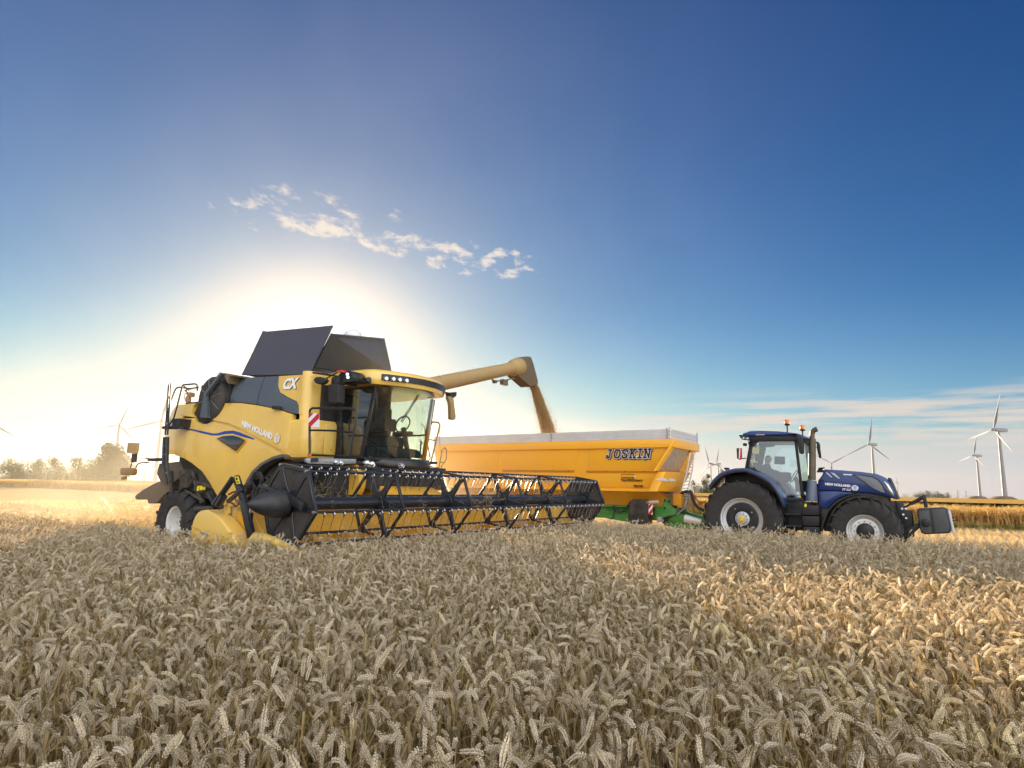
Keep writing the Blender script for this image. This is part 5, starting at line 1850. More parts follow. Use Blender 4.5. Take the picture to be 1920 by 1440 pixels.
for vv, nn in ((12.80, -1), (2 * VC - 12.80, 1)):
    tb, rim = tyre('front_tyre', (5.45, vv, .82), .815, .58, .41, TT, lugs=19, near=nn, rim_m=SILV, style='flat', lug_h=.045)
    k = MB()
    k.lathe([(.30, nn * .10), (.31, nn * .15), (.27, nn * .16), (.20, nn * .15), (.19, nn * .12)], (5.45, vv, .82), (0, 1, 0), 36)
    k.build('rim_flange', WHT, rim, smooth=35)
    k = MB()
    k.lathe([(.185, nn * .08), (.185, nn * .20), (.15, nn * .23), (.05, nn * .25), (0, nn * .25)], (5.45, vv, .82), (0, 1, 0), 28)
    k.build('hub', TBK, rim, smooth=35)
    k = MB()
    for i in range(12):
        a = i * .5236
        k.cyl((5.45 + .245 * math.cos(a), vv + nn * .14, .82 + .245 * math.sin(a)), (5.45 + .245 * math.cos(a), vv + nn * .175, .82 + .245 * math.sin(a)), .014, n=6)
    k.build('wheel_nut', TBK, rim)
# body
k = MB()
k.bb((2.2, 13.25, .75), (5.9, 14.05, 1.35))
k.bb((4.3, 13.33, 1.2), (5.95, 14.0, 1.98))
k.bb((2.4, 12.9, .92), (2.66, 14.4, 1.1))
k.bb((5.3, 12.9, .72), (5.6, 14.4, .92))
k.bb((5.7, 13.35, .95), (6.25, 13.95, 1.55))
k.build('engine_block', CHAS, TT, bevel=.03)
HOODP = [(4.525, 2.353), (4.939, 2.328), (5.373, 2.291), (5.719, 2.239), (5.850, 2.170), (5.954, 2.085), (6.031, 1.962), (6.092, 1.799), (6.116, 1.608), (6.045, 1.631), (5.833, 1.707), (5.651, 1.731), (5.542, 1.764), (5.279, 1.758), (5.090, 1.782), (4.728, 1.799), (4.343, 1.806), (4.349, 2.053), (4.457, 2.200)]
o = panel('hood', HOODP, 13.25, .82, TB, TT, None, bevel=.055)
panel('lower_fairing', [(4.360, 1.769), (4.745, 1.787), (5.218, 1.745), (5.011, 1.694), (4.786, 1.589), (4.620, 1.424), (4.550, 1.336), (4.351, 1.329)], 13.22, .1, TB, TT, None, bevel=.02)
panel('hood_grille', [(5.212, 2.218), (5.445, 2.199), (5.630, 2.171), (5.755, 2.099), (5.839, 1.973), (5.880, 1.856), (5.900, 1.751), (5.803, 1.776), (5.648, 1.856), (5.542, 1.933), (5.435, 2.034)], 13.232, .03, MESHG, TT, None, bevel=.008)
k = MB()
gp = [(a, 13.228, b) for a, b in [(5.212, 2.218), (5.445, 2.199), (5.630, 2.171), (5.755, 2.099), (5.839, 1.973), (5.880, 1.856), (5.900, 1.751), (5.803, 1.776), (5.648, 1.856), (5.542, 1.933), (5.435, 2.034)]]
k.tube(gp, .010, 5, closed=True)
k.build('grille_trim', TBK, TT)
panel('headlamp', [(5.876, 2.070), (5.973, 1.977), (6.038, 1.839), (6.091, 1.662), (6.050, 1.682), (5.998, 1.708), (5.945, 1.830), (5.901, 1.987)], 13.235, .05, LENS, TT, None, bevel=.012)
k = MB()
k.prism([(13.30, 1.62), (14.02, 1.62), (13.98, 2.0), (13.86, 2.15), (13.46, 2.15), (13.34, 2.0)], 6.02, 6.08, 'vz')
k.build('nose_grille', TBK, TT, bevel=.02, fn=lambda c: Vector((c.x + (1.9 - c.z) * .30, c.y, c.z)))
for q in ([(4.547, 2.272), (4.610, 2.258), (4.710, 2.143), (4.677, 2.143)], [(4.670, 2.266), (4.755, 2.256), (4.891, 2.113), (4.852, 2.113)]):
    k = MB()
    k.prism(q, 13.235, 13.26)
    k.build('hood_vent', SILV, TT)
k = MB()
k.prism([(4.965, 2.234), (5.168, 2.227), (5.160, 2.198), (4.974, 2.208)], 13.240, 13.252)
k.build('hood_badge', DECAL_WHITE, TT)
p0 = Vector((4.528, 13.240, 1.939)); p1 = Vector((5.125, 13.240, 1.891))
lettering('maker_name', 'NEW HOLLAND', p0, p1 - p0, (0, 0, 1), DECAL_WHITE, TT, width=(p1 - p0).length, size=.1, bold=.006, lift=.008)
p0 = Vector((4.925, 13.240, 1.805)); p1 = Vector((5.128, 13.240, 1.798))
lettering('model_name', 'T7 315', p0, p1 - p0, (0, 0, 1), DECAL_WHITE, TT, width=(p1 - p0).length, size=.08, bold=.003, shear=.25, lift=.008)
leaf_badge('leaf_badge', (5.221, 13.240, 1.879), (1, 0, 0), (0, 0, 1), .082, .072, DECAL_WHITE, TB, TT)
# fenders
def strip_arch(name, pts, v0, v1, t, m_, lipdown=0.0):
    P = [Vector((a, b)) for a, b in pts]
    rings = []
    for i, p in enumerate(P):
        d = (P[min(i + 1, len(P) - 1)] - P[max(i - 1, 0)]).normalized()
        n = Vector((d.y, -d.x))
        q = p + n * t
        rings.append([(p.x, v0, p.y), (p.x, v1, p.y), (q.x, v1, q.y), (q.x, v0, q.y)])
    kk = MB()
    kk.loft(rings)
    return kk.build(name, m_, TT, bevel=.008, smooth=40)
RF = [(1.692, 1.852), (1.825, 2.038), (1.989, 2.198), (2.201, 2.296), (2.436, 2.348), (2.691, 2.359), (2.913, 2.272), (3.131, 2.166), (3.320, 2.036), (3.457, 1.856), (3.578, 1.635), (3.656, 1.415)]
strip_arch('rear_fender', RF, 12.44, 13.15, .07, TB)
RF2 = [(a - .0, b - .075) for a, b in RF]
strip_arch('fender_lip', [(a + .015, b - .062) for a, b in RF], 12.42, 12.60, .05, TBK)
strip_arch('rear_fender', RF, 2 * VC - 13.15, 2 * VC - 12.44, .07, TB)
FF = [(4.476, 0.842), (4.516, 0.988), (4.574, 1.127), (4.666, 1.309), (4.760, 1.429), (4.879, 1.538), (5.046, 1.638), (5.210, 1.699), (5.357, 1.728), (5.514, 1.727), (5.656, 1.709), (5.755, 1.690)]
strip_arch('front_fender', FF, 12.50, 13.06, .035, TBK)
strip_arch('front_fender', FF, 2 * VC - 13.06, 2 * VC - 12.50, .035, TBK)
k = MB()
k.tube([(5.45, 13.0, 1.3), (5.45, 12.95, 1.62)], .03, 6)
k.build('fender_stay', TBK, TT)
for v_ in (13.06, 2 * VC - 13.12):
    k = MB()
    k.prism(RF[2:] + [(3.55, .75), (2.3, .75), (1.9, 1.5)], v_, v_ + .06)
    k.build('fender_liner', TBK, TT)
# cab
CV0, CV1 = 12.93, 2 * VC - 12.93
def cabpost(a, b, w1, w2, far=True):
    for v_ in ((CV0, CV1) if far else (CV0,)):
        k = MB()
        k.bar((a[0], v_, a[1]), (b[0], v_, b[1]), .06, w1)
        k.build('cab_post', TBK, TT, bevel=.01)
cabpost((2.786, 3.104), (2.622, 2.361), .10, .1)
cabpost((3.913, 3.130), (4.014, 1.634), .07, .1)
cabpost((2.617, 2.388), (2.944, 2.236), .09, .1)
k = MB()
k.prism([(2.946, 2.270), (3.188, 2.051), (3.421, 1.747), (3.560, 1.597), (4.012, 1.597), (4.009, 1.534), (3.556, 1.496), (3.395, 1.695), (3.160, 1.986), (2.918, 2.205)], 12.90, 12.97)
k.build('door_sill', TBK, TT, bevel=.01)
k = MB()
k.prism([(2.682, 3.106), (2.952, 3.100), (2.845, 2.964), (2.714, 2.918)], 12.90, 12.97)
k.build('rear_gusset', TBK, TT, bevel=.01)
DG = [(2.940, 3.105), (3.880, 3.084), (3.959, 2.363), (3.992, 1.658), (3.562, 1.635), (3.398, 1.772), (3.188, 2.064), (2.945, 2.257), (2.749, 2.467), (2.702, 2.573), (2.685, 2.812), (2.741, 2.944)]
k = MB()
k.add([(a, 12.92, b) for a, b in DG], [tuple(range(len(DG)))])
k.build('door_glass', GLASS_B, TT, smooth=0)
k = MB()
k.add([(a, 2 * VC - 12.92, b) for a, b in DG], [tuple(range(len(DG)))])
k.build('far_glass', GLASS, TT, smooth=0)
ua0, ub0 = (3.913, 3.130), (4.014, 1.634)
k = MB()
k.add([(ua0[0] + .04, 12.95, ua0[1]), (ub0[0] + .04, 12.95, ub0[1] + .1), (ub0[0] + .16, 13.4, ub0[1] + .1), (ub0[0] + .16, 13.92, ub0[1] + .1), (ub0[0] + .04, 14.37, ub0[1] + .1), (ua0[0] + .04, 14.37, ua0[1]), (ua0[0] + .14, 13.92, ua0[1]), (ua0[0] + .14, 13.4, ua0[1])], [(0, 1, 2, 7), (7, 2, 3, 6), (6, 3, 4, 5)])
k.build('windscreen', GLASS, TT, smooth=60)
rr0, rr1 = (2.746, 3.078), (2.604, 2.361)
k = MB()
k.add([(rr0[0], 12.97, rr0[1]), (rr1[0], 12.97, rr1[1]), (rr1[0], 14.35, rr1[1]), (rr0[0], 14.35, rr0[1])], [(0, 1, 2, 3)])
k.build('rear_glass', GLASS, TT, smooth=0)
k = MB()
RO = [(2.533, 3.314), (2.738, 3.370), (3.095, 3.382), (3.541, 3.352), (3.973, 3.287), (4.155, 3.221), (4.207, 3.133), (4.107, 3.115), (3.946, 3.217), (3.536, 3.228), (3.039, 3.241), (2.784, 3.227), (2.603, 3.237)]
k.prism(RO, 12.80, 2 * VC - 12.80)
k.build('cab_roof', TB, TT, bevel=.05, seg=3)
k = MB()
RB = [(2.537, 3.269), (2.774, 3.236), (3.030, 3.250), (3.528, 3.236), (3.939, 3.220), (4.183, 3.127), (4.170, 3.086), (3.933, 3.082), (2.999, 3.098), (2.807, 3.091), (2.667, 3.140)]
k.prism(RB, 12.84, 2 * VC - 12.84)
k.build('roof_frame', TBK, TT, bevel=.02)
k = MB()
k.prism([(2.592, 3.403), (2.628, 3.440), (2.903, 3.442), (2.954, 3.413), (2.948, 3.392)], 13.3, 14.0)
k.build('roof_antenna', mat('antenna_blue', (0.25, 0.33, 0.5), .5), TT, bevel=.02)
p0 = Vector((2.936, 12.790, 3.264)); p1 = Vector((3.155, 12.790, 3.253))
lettering('roof_lettering', 'BLUE POWER', p0, p1 - p0, (0, 0, 1), DECAL_WHITE, TT, width=(p1 - p0).length, size=.05, bold=.001, shear=.2, lift=.006)
for base, top, vv in (((3.721, 12.900, 3.353), (3.724, 12.900, 3.522), 0), ((3.907, 14.000, 3.372), (3.912, 14.000, 3.467), 0)):
    base, top = Vector(base), Vector(top)
    k = MB()
    k.tube([base - Vector((0, 0, .12)), top], .018, 6)
    k.lathe([(.03, -.02), (.075, 0), (.08, .02), (.05, .03)], top, (0, 0, 1), 16)
    st_ = k.build('beacon_stalk', TBK, TT)
    k = MB()
    k.lathe([(.062, .03), (.066, .06), (.062, .13), (.045, .145), (0, .15)], top, (0, 0, 1), 20)
    k.build('beacon_lamp', AMBER, st_, smooth=50)
# interior
k = MB()
k.bb((2.75, 13.3, 1.75), (3.25, 13.95, 1.9))
k.bb((2.68, 13.35, 1.9), (2.80, 13.9, 2.55))
k.bb((2.70, 13.5, 2.58), (2.80, 13.8, 2.80))
k.bb((2.85, 13.4, 1.45), (3.15, 13.85, 1.75))
k.build('driver_seat', SEATM, TT, bevel=.04)
k = MB()
k.bb((3.25, 13.2, 2.05), (3.35, 13.45, 2.32))
k.bb((2.9, 13.22, 1.95), (3.3, 13.36, 2.05))
k.prism([(3.278, 2.709), (3.549, 2.699), (3.534, 2.483), (3.264, 2.494)], 13.3, 13.36)
k.build('armrest_screen', BLKM, TT, bevel=.02)
k = MB()
k.prism([(2.913, 2.349), (3.144, 2.376), (3.391, 2.271), (3.639, 2.272), (3.642, 2.064), (3.427, 1.958), (3.131, 2.059), (2.933, 2.216)], 13.2, 13.6)
k.build('side_console', SEATM, TT, bevel=.03)
k = MB()
k.prism([(2.750, 3.146), (3.199, 3.123), (3.142, 3.022), (2.878, 3.004), (2.769, 2.951)], 13.8, 14.0)
k.build('sun_visor', BLKM, TT)
k = MB()
k.tube([(3.95, VC, 1.5), (3.72, VC, 2.15)], .06, 8)
k.tube([(3.70 + .10 * math.cos(a), VC + .19 * math.sin(a), 2.18 + .17 * math.cos(a)) for a in [i * .4488 for i in range(14)]], .016, 6, closed=True)
k.bb((3.75, VC - .2, 1.75), (4.1, VC + .2, 2.05))
k.build('steering_column', BLKM, TT)
k = MB()
k.bb((2.55, 12.98, 1.35), (4.2, 14.34, 1.48))
k.bb((2.55, 13.0, 1.48), (2.72, 14.3, 2.0))
k.build('cab_floor', BLKM, TT)
# exhaust, mirrors, steps
k = MB()
e0, e1 = Vector((4.244, 13.050, 2.065)), Vector((4.306, 13.050, 3.226))
k.tube([e0, e0.lerp(e1, .93)], .095, 16)
k.build('exhaust_silencer', EXH, TT, smooth=50)
k = MB()
k.tube([e0.lerp(e1, .9)] + [Vector(q) for q in [(4.306, 13.050, 3.226), (4.308, 13.050, 3.283), (4.330, 13.050, 3.346), (4.372, 13.050, 3.383), (4.436, 13.050, 3.402)]], [.065, .065, .066, .066, .066, .068], 14)
k.build('exhaust_pipe', EXH, TT, smooth=60)
k = MB()
s0, s1 = Vector((4.238, 13.050, 2.053)), Vector((4.203, 13.050, 1.514))
k.tube([s0, s1], [.12, .15], 14)
k.build('exhaust_shield', mat('shield_blue', (0.10, 0.125, 0.18), .4, coat=.4), TT, smooth=50)
k = MB()
k.bar((3.931, 13.000, 3.160), (4.206, 13.050, 3.119), .08, .08)
k.build('pipe_bracket', TBK, TT)
k = MB()
k.prism([(3.952, 3.227), (4.023, 3.240), (4.130, 3.186), (4.132, 3.039), (4.126, 2.760), (4.089, 2.731), (4.024, 2.749), (4.006, 2.863), (3.982, 3.067)], 12.74, 12.88)
k.build('main_mirror', TBK, TT, bevel=.02)
k = MB()
k.prism([(4.178, 3.183), (4.221, 3.182), (4.260, 3.104), (4.258, 2.968), (4.277, 2.749), (4.254, 2.703), (4.220, 2.722), (4.192, 2.859), (4.174, 2.996)], 14.5, 14.6)
k.tube([(3.945, 14.300, 3.148), (4.201, 14.300, 2.994)], .02, 6)
k.build('main_mirror', TBK, TT, bevel=.015)
k = MB()
for j in range(3):
    z0 = .62 + j * .27
    k.bb((4.02, 12.72, z0), (4.42, 13.2, z0 + .25))
k.build('fuel_tank', TBK, TT, bevel=.03)
k = MB()
k.bb((3.62, 12.95, .75), (4.0, 13.25, 1.58))
for j in range(7):
    k.bb((3.68, 12.93, 1.30 + j * .035), (3.95, 12.955, 1.315 + j * .035))
k.build('battery_box', TBK, TT, bevel=.01)
for z_ in (.55, .85, 1.15):
    k = MB()
    k.bb((3.62, 12.66, z_), (4.0, 12.95, z_ + .035))
    k.build('cab_step', TBK, TT)
k = MB()
k.prism([(4.092, 1.444), (4.143, 1.446), (4.139, 1.367), (4.088, 1.365)], 12.705, 12.716)
k.build('reflector', STICKER, TT)
k = MB()
k.prism([(3.768, 0.720), (3.873, 0.726), (3.876, 0.684), (3.766, 0.678)], 12.64, 12.70)
k.build('side_marker', AMBER, TT)
# rear lamps and marker board
k = MB()
k.prism([(2.482, 3.271), (2.553, 3.283), (2.643, 3.248), (2.756, 3.184), (2.746, 3.113), (2.639, 3.142), (2.556, 3.149)], 12.72, 12.95)
k.build('rear_lamp', TBK, TT, bevel=.02)
for q in ((2.627, 12.700, 3.176), (2.735, 12.700, 3.168)):
    k = MB()
    k.lathe([(0, -.06), (.04, -.05), (.045, .02)], q, (.2, 1, 0), 12)
    k.build('work_lamp', LENS, TT)
k = MB()
k.tube([(2.583, 12.800, 3.019), (2.673, 12.800, 3.004)], .04, 8)
k.tube([(2.451, 12.800, 2.608), (2.647, 12.800, 2.641)], .015, 6)
k.tube([(2.113, 12.700, 2.267), (2.134, 12.700, 2.352)], .02, 6)
k.build('lamp_bracket', TBK, TT)
k = MB()
k.prism([(2.100, 2.370), (2.216, 2.370), (2.219, 2.317), (2.109, 2.317)], 12.55, 12.7)
k.build('fender_lamp', TBK, TT, bevel=.015)
k = MB()
k.prism([(2.447, 2.902), (2.587, 2.900), (2.586, 2.597), (2.453, 2.617)], 12.6, 12.63)
mp = k.build('marker_plate', mat('plate_dark', (.05, .045, .045), .5), TT)
k = MB()
k.prism([(2.517, 2.895), (2.589, 2.894), (2.589, 2.602), (2.523, 2.610)], 12.585, 12.60)
k.build('red_stripe', RED, mp)
k = MB()
k.prism([(2.517, 2.820), (2.540, 2.894), (2.558, 2.894), (2.530, 2.610), (2.510, 2.623)], 12.578, 12.585)
k.build('white_stripe', DECAL_WHITE, mp)
k = MB()
k.prism([(4.348, 2.270), (4.408, 2.395), (4.535, 2.402), (4.528, 2.380), (4.433, 2.358), (4.525, 2.329), (4.529, 2.271), (4.468, 2.271)], 13.15, 13.35)
k.cyl((4.446, 13.150, 2.074), [a + b for a, b in zip((4.446, 13.150, 2.074), (0, .1, 0))], .03, n=10)
k.build('hood_mirror_lamp', TBK, TT, bevel=.01)
# front linkage and ballast block
k = MB()
k.bb((6.1, 13.35, .70), (6.42, 13.95, 1.35))
k.prism([(6.094, 1.556), (6.195, 1.573), (6.277, 1.305), (6.309, 1.221), (6.236, 1.048), (6.138, 1.072)], 13.3, 13.45)
k.build('front_linkage', TBK, TT, bevel=.02)
for v_ in (13.20, 14.0):
    k = MB()
    k.prism([(6.232, 0.861), (6.564, 1.071), (6.608, 1.018), (6.580, 0.962), (6.322, 0.686), (6.224, 0.671)], v_ - .05, v_ + .05)
    k.build('lower_arm', TBK, TT, bevel=.015)
k = MB()
k.tube([(6.220, 13.600, 1.390), (6.428, 13.600, 1.521)], .025, 8)
k.tube([(6.402, 13.600, 1.506), (6.648, 13.600, 1.662)], .045, 10)
k.build('top_link', TBK, TT)
k = MB()
for q in ((6.215, 13.200, 1.362), (6.289, 13.200, 1.364), (6.230, 13.200, 1.221), (6.286, 13.200, 1.139)):
    k.cyl(q, [a + b for a, b in zip(q, (0.02, -.06, 0.03))], .025, n=8)
k.build('hydraulic_coupler', GALV, TT)

BW = machine('ballast_weight', 6.9, VC, 'black ballast block with pale front face carried on the front linkage of the blue tractor', 'ballast weight')
BO = [(6.539, 1.354), (6.566, 1.400), (7.096, 1.445), (7.161, 1.399), (7.211, 0.998), (7.200, 0.904), (7.144, 0.855), (6.667, 0.801), (6.599, 0.835), (6.571, 0.938)]
k = MB()
k.prism(BO, 13.02, 2 * VC - 13.02)
k.build('weight_body', mat('weight_black', (0.02, 0.021, 0.022), .4, dust=.12, vscale=4), BW, bevel=.05, seg=3)
k = MB()
k.prism([(6.845, 1.409), (7.088, 1.429), (7.122, 1.392), (7.170, 0.996), (7.155, 0.915), (7.117, 0.880), (6.876, 0.851)], 13.005, 13.03)
k.build('weight_panel', mat('weight_grey', (0.06, 0.065, 0.07), .38, dust=.15, vscale=3), BW, bevel=.012)
k = MB()
k.prism([(6.574, 1.345), (6.790, 1.380), (6.811, 0.855), (6.693, 0.835), (6.613, 0.872), (6.584, 0.966)], 13.008, 13.03)
k.build('weight_panel', MATS['weight_grey'], BW, bevel=.012)
k = MB()
fe = [(7.107, 1.440), (7.168, 1.399), (7.216, 0.998), (7.205, 0.917), (7.146, 0.855)]
wu = max(a for a, b in BO)
k.prism([(13.08, .86), (14.24, .86), (14.24, 1.38), (13.08, 1.38)], wu - .03, wu + .03, 'vz')
k.build('weight_front', mat('weight_pale', (0.55, 0.57, 0.6), .4), BW, bevel=.025, fn=lambda c: Vector((c.x + (c.z - 1.1) * -.10, c.y, c.z)))
k = MB()
k.prism([(6.587, 1.683), (6.674, 1.740), (6.733, 1.736), (6.755, 1.434), (6.683, 1.424), (6.666, 1.616), (6.596, 1.641)], 13.55, 13.75)
k.build('hitch_bracket', TBK, BW, bevel=.012)
k = MB()
q = Vector((6.705, 13.000, 1.076))
k.lathe([(.10, .02), (.10, -.03), (.04, -.05), (0, -.05)], q, (0, 1, 0), 16)
k.build('hitch_pin', TBK, BW)
k = MB()
k.tube([(7.203, 13.400, 1.207), (7.320, 13.400, 1.229)], .012, 5)
k.tube([(7.198, 13.400, 1.133), (7.314, 13.400, 1.147)], .012, 5)
k.tube([(7.226, 13.400, 1.203), (7.232, 13.400, 1.126)], .012, 5)
k.build('weight_handle', TBK, BW)

# positions of far things (metres, camera at the origin looking along +Y)
TURBINES = [
    (474.5, 620.6, 68.0, 34.0, 3.194, 1.274, 'tallest wind turbine at the right, rotor turned edge-on beside the photo edge', True),
    (729.4, 1004.1, 68.0, 34.0, 3.246, 1.344, 'wind turbine just left of the tallest one, red blade tips', True),
    (468.3, 829.9, 68.0, 34.0, 3.560, 1.431, 'wind turbine rising behind the bonnet of the blue tractor', True),
    (679.8, 1361.9, 68.0, 36.0, 4.241, 0.524, 'small distant wind turbine right of the tractor exhaust pipe', False),
    (1859.5, 3104.5, 68.0, 30.0, 3.491, 1.536, 'tiny faraway wind turbine just in front of the tractor nose', False),
    (462.9, 1487.3, 68.0, 44.0, 3.613, 1.920, 'wind turbine nearer the yellow trailer in the pair seen behind it', False),
    (481.9, 1492.6, 68.0, 38.0, 3.665, 1.396, 'wind turbine nearer the blue tractor in the pair seen behind it', False),
    (-483.0, 789.1, 68.0, 28.0, 2.112, 1.868, 'wind turbine above the large bush left of the combine', False),
    (-390.2, 713.0, 68.0, 40.0, 2.077, 1.745, 'wind turbine mostly hidden behind the rear of the combine, one blade showing', False),
    (-875.2, 1551.7, 68.0, 36.0, 2.077, 2.531, 'faint tiny wind turbine just behind the tail of the combine', False),
    (-636.6, 777.2, 68.0, 34.0, 2.251, 1.571, 'wind turbine at the left photo edge with only a blade tip showing', False),
]
TREES = [
    (-92.4, 150.0, 9.8, 9.2, 1, 'large round bush in the dust below a frontal wind turbine', 9000),
    (-108.8, 170.0, 7.6, 8.5, 2, 'lower bushy tree touching the large bush below the wind turbine', 5000),
    (-139.9, 210.0, 10.3, 6.0, 3, 'loose airy tree with gaps standing just off the large bush', 1500),
    (-232.3, 330.0, 12.0, 13.6, 4, 'flat-topped tree ending the hazy row, nearest the airy tree', 3000),
    (-239.7, 330.0, 11.2, 12.8, 5, 'low rounded tree in the middle of the hazy row', 3000),
    (-246.4, 330.0, 10.5, 13.6, 6, 'low tree beside the tallest one of the hazy row', 3000),
    (-254.0, 330.0, 12.6, 12.0, 7, 'tallest tree of the hazy row beyond the dusty stubble', 3000),
    (-261.1, 330.0, 8.8, 15.9, 8, 'low tree outermost in the hazy row, cut by the photo edge', 1200),
    (-226.3, 330.0, 8.2, 15.9, 9, 'lowest tree filling the gap between hazy row and airy tree', 2600),
    (73.1, 240.0, 8.6, 6.0, 10, 'tallest dark tree between trailer and tractor', 2600),
    (67.1, 235.0, 6.2, 5.9, 11, 'light green bush beside the trailer ladder', 2400),
    (78.5, 245.0, 6.9, 6.9, 12, 'spreading green bush partly behind the tractor wheel', 2200),
    (89.1, 270.0, 11.4, 5.8, 13, 'tree top showing just above the rear fender of the tractor', 2000),
    (551.1, 900.0, 5.9, 16.5, 14, 'low far tree nearest the tractor nose on the horizon', 700),
    (563.7, 900.0, 7.6, 13.5, 15, 'second small tree of the far clump on the horizon', 700),
    (572.6, 900.0, 10.1, 15.0, 16, 'tall rounded tree starting the dark far clump', 900),
    (584.7, 905.0, 11.1, 15.1, 17, 'broad dark tree in the middle of the far clump', 900),
    (591.1, 900.0, 9.8, 15.0, 18, 'square dark tree in the far clump above the ballast', 900),
    (599.2, 900.0, 9.2, 12.0, 19, 'tree ending the dense part of the far clump', 800),
    (608.1, 900.0, 8.6, 11.2, 20, 'separate rounded tree right of the far clump', 800),
    (656.0, 950.0, 4.6, 23.8, 21, 'low hedge tree trailing off right of the far clump', 600),
    (675.5, 950.0, 5.0, 19.0, 22, 'low tree at the foot of the second turbine', 600),
    (697.4, 950.0, 4.7, 20.6, 23, 'low tree between the two turbine feet at the right', 600),
]
MOUNDS = [
    (319.4, 420.0, 17.0, 3.6, 'flat brown mound at the foot of the tallest turbine'),
    (302.8, 420.0, 13.0, 3.3, 'small brown mound at the foot of the second turbine'),
]
MASTS = [
    (760.8, 1100.0, 15.0, 'faint lattice mast right of the far trees, nearer to them'),
    (774.8, 1100.0, 15.0, 'faint lattice mast standing closer to the second turbine'),
]

# ------------------------------------------------------------------ stubble, standing crop beyond, verge
STRAW = leaf_material('straw', (0.52, 0.38, 0.19), (0.72, 0.58, 0.34), 0.35)
CROPM = leaf_material('dry_crop', (0.56, 0.37, 0.13), (0.82, 0.62, 0.29), 0.45)
GREENM = leaf_material('verge_grass', (0.17, 0.20, 0.05), (0.42, 0.38, 0.11), 0.45)

def blade_clump(seed, n, h0, h1, spread, wid, lean, mt, curl=0.0):
    r = random.Random(seed)
    V, F = [], []
    for i in range(n):
        a = r.uniform(0, 6.28)
        b = Vector((r.uniform(-spread, spread), r.uniform(-spread, spread), 0))
        h = r.uniform(h0, h1)
        d = Vector((math.cos(a), math.sin(a), 0)) * lean * r.uniform(.2, 1.2) * h
        s_ = Vector((-math.sin(a), math.cos(a), 0)) * wid * r.uniform(.7, 1.3)
        m_ = b + d * .4 + Vector((0, 0, h * .62))
        t = b + d * (1 + curl) + Vector((0, 0, h * (1 - curl * .5)))
        o = len(V)
        V += [b - s_, b + s_, m_ + s_ * .8, m_ - s_ * .8, t + s_ * .25, t - s_ * .25]
        F += [(o, o + 1, o + 2, o + 3), (o + 3, o + 2, o + 4, o + 5)]
    me = bpy.data.meshes.new('clump')
    me.from_pydata([tuple(v) for v in V], [], F)
    me.materials.append(mt)
    return me
def straw_litter(seed):
    r = random.Random(seed)
    mb = MB()
    for i in range(16):
        p = Vector((r.uniform(-.3, .3), r.uniform(-.3, .3), r.uniform(.01, .10)))
        a = r.uniform(0, 6.28)
        d = Vector((math.cos(a), math.sin(a), r.uniform(-.25, .25))) * r.uniform(.06, .18)
        s_ = Vector((-d.y, d.x, 0)).normalized() * .004
        mb.add([p - d - s_, p - d + s_, p + d + s_, p + d - s_], [(0, 1, 2, 3)])
    me = bpy.data.meshes.new('litter')
    me.from_pydata(mb.v, [], mb.f)
    me.materials.append(STRAW)
    return me
def vis(x, y, m=1.05):
    return y > 1 and abs(x) < .84 * y * m + 2

STB = [blade_clump(10 + i, 9, .10, .17, .045, .0035, .12, STRAW) for i in range(4)] + [straw_litter(20 + i) for i in range(4)]
P, Rr, S_, I_ = [], [], [], []
v_ = 0.5
while v_ < 38.5:
    u_ = -46.0
    step = .22 if v_ < 22 else .32
    while u_ < 24:
        q = W(u_ + random.uniform(-.1, .1), v_ + random.uniform(-.02, .02))
        u_ += step
        if not vis(q.x, q.y) or in_wheat(q.x, q.y):
            continue
        swath = math.sin(v_ * .82 + .6) + .5 * noise.noise(Vector((q.x * .5, q.y * .5, 2)))
        P.append((q.x, q.y, 0))
        Rr.append((0, 0, random.uniform(0, 6.28)))
        lit = random.random() < (.75 if swath > .45 else .25)
        S_.append(random.uniform(.8, 1.25) * (1.25 if lit and swath > .45 else 1))
        I_.append(random.randrange(4, 8) if lit else random.randrange(4))
    v_ += .26
o = scatter('stubble', P, Rr, S_, I_, STB)
tag(o, kind='stuff')
print('stubble', len(P))
# pale straw-covered soil under the stubble
sm = bpy.data.materials.new('stubble_floor')
sm.use_nodes = True
nt = sm.node_tree
b_ = nt.nodes['Principled BSDF']
b_.inputs['Roughness'].default_value = 1.0
b_.inputs['Specular IOR Level'].default_value = 0.0
tc_ = nt.nodes.new('ShaderNodeTexCoord')
mp_ = nt.nodes.new('ShaderNodeMapping')
mp_.inputs['Rotation'].default_value = (0, 0, TH)
mp_.inputs['Scale'].default_value = (.25, 1.6, 1)
n_ = nt.nodes.new('ShaderNodeTexNoise')
n_.inputs['Scale'].default_value = 1.5
n_.inputs['Detail'].default_value = 8
n_.inputs['Roughness'].default_value = .7
cr_ = nt.nodes.new('ShaderNodeValToRGB')
cr_.color_ramp.elements[0].position = .3
cr_.color_ramp.elements[0].color = (.34, .22, .10, 1)
cr_.color_ramp.elements[1].position = .68
cr_.color_ramp.elements[1].color = (.62, .48, .27, 1)
nt.links.new(tc_.outputs['Object'], mp_.inputs['Vector'])
nt.links.new(mp_.outputs[0], n_.inputs['Vector'])
nt.links.new(n_.outputs['Fac'], cr_.inputs['Fac'])
nt.links.new(cr_.outputs[0], b_.inputs['Base Color'])
bp_ = nt.nodes.new('ShaderNodeBump')
bp_.inputs['Strength'].default_value = 1.0
bp_.inputs['Distance'].default_value = .12
n2_ = nt.nodes.new('ShaderNodeTexNoise')
n2_.inputs['Scale'].default_value = 9
n2_.inputs['Detail'].default_value = 8
nt.links.new(tc_.outputs['Object'], n2_.inputs['Vector'])
nt.links.new(n2_.outputs['Fac'], bp_.inputs['Height'])
nt.links.new(bp_.outputs[0], b_.inputs['Normal'])
k = MB()
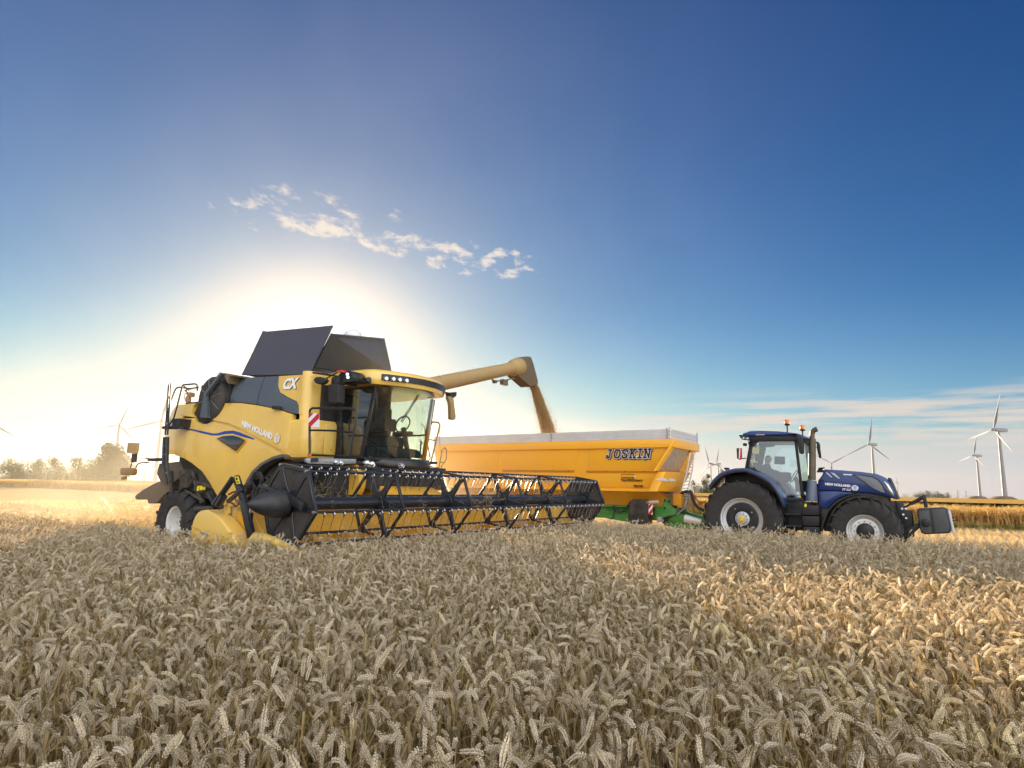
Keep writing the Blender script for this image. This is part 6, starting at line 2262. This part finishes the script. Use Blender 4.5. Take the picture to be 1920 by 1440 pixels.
c_ = [W(-120, 8.6, .02), W(60, 8.6, .02), W(60, 39.2, .02), W(-120, 39.2, .02)]
k.add(c_, [(0, 1, 2, 3)])
c_ = [W(-120, .3, .02), W(-.1, .3, .02), W(-.1, 8.598, .02), W(-120, 8.598, .02)]
k.add(c_, [(0, 1, 2, 3)])
tag(k.build('stubble_field', sm, smooth=0), kind='structure')

# standing crop beyond the stubble
CRP = [blade_clump(40 + i, 30, .35, 1.5, .26, .028, .62, CROPM, .45) for i in range(7)]
P, Rr, S_, I_ = [], [], [], []
v_ = 40.2
while v_ < 100:
    u_ = -170.0
    dens = .26 if v_ < 44 else (.55 if v_ < 60 else 1.0)
    while u_ < 50:
        q = W(u_ + random.uniform(-.15, .15), v_ + random.uniform(-.15, .15))
        u_ += dens
        if not vis(q.x, q.y):
            continue
        P.append((q.x, q.y, 0))
        Rr.append((random.uniform(-.12, .12), random.uniform(-.12, .12), random.uniform(0, 6.28)))
        S_.append(random.uniform(.95, 1.16) * (1 + .06 * noise.noise(Vector((q.x * .4, q.y * .4, 0)))))
        I_.append(random.randrange(len(CRP)))
    v_ += .30 if v_ < 44 else (.6 if v_ < 60 else 1.2)
o = scatter('standing_crop', P, Rr, S_, I_, CRP)
tag(o, kind='stuff')
print('crop', len(P))
cm = mat('crop_top', (0.52, 0.32, 0.10), 1.0, spec=0.0, var=.45, vscale=.9, bump=1.0, bscale=3.0)
k = MB()
N_ = 60
rows = []
for j, v_ in enumerate([52, 56, 62, 75, 100, 150, 240, 420, 700, 1200, 2200]):
    rows.append([W(-1.6 * v_ - 60 + (3.2 * v_ + 120) * i / N_, v_, 1.36 + (random.uniform(-.08, .08) if j else 0)) for i in range(N_ + 1)])
k.loft(rows, caps=False, closed=False)
tag(k.build('crop_field', cm, smooth=0), kind='structure')
# grass verge in front of the crop
VRG = [blade_clump(70 + i, 14, .15, .55, .14, .012, .45, GREENM, .3) for i in range(5)] + [blade_clump(80 + i, 12, .3, .8, .14, .012, .4, CROPM, .2) for i in range(2)]
P, Rr, S_, I_ = [], [], [], []
for i in range(5200):
    u_ = random.uniform(-40, 30)
    v_ = 39.0 + abs(random.gauss(0, .75))
    q = W(u_, v_)
    if not vis(q.x, q.y):
        continue
    P.append((q.x, q.y, 0))
    Rr.append((0, 0, random.uniform(0, 6.28)))
    S_.append(random.uniform(.5, 1.25) * (1.2 if noise.noise(Vector((u_ * .5, v_, 0))) > .15 else .75))
    I_.append(random.choice([0, 1, 2, 3, 4, 0, 1, 2, 5, 6]))
o = scatter('verge_grass', P, Rr, S_, I_, VRG)
tag(o, kind='stuff')

# ------------------------------------------------------------------ trees
BARK = mat('bark', (0.10, 0.07, 0.045), .9)
def foliage_material(name, ca, cb):
    return leaf_material(name, ca, cb, .35, .6)
FOL = [foliage_material('foliage_olive', (0.045, 0.065, 0.018), (0.12, 0.14, 0.04)), foliage_material('foliage_green', (0.035, 0.06, 0.02), (0.09, 0.12, 0.045))]
def tree(loc, h, wd, seed, label, fm, n=2600, group='trees along the field edge', base=.0):
    r = random.Random(seed)
    t = empty('tree', loc, label, 'tree', group)
    k = MB()
    k.tube([(0, 0, -.2), (h * .01, 0, h * .25), (-h * .01, h * .01, h * .55), (0, 0, h * .8)], [h * .03, h * .024, h * .016, h * .005], 7)
    lobes = []
    for i in range(r.randint(12, 18)):
        a = r.uniform(0, 6.28)
        f = r.uniform(base, .92) if i > 4 else r.uniform(.05, .3)
        rad = wd * .5 * math.sin(min(1, max(.2, 1 - (f - .3) ** 2 * 1.5)) * 1.57) * r.uniform(.25, .85)
        c = Vector((math.cos(a) * rad, math.sin(a) * rad, h * f))
        lobes.append((c, r.uniform(.16, .30) * wd * (1.1 - f * .45)))
        if i % 2 == 0:
            k.tube([(0, 0, h * max(.1, f - .3)), c * .6 + Vector((0, 0, h * f * .36)), c], [h * .01, h * .006, h * .002], 5)
    lobes += [(Vector((0, 0, h * .5)), wd * .34), (Vector((wd * .1, 0, h * .25)), wd * .38), (Vector((-wd * .08, 0, h * .7)), wd * .28), (Vector((-wd * .22, 0, h * .3)), wd * .28), (Vector((wd * .24, 0, h * .4)), wd * .26)] * 2
    k.build('trunk', BARK, t)
    V, F = [], []
    ls = h * (.022 if n > 1000 else .05)
    for i in range(n):
        c, rr = r.choice(lobes)
        d = Vector((r.gauss(0, 1), r.gauss(0, 1), r.gauss(0, 1))).normalized()
        q = c + d * rr * (r.random() ** .4)
        if q.z < h * base * .5:
            q.z = h * base * .5 + r.uniform(0, h * .1)
        a = Vector((r.gauss(0, 1), r.gauss(0, 1), r.gauss(0, 1))).normalized() * ls * r.uniform(.6, 1.5)
        b = a.orthogonal().normalized() * ls * r.uniform(.4, .9)
        o_ = len(V)
        V += [q - a, q + b, q + a, q - b]
        F.append((o_, o_ + 1, o_ + 2, o_ + 3))
    me = bpy.data.meshes.new('crown')
    me.from_pydata([tuple(v) for v in V], [], F)
    me.materials.append(fm)
    link('crown', me, t)
    return t
for (x, y, h, wd, sd, lb, n_) in TREES:
    tree((x, y, 0), h, wd, sd, lb, FOL[sd % 2], n_)

# ------------------------------------------------------------------ wind turbines
TUR = mat('turbine_white', (0.22, 0.225, 0.25), .55)
TURT = mat('tower_band', (0.45, 0.46, 0.46), .5)
TIP = mat('blade_tip', (0.40, 0.03, 0.03), .5)
def blade_mesh(bm_, c, dr, ax, L, f0, f1):
    """tapered blade with a rounded root and a twisted chord"""
    sd = ax.cross(dr).normalized()
    rings = []
    for i in range(9):
        f = f0 + (f1 - f0) * i / 8
        ch = L * (.030 if f < .04 else (.030 + .045 * min(1, (f - .04) / .16) if f < .2 else .075 * (1 - (f - .2) / .8) + .008))
        th = L * (.026 * (1 - f) + .003)
        tw = .6 * (1 - f)
        e1 = sd * math.cos(tw) + ax * math.sin(tw)
        e2 = ax * math.cos(tw) - sd * math.sin(tw)
        p = c + dr * (L * f + L * .015)
        rings.append([p + e1 * ch * .35, p + e2 * th * .5 + e1 * ch * .1, p - e1 * ch * .65, p - e2 * th * .5 + e1 * ch * .1])
    bm_.loft(rings)
def turbine(x, y, hub, L, yaw, ph, label, tips=True, full=True):
    t = empty('wind_turbine', (x, y, 0), label, 'wind turbine', 'wind turbines beyond the fields')
    ax = Vector((math.cos(yaw), math.sin(yaw), .05)).normalized()         # from nacelle towards the hub
    k = MB()
    k.tube([(0, 0, -1), (0, 0, hub * .35), (0, 0, hub * .7), (0, 0, hub - 1.2)], [hub * .032, hub * .027, hub * .022, hub * .016], 20)
    k.build('tower', TUR, t, smooth=60)
    k = MB()
    ew = Vector((-ax.y, ax.x, 0)).normalized()
    up = ax.cross(ew) * -1
    c0 = Vector((0, 0, hub))
    rings = []
    for f, w_, h_ in ((.055, .012, .012), (.05, .020, .022), (-.02, .024, .026), (-.10, .024, .026), (-.125, .018, .020)):
        p = c0 + ax * hub * f
        rings.append([p + ew * hub * w_ + up * hub * h_, p - ew * hub * w_ + up * hub * h_, p - ew * hub * w_ - up * hub * h_, p + ew * hub * w_ - up * hub * h_])
    k.loft(rings)
    k.build('nacelle', TUR, t, bevel=.15)
    k = MB()
    hc = c0 + ax * hub * .075
    k.lathe([(0, hub * .035), (hub * .014, hub * .03), (hub * .022, hub * .012), (hub * .023, -hub * .012), (hub * .018, -hub * .02)], hc, ax, 16)
    k.build('hub', TUR, t, smooth=60)
    for j in range(3):
        a = ph + j * 2 * math.pi / 3
        dr = (ew * math.cos(a) + Vector((0, 0, 1)) * math.sin(a))
        dr = (dr - ax * dr.dot(ax)).normalized()
        k = MB()
        k.tube([hc, hc + dr * L * .05], L * .016, 10)
        blade_mesh(k, hc, dr, ax, L, 0.02, .86 if tips else 1.0)
        b_ = k.build('blade', TUR, t, smooth=50)
        if tips:
            k = MB()
            blade_mesh(k, hc, dr, ax, L, .86, 1.0)
            k.build('blade_tip', TIP, b_, smooth=50)
    return t
for tdef in TURBINES:
    turbine(*tdef)
# low mounds round the turbine feet, two slim masts, far treeline
for (x, y, w_, h_, lb) in MOUNDS:
    k = MB()
    k.lathe([(w_ * .5, -.5), (w_ * .46, h_ * .5), (w_ * .3, h_ * .9), (0, h_)], (0, 0, 0), (0, 0, 1), 24)
    o = k.build('mound', mat('mound_soil', (.22, .15, .08), .9, var=.4, vscale=.3), None, smooth=60)
    o.location = (x, y, 0)
    tag(o, lb, 'mound')
for (x, y, h_, lb) in MASTS:
    t = empty('lattice_mast', (x, y, 0), lb, 'mast', 'lattice masts on the horizon')
    k = MB()
    for a in range(4):
        k.tube([(1.6 * math.cos(a * 1.571), 1.6 * math.sin(a * 1.571), 0), (.15 * math.cos(a * 1.571), .15 * math.sin(a * 1.571), h_)], .16, 4)
    for j in range(9):
        f = j / 9
        rr = 1.6 * (1 - f) + .15 * f
        for a in range(4):
            k.tube([(rr * math.cos(a * 1.571), rr * math.sin(a * 1.571), h_ * f), (rr * .9 * math.cos((a + 1) * 1.571), rr * .9 * math.sin((a + 1) * 1.571), h_ * (f + .1))], .1, 3)
    k.build('mast_frame', GALV, t)
    for f in (.72, .86):
        k = MB()
        k.tube([(-4.5 * (1.2 - f) * 2, 0, h_ * f), (4.5 * (1.2 - f) * 2, 0, h_ * f)], .2, 4)
        k.build('cross_arm', GALV, t)

# ------------------------------------------------------------------ grain pouring from the auger, chaff, driver
GRAINM = leaf_material('grain', (0.42, 0.27, 0.11), (0.62, 0.43, 0.20), .12, .7)
km = MB()
km.add([(0, 0, -.0045), (.002, 0, 0), (0, .002, 0), (-.002, 0, 0), (0, -.002, 0), (0, 0, .0045)], [(0, 2, 1), (0, 3, 2), (0, 4, 3), (0, 1, 4), (5, 1, 2), (5, 2, 3), (5, 3, 4), (5, 4, 1)])
kme = bpy.data.meshes.new('kernel')
kme.from_pydata([tuple(Vector(v) * 2.6) for v in km.v], [], km.f)
kme.materials.append(GRAINM)
s0, s1, s2, s3, s4 = [W(*q) for q in [(-3.850, 11.728, 5.171), (-3.850, 12.126, 4.946), (-3.850, 12.440, 4.470), (-3.850, 12.830, 3.921), (-3.850, 13.123, 3.370)]]
SR = [.14, .15, .19, .23, .27]
P, Rr, S_, I_ = [], [], [], []
def along(f):
    pts = [s0, s1, s2, s3, s4]
    x = f * 4
    i = min(3, int(x))
    return pts[i].lerp(pts[i + 1], x - i), SR[i] + (SR[i + 1] - SR[i]) * (x - i)
for i in range(34000):
    f = random.random()
    c, rr = along(f)
    a = random.uniform(0, 6.28)
    q = rr * random.random() ** .42
    if random.random() < .25 * f:
        q *= random.uniform(1.0, 2.1)
    off = HU * math.cos(a) * q + HV * math.sin(a) * q
    P.append(tuple(c + off + Vector((0, 0, random.uniform(-.03, .03)))))
    Rr.append((random.uniform(0, 3), random.uniform(0, 3), random.uniform(0, 6)))
    S_.append(random.uniform(.8, 1.5))
    I_.append(0)
k = MB()
rings = []
for i in range(41):
    c, rr = along(i / 40.001)
    rings.append([c + (HU * math.cos(a) + HV * math.sin(a)) * rr * (.66 + .34 * noise.noise(Vector((math.cos(a) * 1.6, math.sin(a) * 1.6, i * .16))) + .10 * noise.noise(Vector((math.cos(a) * 5, math.sin(a) * 5, i * .7)))) for a in [j * .2618 for j in range(24)]])
k.loft(rings)
o = k.build('grain_core', mat('grain_mass', (0.46, 0.30, 0.13), .85, var=.35, vscale=30, bump=.8, bscale=90), None, smooth=60)
o.name = 'grain'
tag(o, 'solid column of grain pouring from the auger spout into the trailer', 'grain', kind='stuff')
o = scatter('grain', P, Rr, S_, I_, [kme])
tag(o, 'loose kernels flying round the pouring grain', 'grain', kind='stuff')
# heap inside the trailer
k = MB()
rows = []
for i in range(15):
    u_ = -8.2 + 8.4 * i / 14
    rows.append([W(u_, 12.62 + 2.05 * j / 8, 2.6 + .55 * math.exp(-((u_ + 3.9) / 2.2) ** 2 - ((j - 4) / 3.5) ** 2) + random.uniform(-.02, .02)) for j in range(9)])
k.loft(rows, caps=False, closed=False)
tag(k.build('grain', MATS['grain_mass'], None, smooth=60), 'heap of grain lying inside the trailer', 'grain', kind='stuff')
# chaff and straw thrown out behind the combine
P, Rr, S_, I_ = [], [], [], []
CH = [straw_litter(60 + i) for i in range(4)]
for i in range(1500):
    f = random.random() ** .7
    u_ = -8.9 - f * 7.5
    v_ = random.gauss(3.6, .5 + f * 1.6)
    z_ = abs(random.gauss(0, .35 + .25 * f)) * (1.15 - f) + .03 + max(0, .9 - f * 1.6) * random.random()
    q = W(u_, v_, z_)
    P.append(tuple(q))
    Rr.append((random.uniform(-1.5, 1.5), random.uniform(-1.5, 1.5), random.uniform(0, 6)))
    S_.append(random.uniform(.3, .9))
    I_.append(random.randrange(4))
for i in range(420):                          # cut straw lying and flying in the header
    q = W(random.uniform(-.95, .35), random.uniform(.1, HL - .1), random.choice([.42, .55, .75, 1.0, 1.4]) + random.uniform(-.12, .2))
    P.append(tuple(q))
    Rr.append((random.uniform(-1.2, 1.2), random.uniform(-1.2, 1.2), random.uniform(0, 6)))
    S_.append(random.uniform(.25, .6))
    I_.append(random.randrange(4))
o = scatter('chaff', P, Rr, S_, I_, CH)
tag(o, kind='stuff')

# tractor driver
SKIN = mat('skin', (0.42, 0.24, 0.17), .6)
CLOTH = mat('dark_clothes', (0.03, 0.045, 0.075), .9)
HAIR = mat('dark_hair', (0.02, 0.015, 0.012), .8)
def person(u, v, z, label):
    t = bpy.data.meshes.new('person')
    J = [((0, 0, 0), .15), ((.02, 0, .22), .135), ((.04, 0, .42), .165), ((.05, 0, .53), .11), ((.07, 0, .60), .058), ((.09, 0, .68), .085), ((.10, 0, .77), .098), ((.10, 0, .85), .07),
         ((.05, .17, .49), .075), ((.20, .23, .26), .055), ((.44, .15, .24), .042), ((.53, .12, .27), .040),
         ((.05, -.17, .49), .075), ((.20, -.24, .26), .055), ((.44, -.16, .24), .042), ((.53, -.13, .27), .040),
         ((.08, .10, -.02), .10), ((.48, .14, .05), .085), ((.60, .13, -.36), .06), ((.72, .13, -.42), .045),
         ((.08, -.10, -.02), .10), ((.48, -.14, .05), .085), ((.60, -.13, -.36), .06), ((.72, -.13, -.42), .045), ((.195, 0, .73), .02)]
    E = [(0, 1), (1, 2), (2, 3), (3, 4), (4, 5), (5, 6), (6, 7), (3, 8), (8, 9), (9, 10), (10, 11), (3, 12), (12, 13), (13, 14), (14, 15), (0, 16), (16, 17), (17, 18), (18, 19), (0, 20), (20, 21), (21, 22), (22, 23), (6, 24)]
    t.from_pydata([j[0] for j in J], E, [])
    o = bpy.data.objects.new('person_src', t)
    COL.objects.link(o)
    m_ = o.modifiers.new('skin', 'SKIN')
    for i, sv in enumerate(t.skin_vertices[0].data):
        sv.radius = (J[i][1], J[i][1])
        sv.use_root = (i == 0)
    o.modifiers.new('sub', 'SUBSURF').levels = 2
    dg = bpy.context.evaluated_depsgraph_get()
    me = bpy.data.meshes.new_from_object(o.evaluated_get(dg))
    bpy.data.objects.remove(o)
    me.name = 'person'
    me.materials.clear()
    for m in (CLOTH, SKIN, HAIR):
        me.materials.append(m)
    for p in me.polygons:
        c = p.center
        p.material_index = 2 if (c.z > .79 or (c.z > .69 and c.x < .06)) else (1 if c.z > .59 or (c.x > .42 and c.z > .15 and c.z < .35) else 0)
        p.use_smooth = True
    o = bpy.data.objects.new('person', me)
    COL.objects.link(o)
    o.location = W(u, v, z)
    o.rotation_euler = (0, 0, -TH)
    tag(o, label, 'person')
    for s_ in (-1, 1):
        k = MB()
        for j in range(4):
            a0 = (.57, s_ * (.115 + .0), .262 + .018 * j)
            k.tube([a0, (.60, s_ * .10, .262 + .018 * j), (.60, s_ * .075, .258 + .018 * j)], [.010, .009, .007], 6)
        k.tube([(.54, s_ * .10, .29), (.58, s_ * .075, .31)], [.011, .008], 6)
        hnd = k.build('fingers', SKIN, None)
        hnd.parent = o
        k = MB()
        k.lathe([(0, -.01), (.022, -.008), (.025, 0), (0, .012)], (.085, s_ * .095, .725), (0, s_, 0), 10)
        er = k.build('ear', SKIN, None)
        er.parent = o
    return o
person(2.93, VC, 1.92, 'driver in dark clothes seated at the wheel inside the blue tractor cab')

# ------------------------------------------------------------------ dust drifting behind and beyond the combine
dm = bpy.data.materials.new('dust_cloud')
dm.use_nodes = True
nt = dm.node_tree
nt.nodes.remove(nt.nodes['Principled BSDF'])
dv = nt.nodes.new('ShaderNodeVolumePrincipled')
dv.inputs['Color'].default_value = (0.97, 0.85, 0.66, 1)
dv.inputs['Anisotropy'].default_value = 0.15
tc = nt.nodes.new('ShaderNodeTexCoord')
sx = nt.nodes.new('ShaderNodeSeparateXYZ')
nt.links.new(tc.outputs['Object'], sx.inputs[0])
def dmath(op, a, b=None, c=None, clamp=False):
    n_ = nt.nodes.new('ShaderNodeMath')
    n_.operation = op
    n_.use_clamp = clamp
    for i, q in enumerate((a, b, c)):
        if isinstance(q, (int, float)):
            n_.inputs[i].default_value = q
        elif q is not None:
            nt.links.new(q, n_.inputs[i])
    return n_.outputs[0]
def dstep(x, lo, hi):
    n_ = nt.nodes.new('ShaderNodeMapRange')
    n_.interpolation_type = 'SMOOTHSTEP'
    nt.links.new(x, n_.inputs['Value'])
    n_.inputs['From Min'].default_value = lo
    n_.inputs['From Max'].default_value = hi
    return n_.outputs['Result']
U_, V_, Z_ = sx.outputs
nz = nt.nodes.new('ShaderNodeTexNoise')
nz.inputs['Scale'].default_value = 0.42
nz.inputs['Detail'].default_value = 3
nt.links.new(tc.outputs['Object'], nz.inputs['Vector'])
puff = dstep(nz.outputs['Fac'], 0.28, 0.72)
zf = dmath('EXPONENT', dmath('MULTIPLY', Z_, -0.30))
# thick between the header and the trailer and round the chopper, thinning with distance
near = dmath('MULTIPLY', dmath('MULTIPLY', dmath('MULTIPLY', dstep(U_, -1.0, -7.0), dstep(U_, -15.0, -9.0)), dstep(V_, 4.8, 7.0)), dmath('MULTIPLY', dstep(V_, 15.0, 11.5), dstep(Z_, 4.2, 2.2)))
tail = dmath('MULTIPLY', dmath('MULTIPLY', dstep(U_, -7.0, -10.5), dstep(V_, -0.5, 3.0)), dstep(U_, -30.0, -12.0))
wide = dmath('MULTIPLY', dstep(U_, -4.0, -12.0), dmath('MULTIPLY', dstep(V_, 1.0, 6.0), dstep(V_, 37.0, 20.0)))
den = dmath('ADD', dmath('ADD', dmath('MULTIPLY', near, DUST_NEAR), dmath('MULTIPLY', tail, DUST_TAIL)), dmath('MULTIPLY', wide, DUST_WIDE))
edge = dmath('MULTIPLY', dstep(Z_, 6.8, 4.0), dstep(U_, -44.0, -34.0))
den = dmath('MULTIPLY', dmath('MULTIPLY', dmath('MULTIPLY', den, zf), puff), edge)
nt.links.new(den, dv.inputs['Density'])
nt.links.new(dv.outputs[0], nt.nodes['Material Output'].inputs['Volume'])
k = MB()
k.bb((-44.5, -1.0, .03), (3.0, 37.5, 7.0))
o = k.build('dust', dm, None, smooth=0)
o.location = ORG
o.rotation_euler = (0, 0, -TH)
tag(o, kind='stuff')

# ------------------------------------------------------------------ haze
hz = MB()
hz.bb((-4000, -60, -1.0), (4000, 5200, 175.0))
hm = bpy.data.materials.new('haze_air')
hm.use_nodes = True
hn = hm.node_tree
hn.nodes.remove(hn.nodes['Principled BSDF'])
pv = hn.nodes.new('ShaderNodeVolumePrincipled')
pv.inputs['Color'].default_value = (0.92, 0.93, 0.95, 1)
pv.inputs['Density'].default_value = 0.00002
pv.inputs['Anisotropy'].default_value = 0.7
hn.links.new(pv.outputs[0], hn.nodes['Material Output'].inputs['Volume'])
ho = hz.build('haze', hm, smooth=0)
tag(ho, kind='stuff')
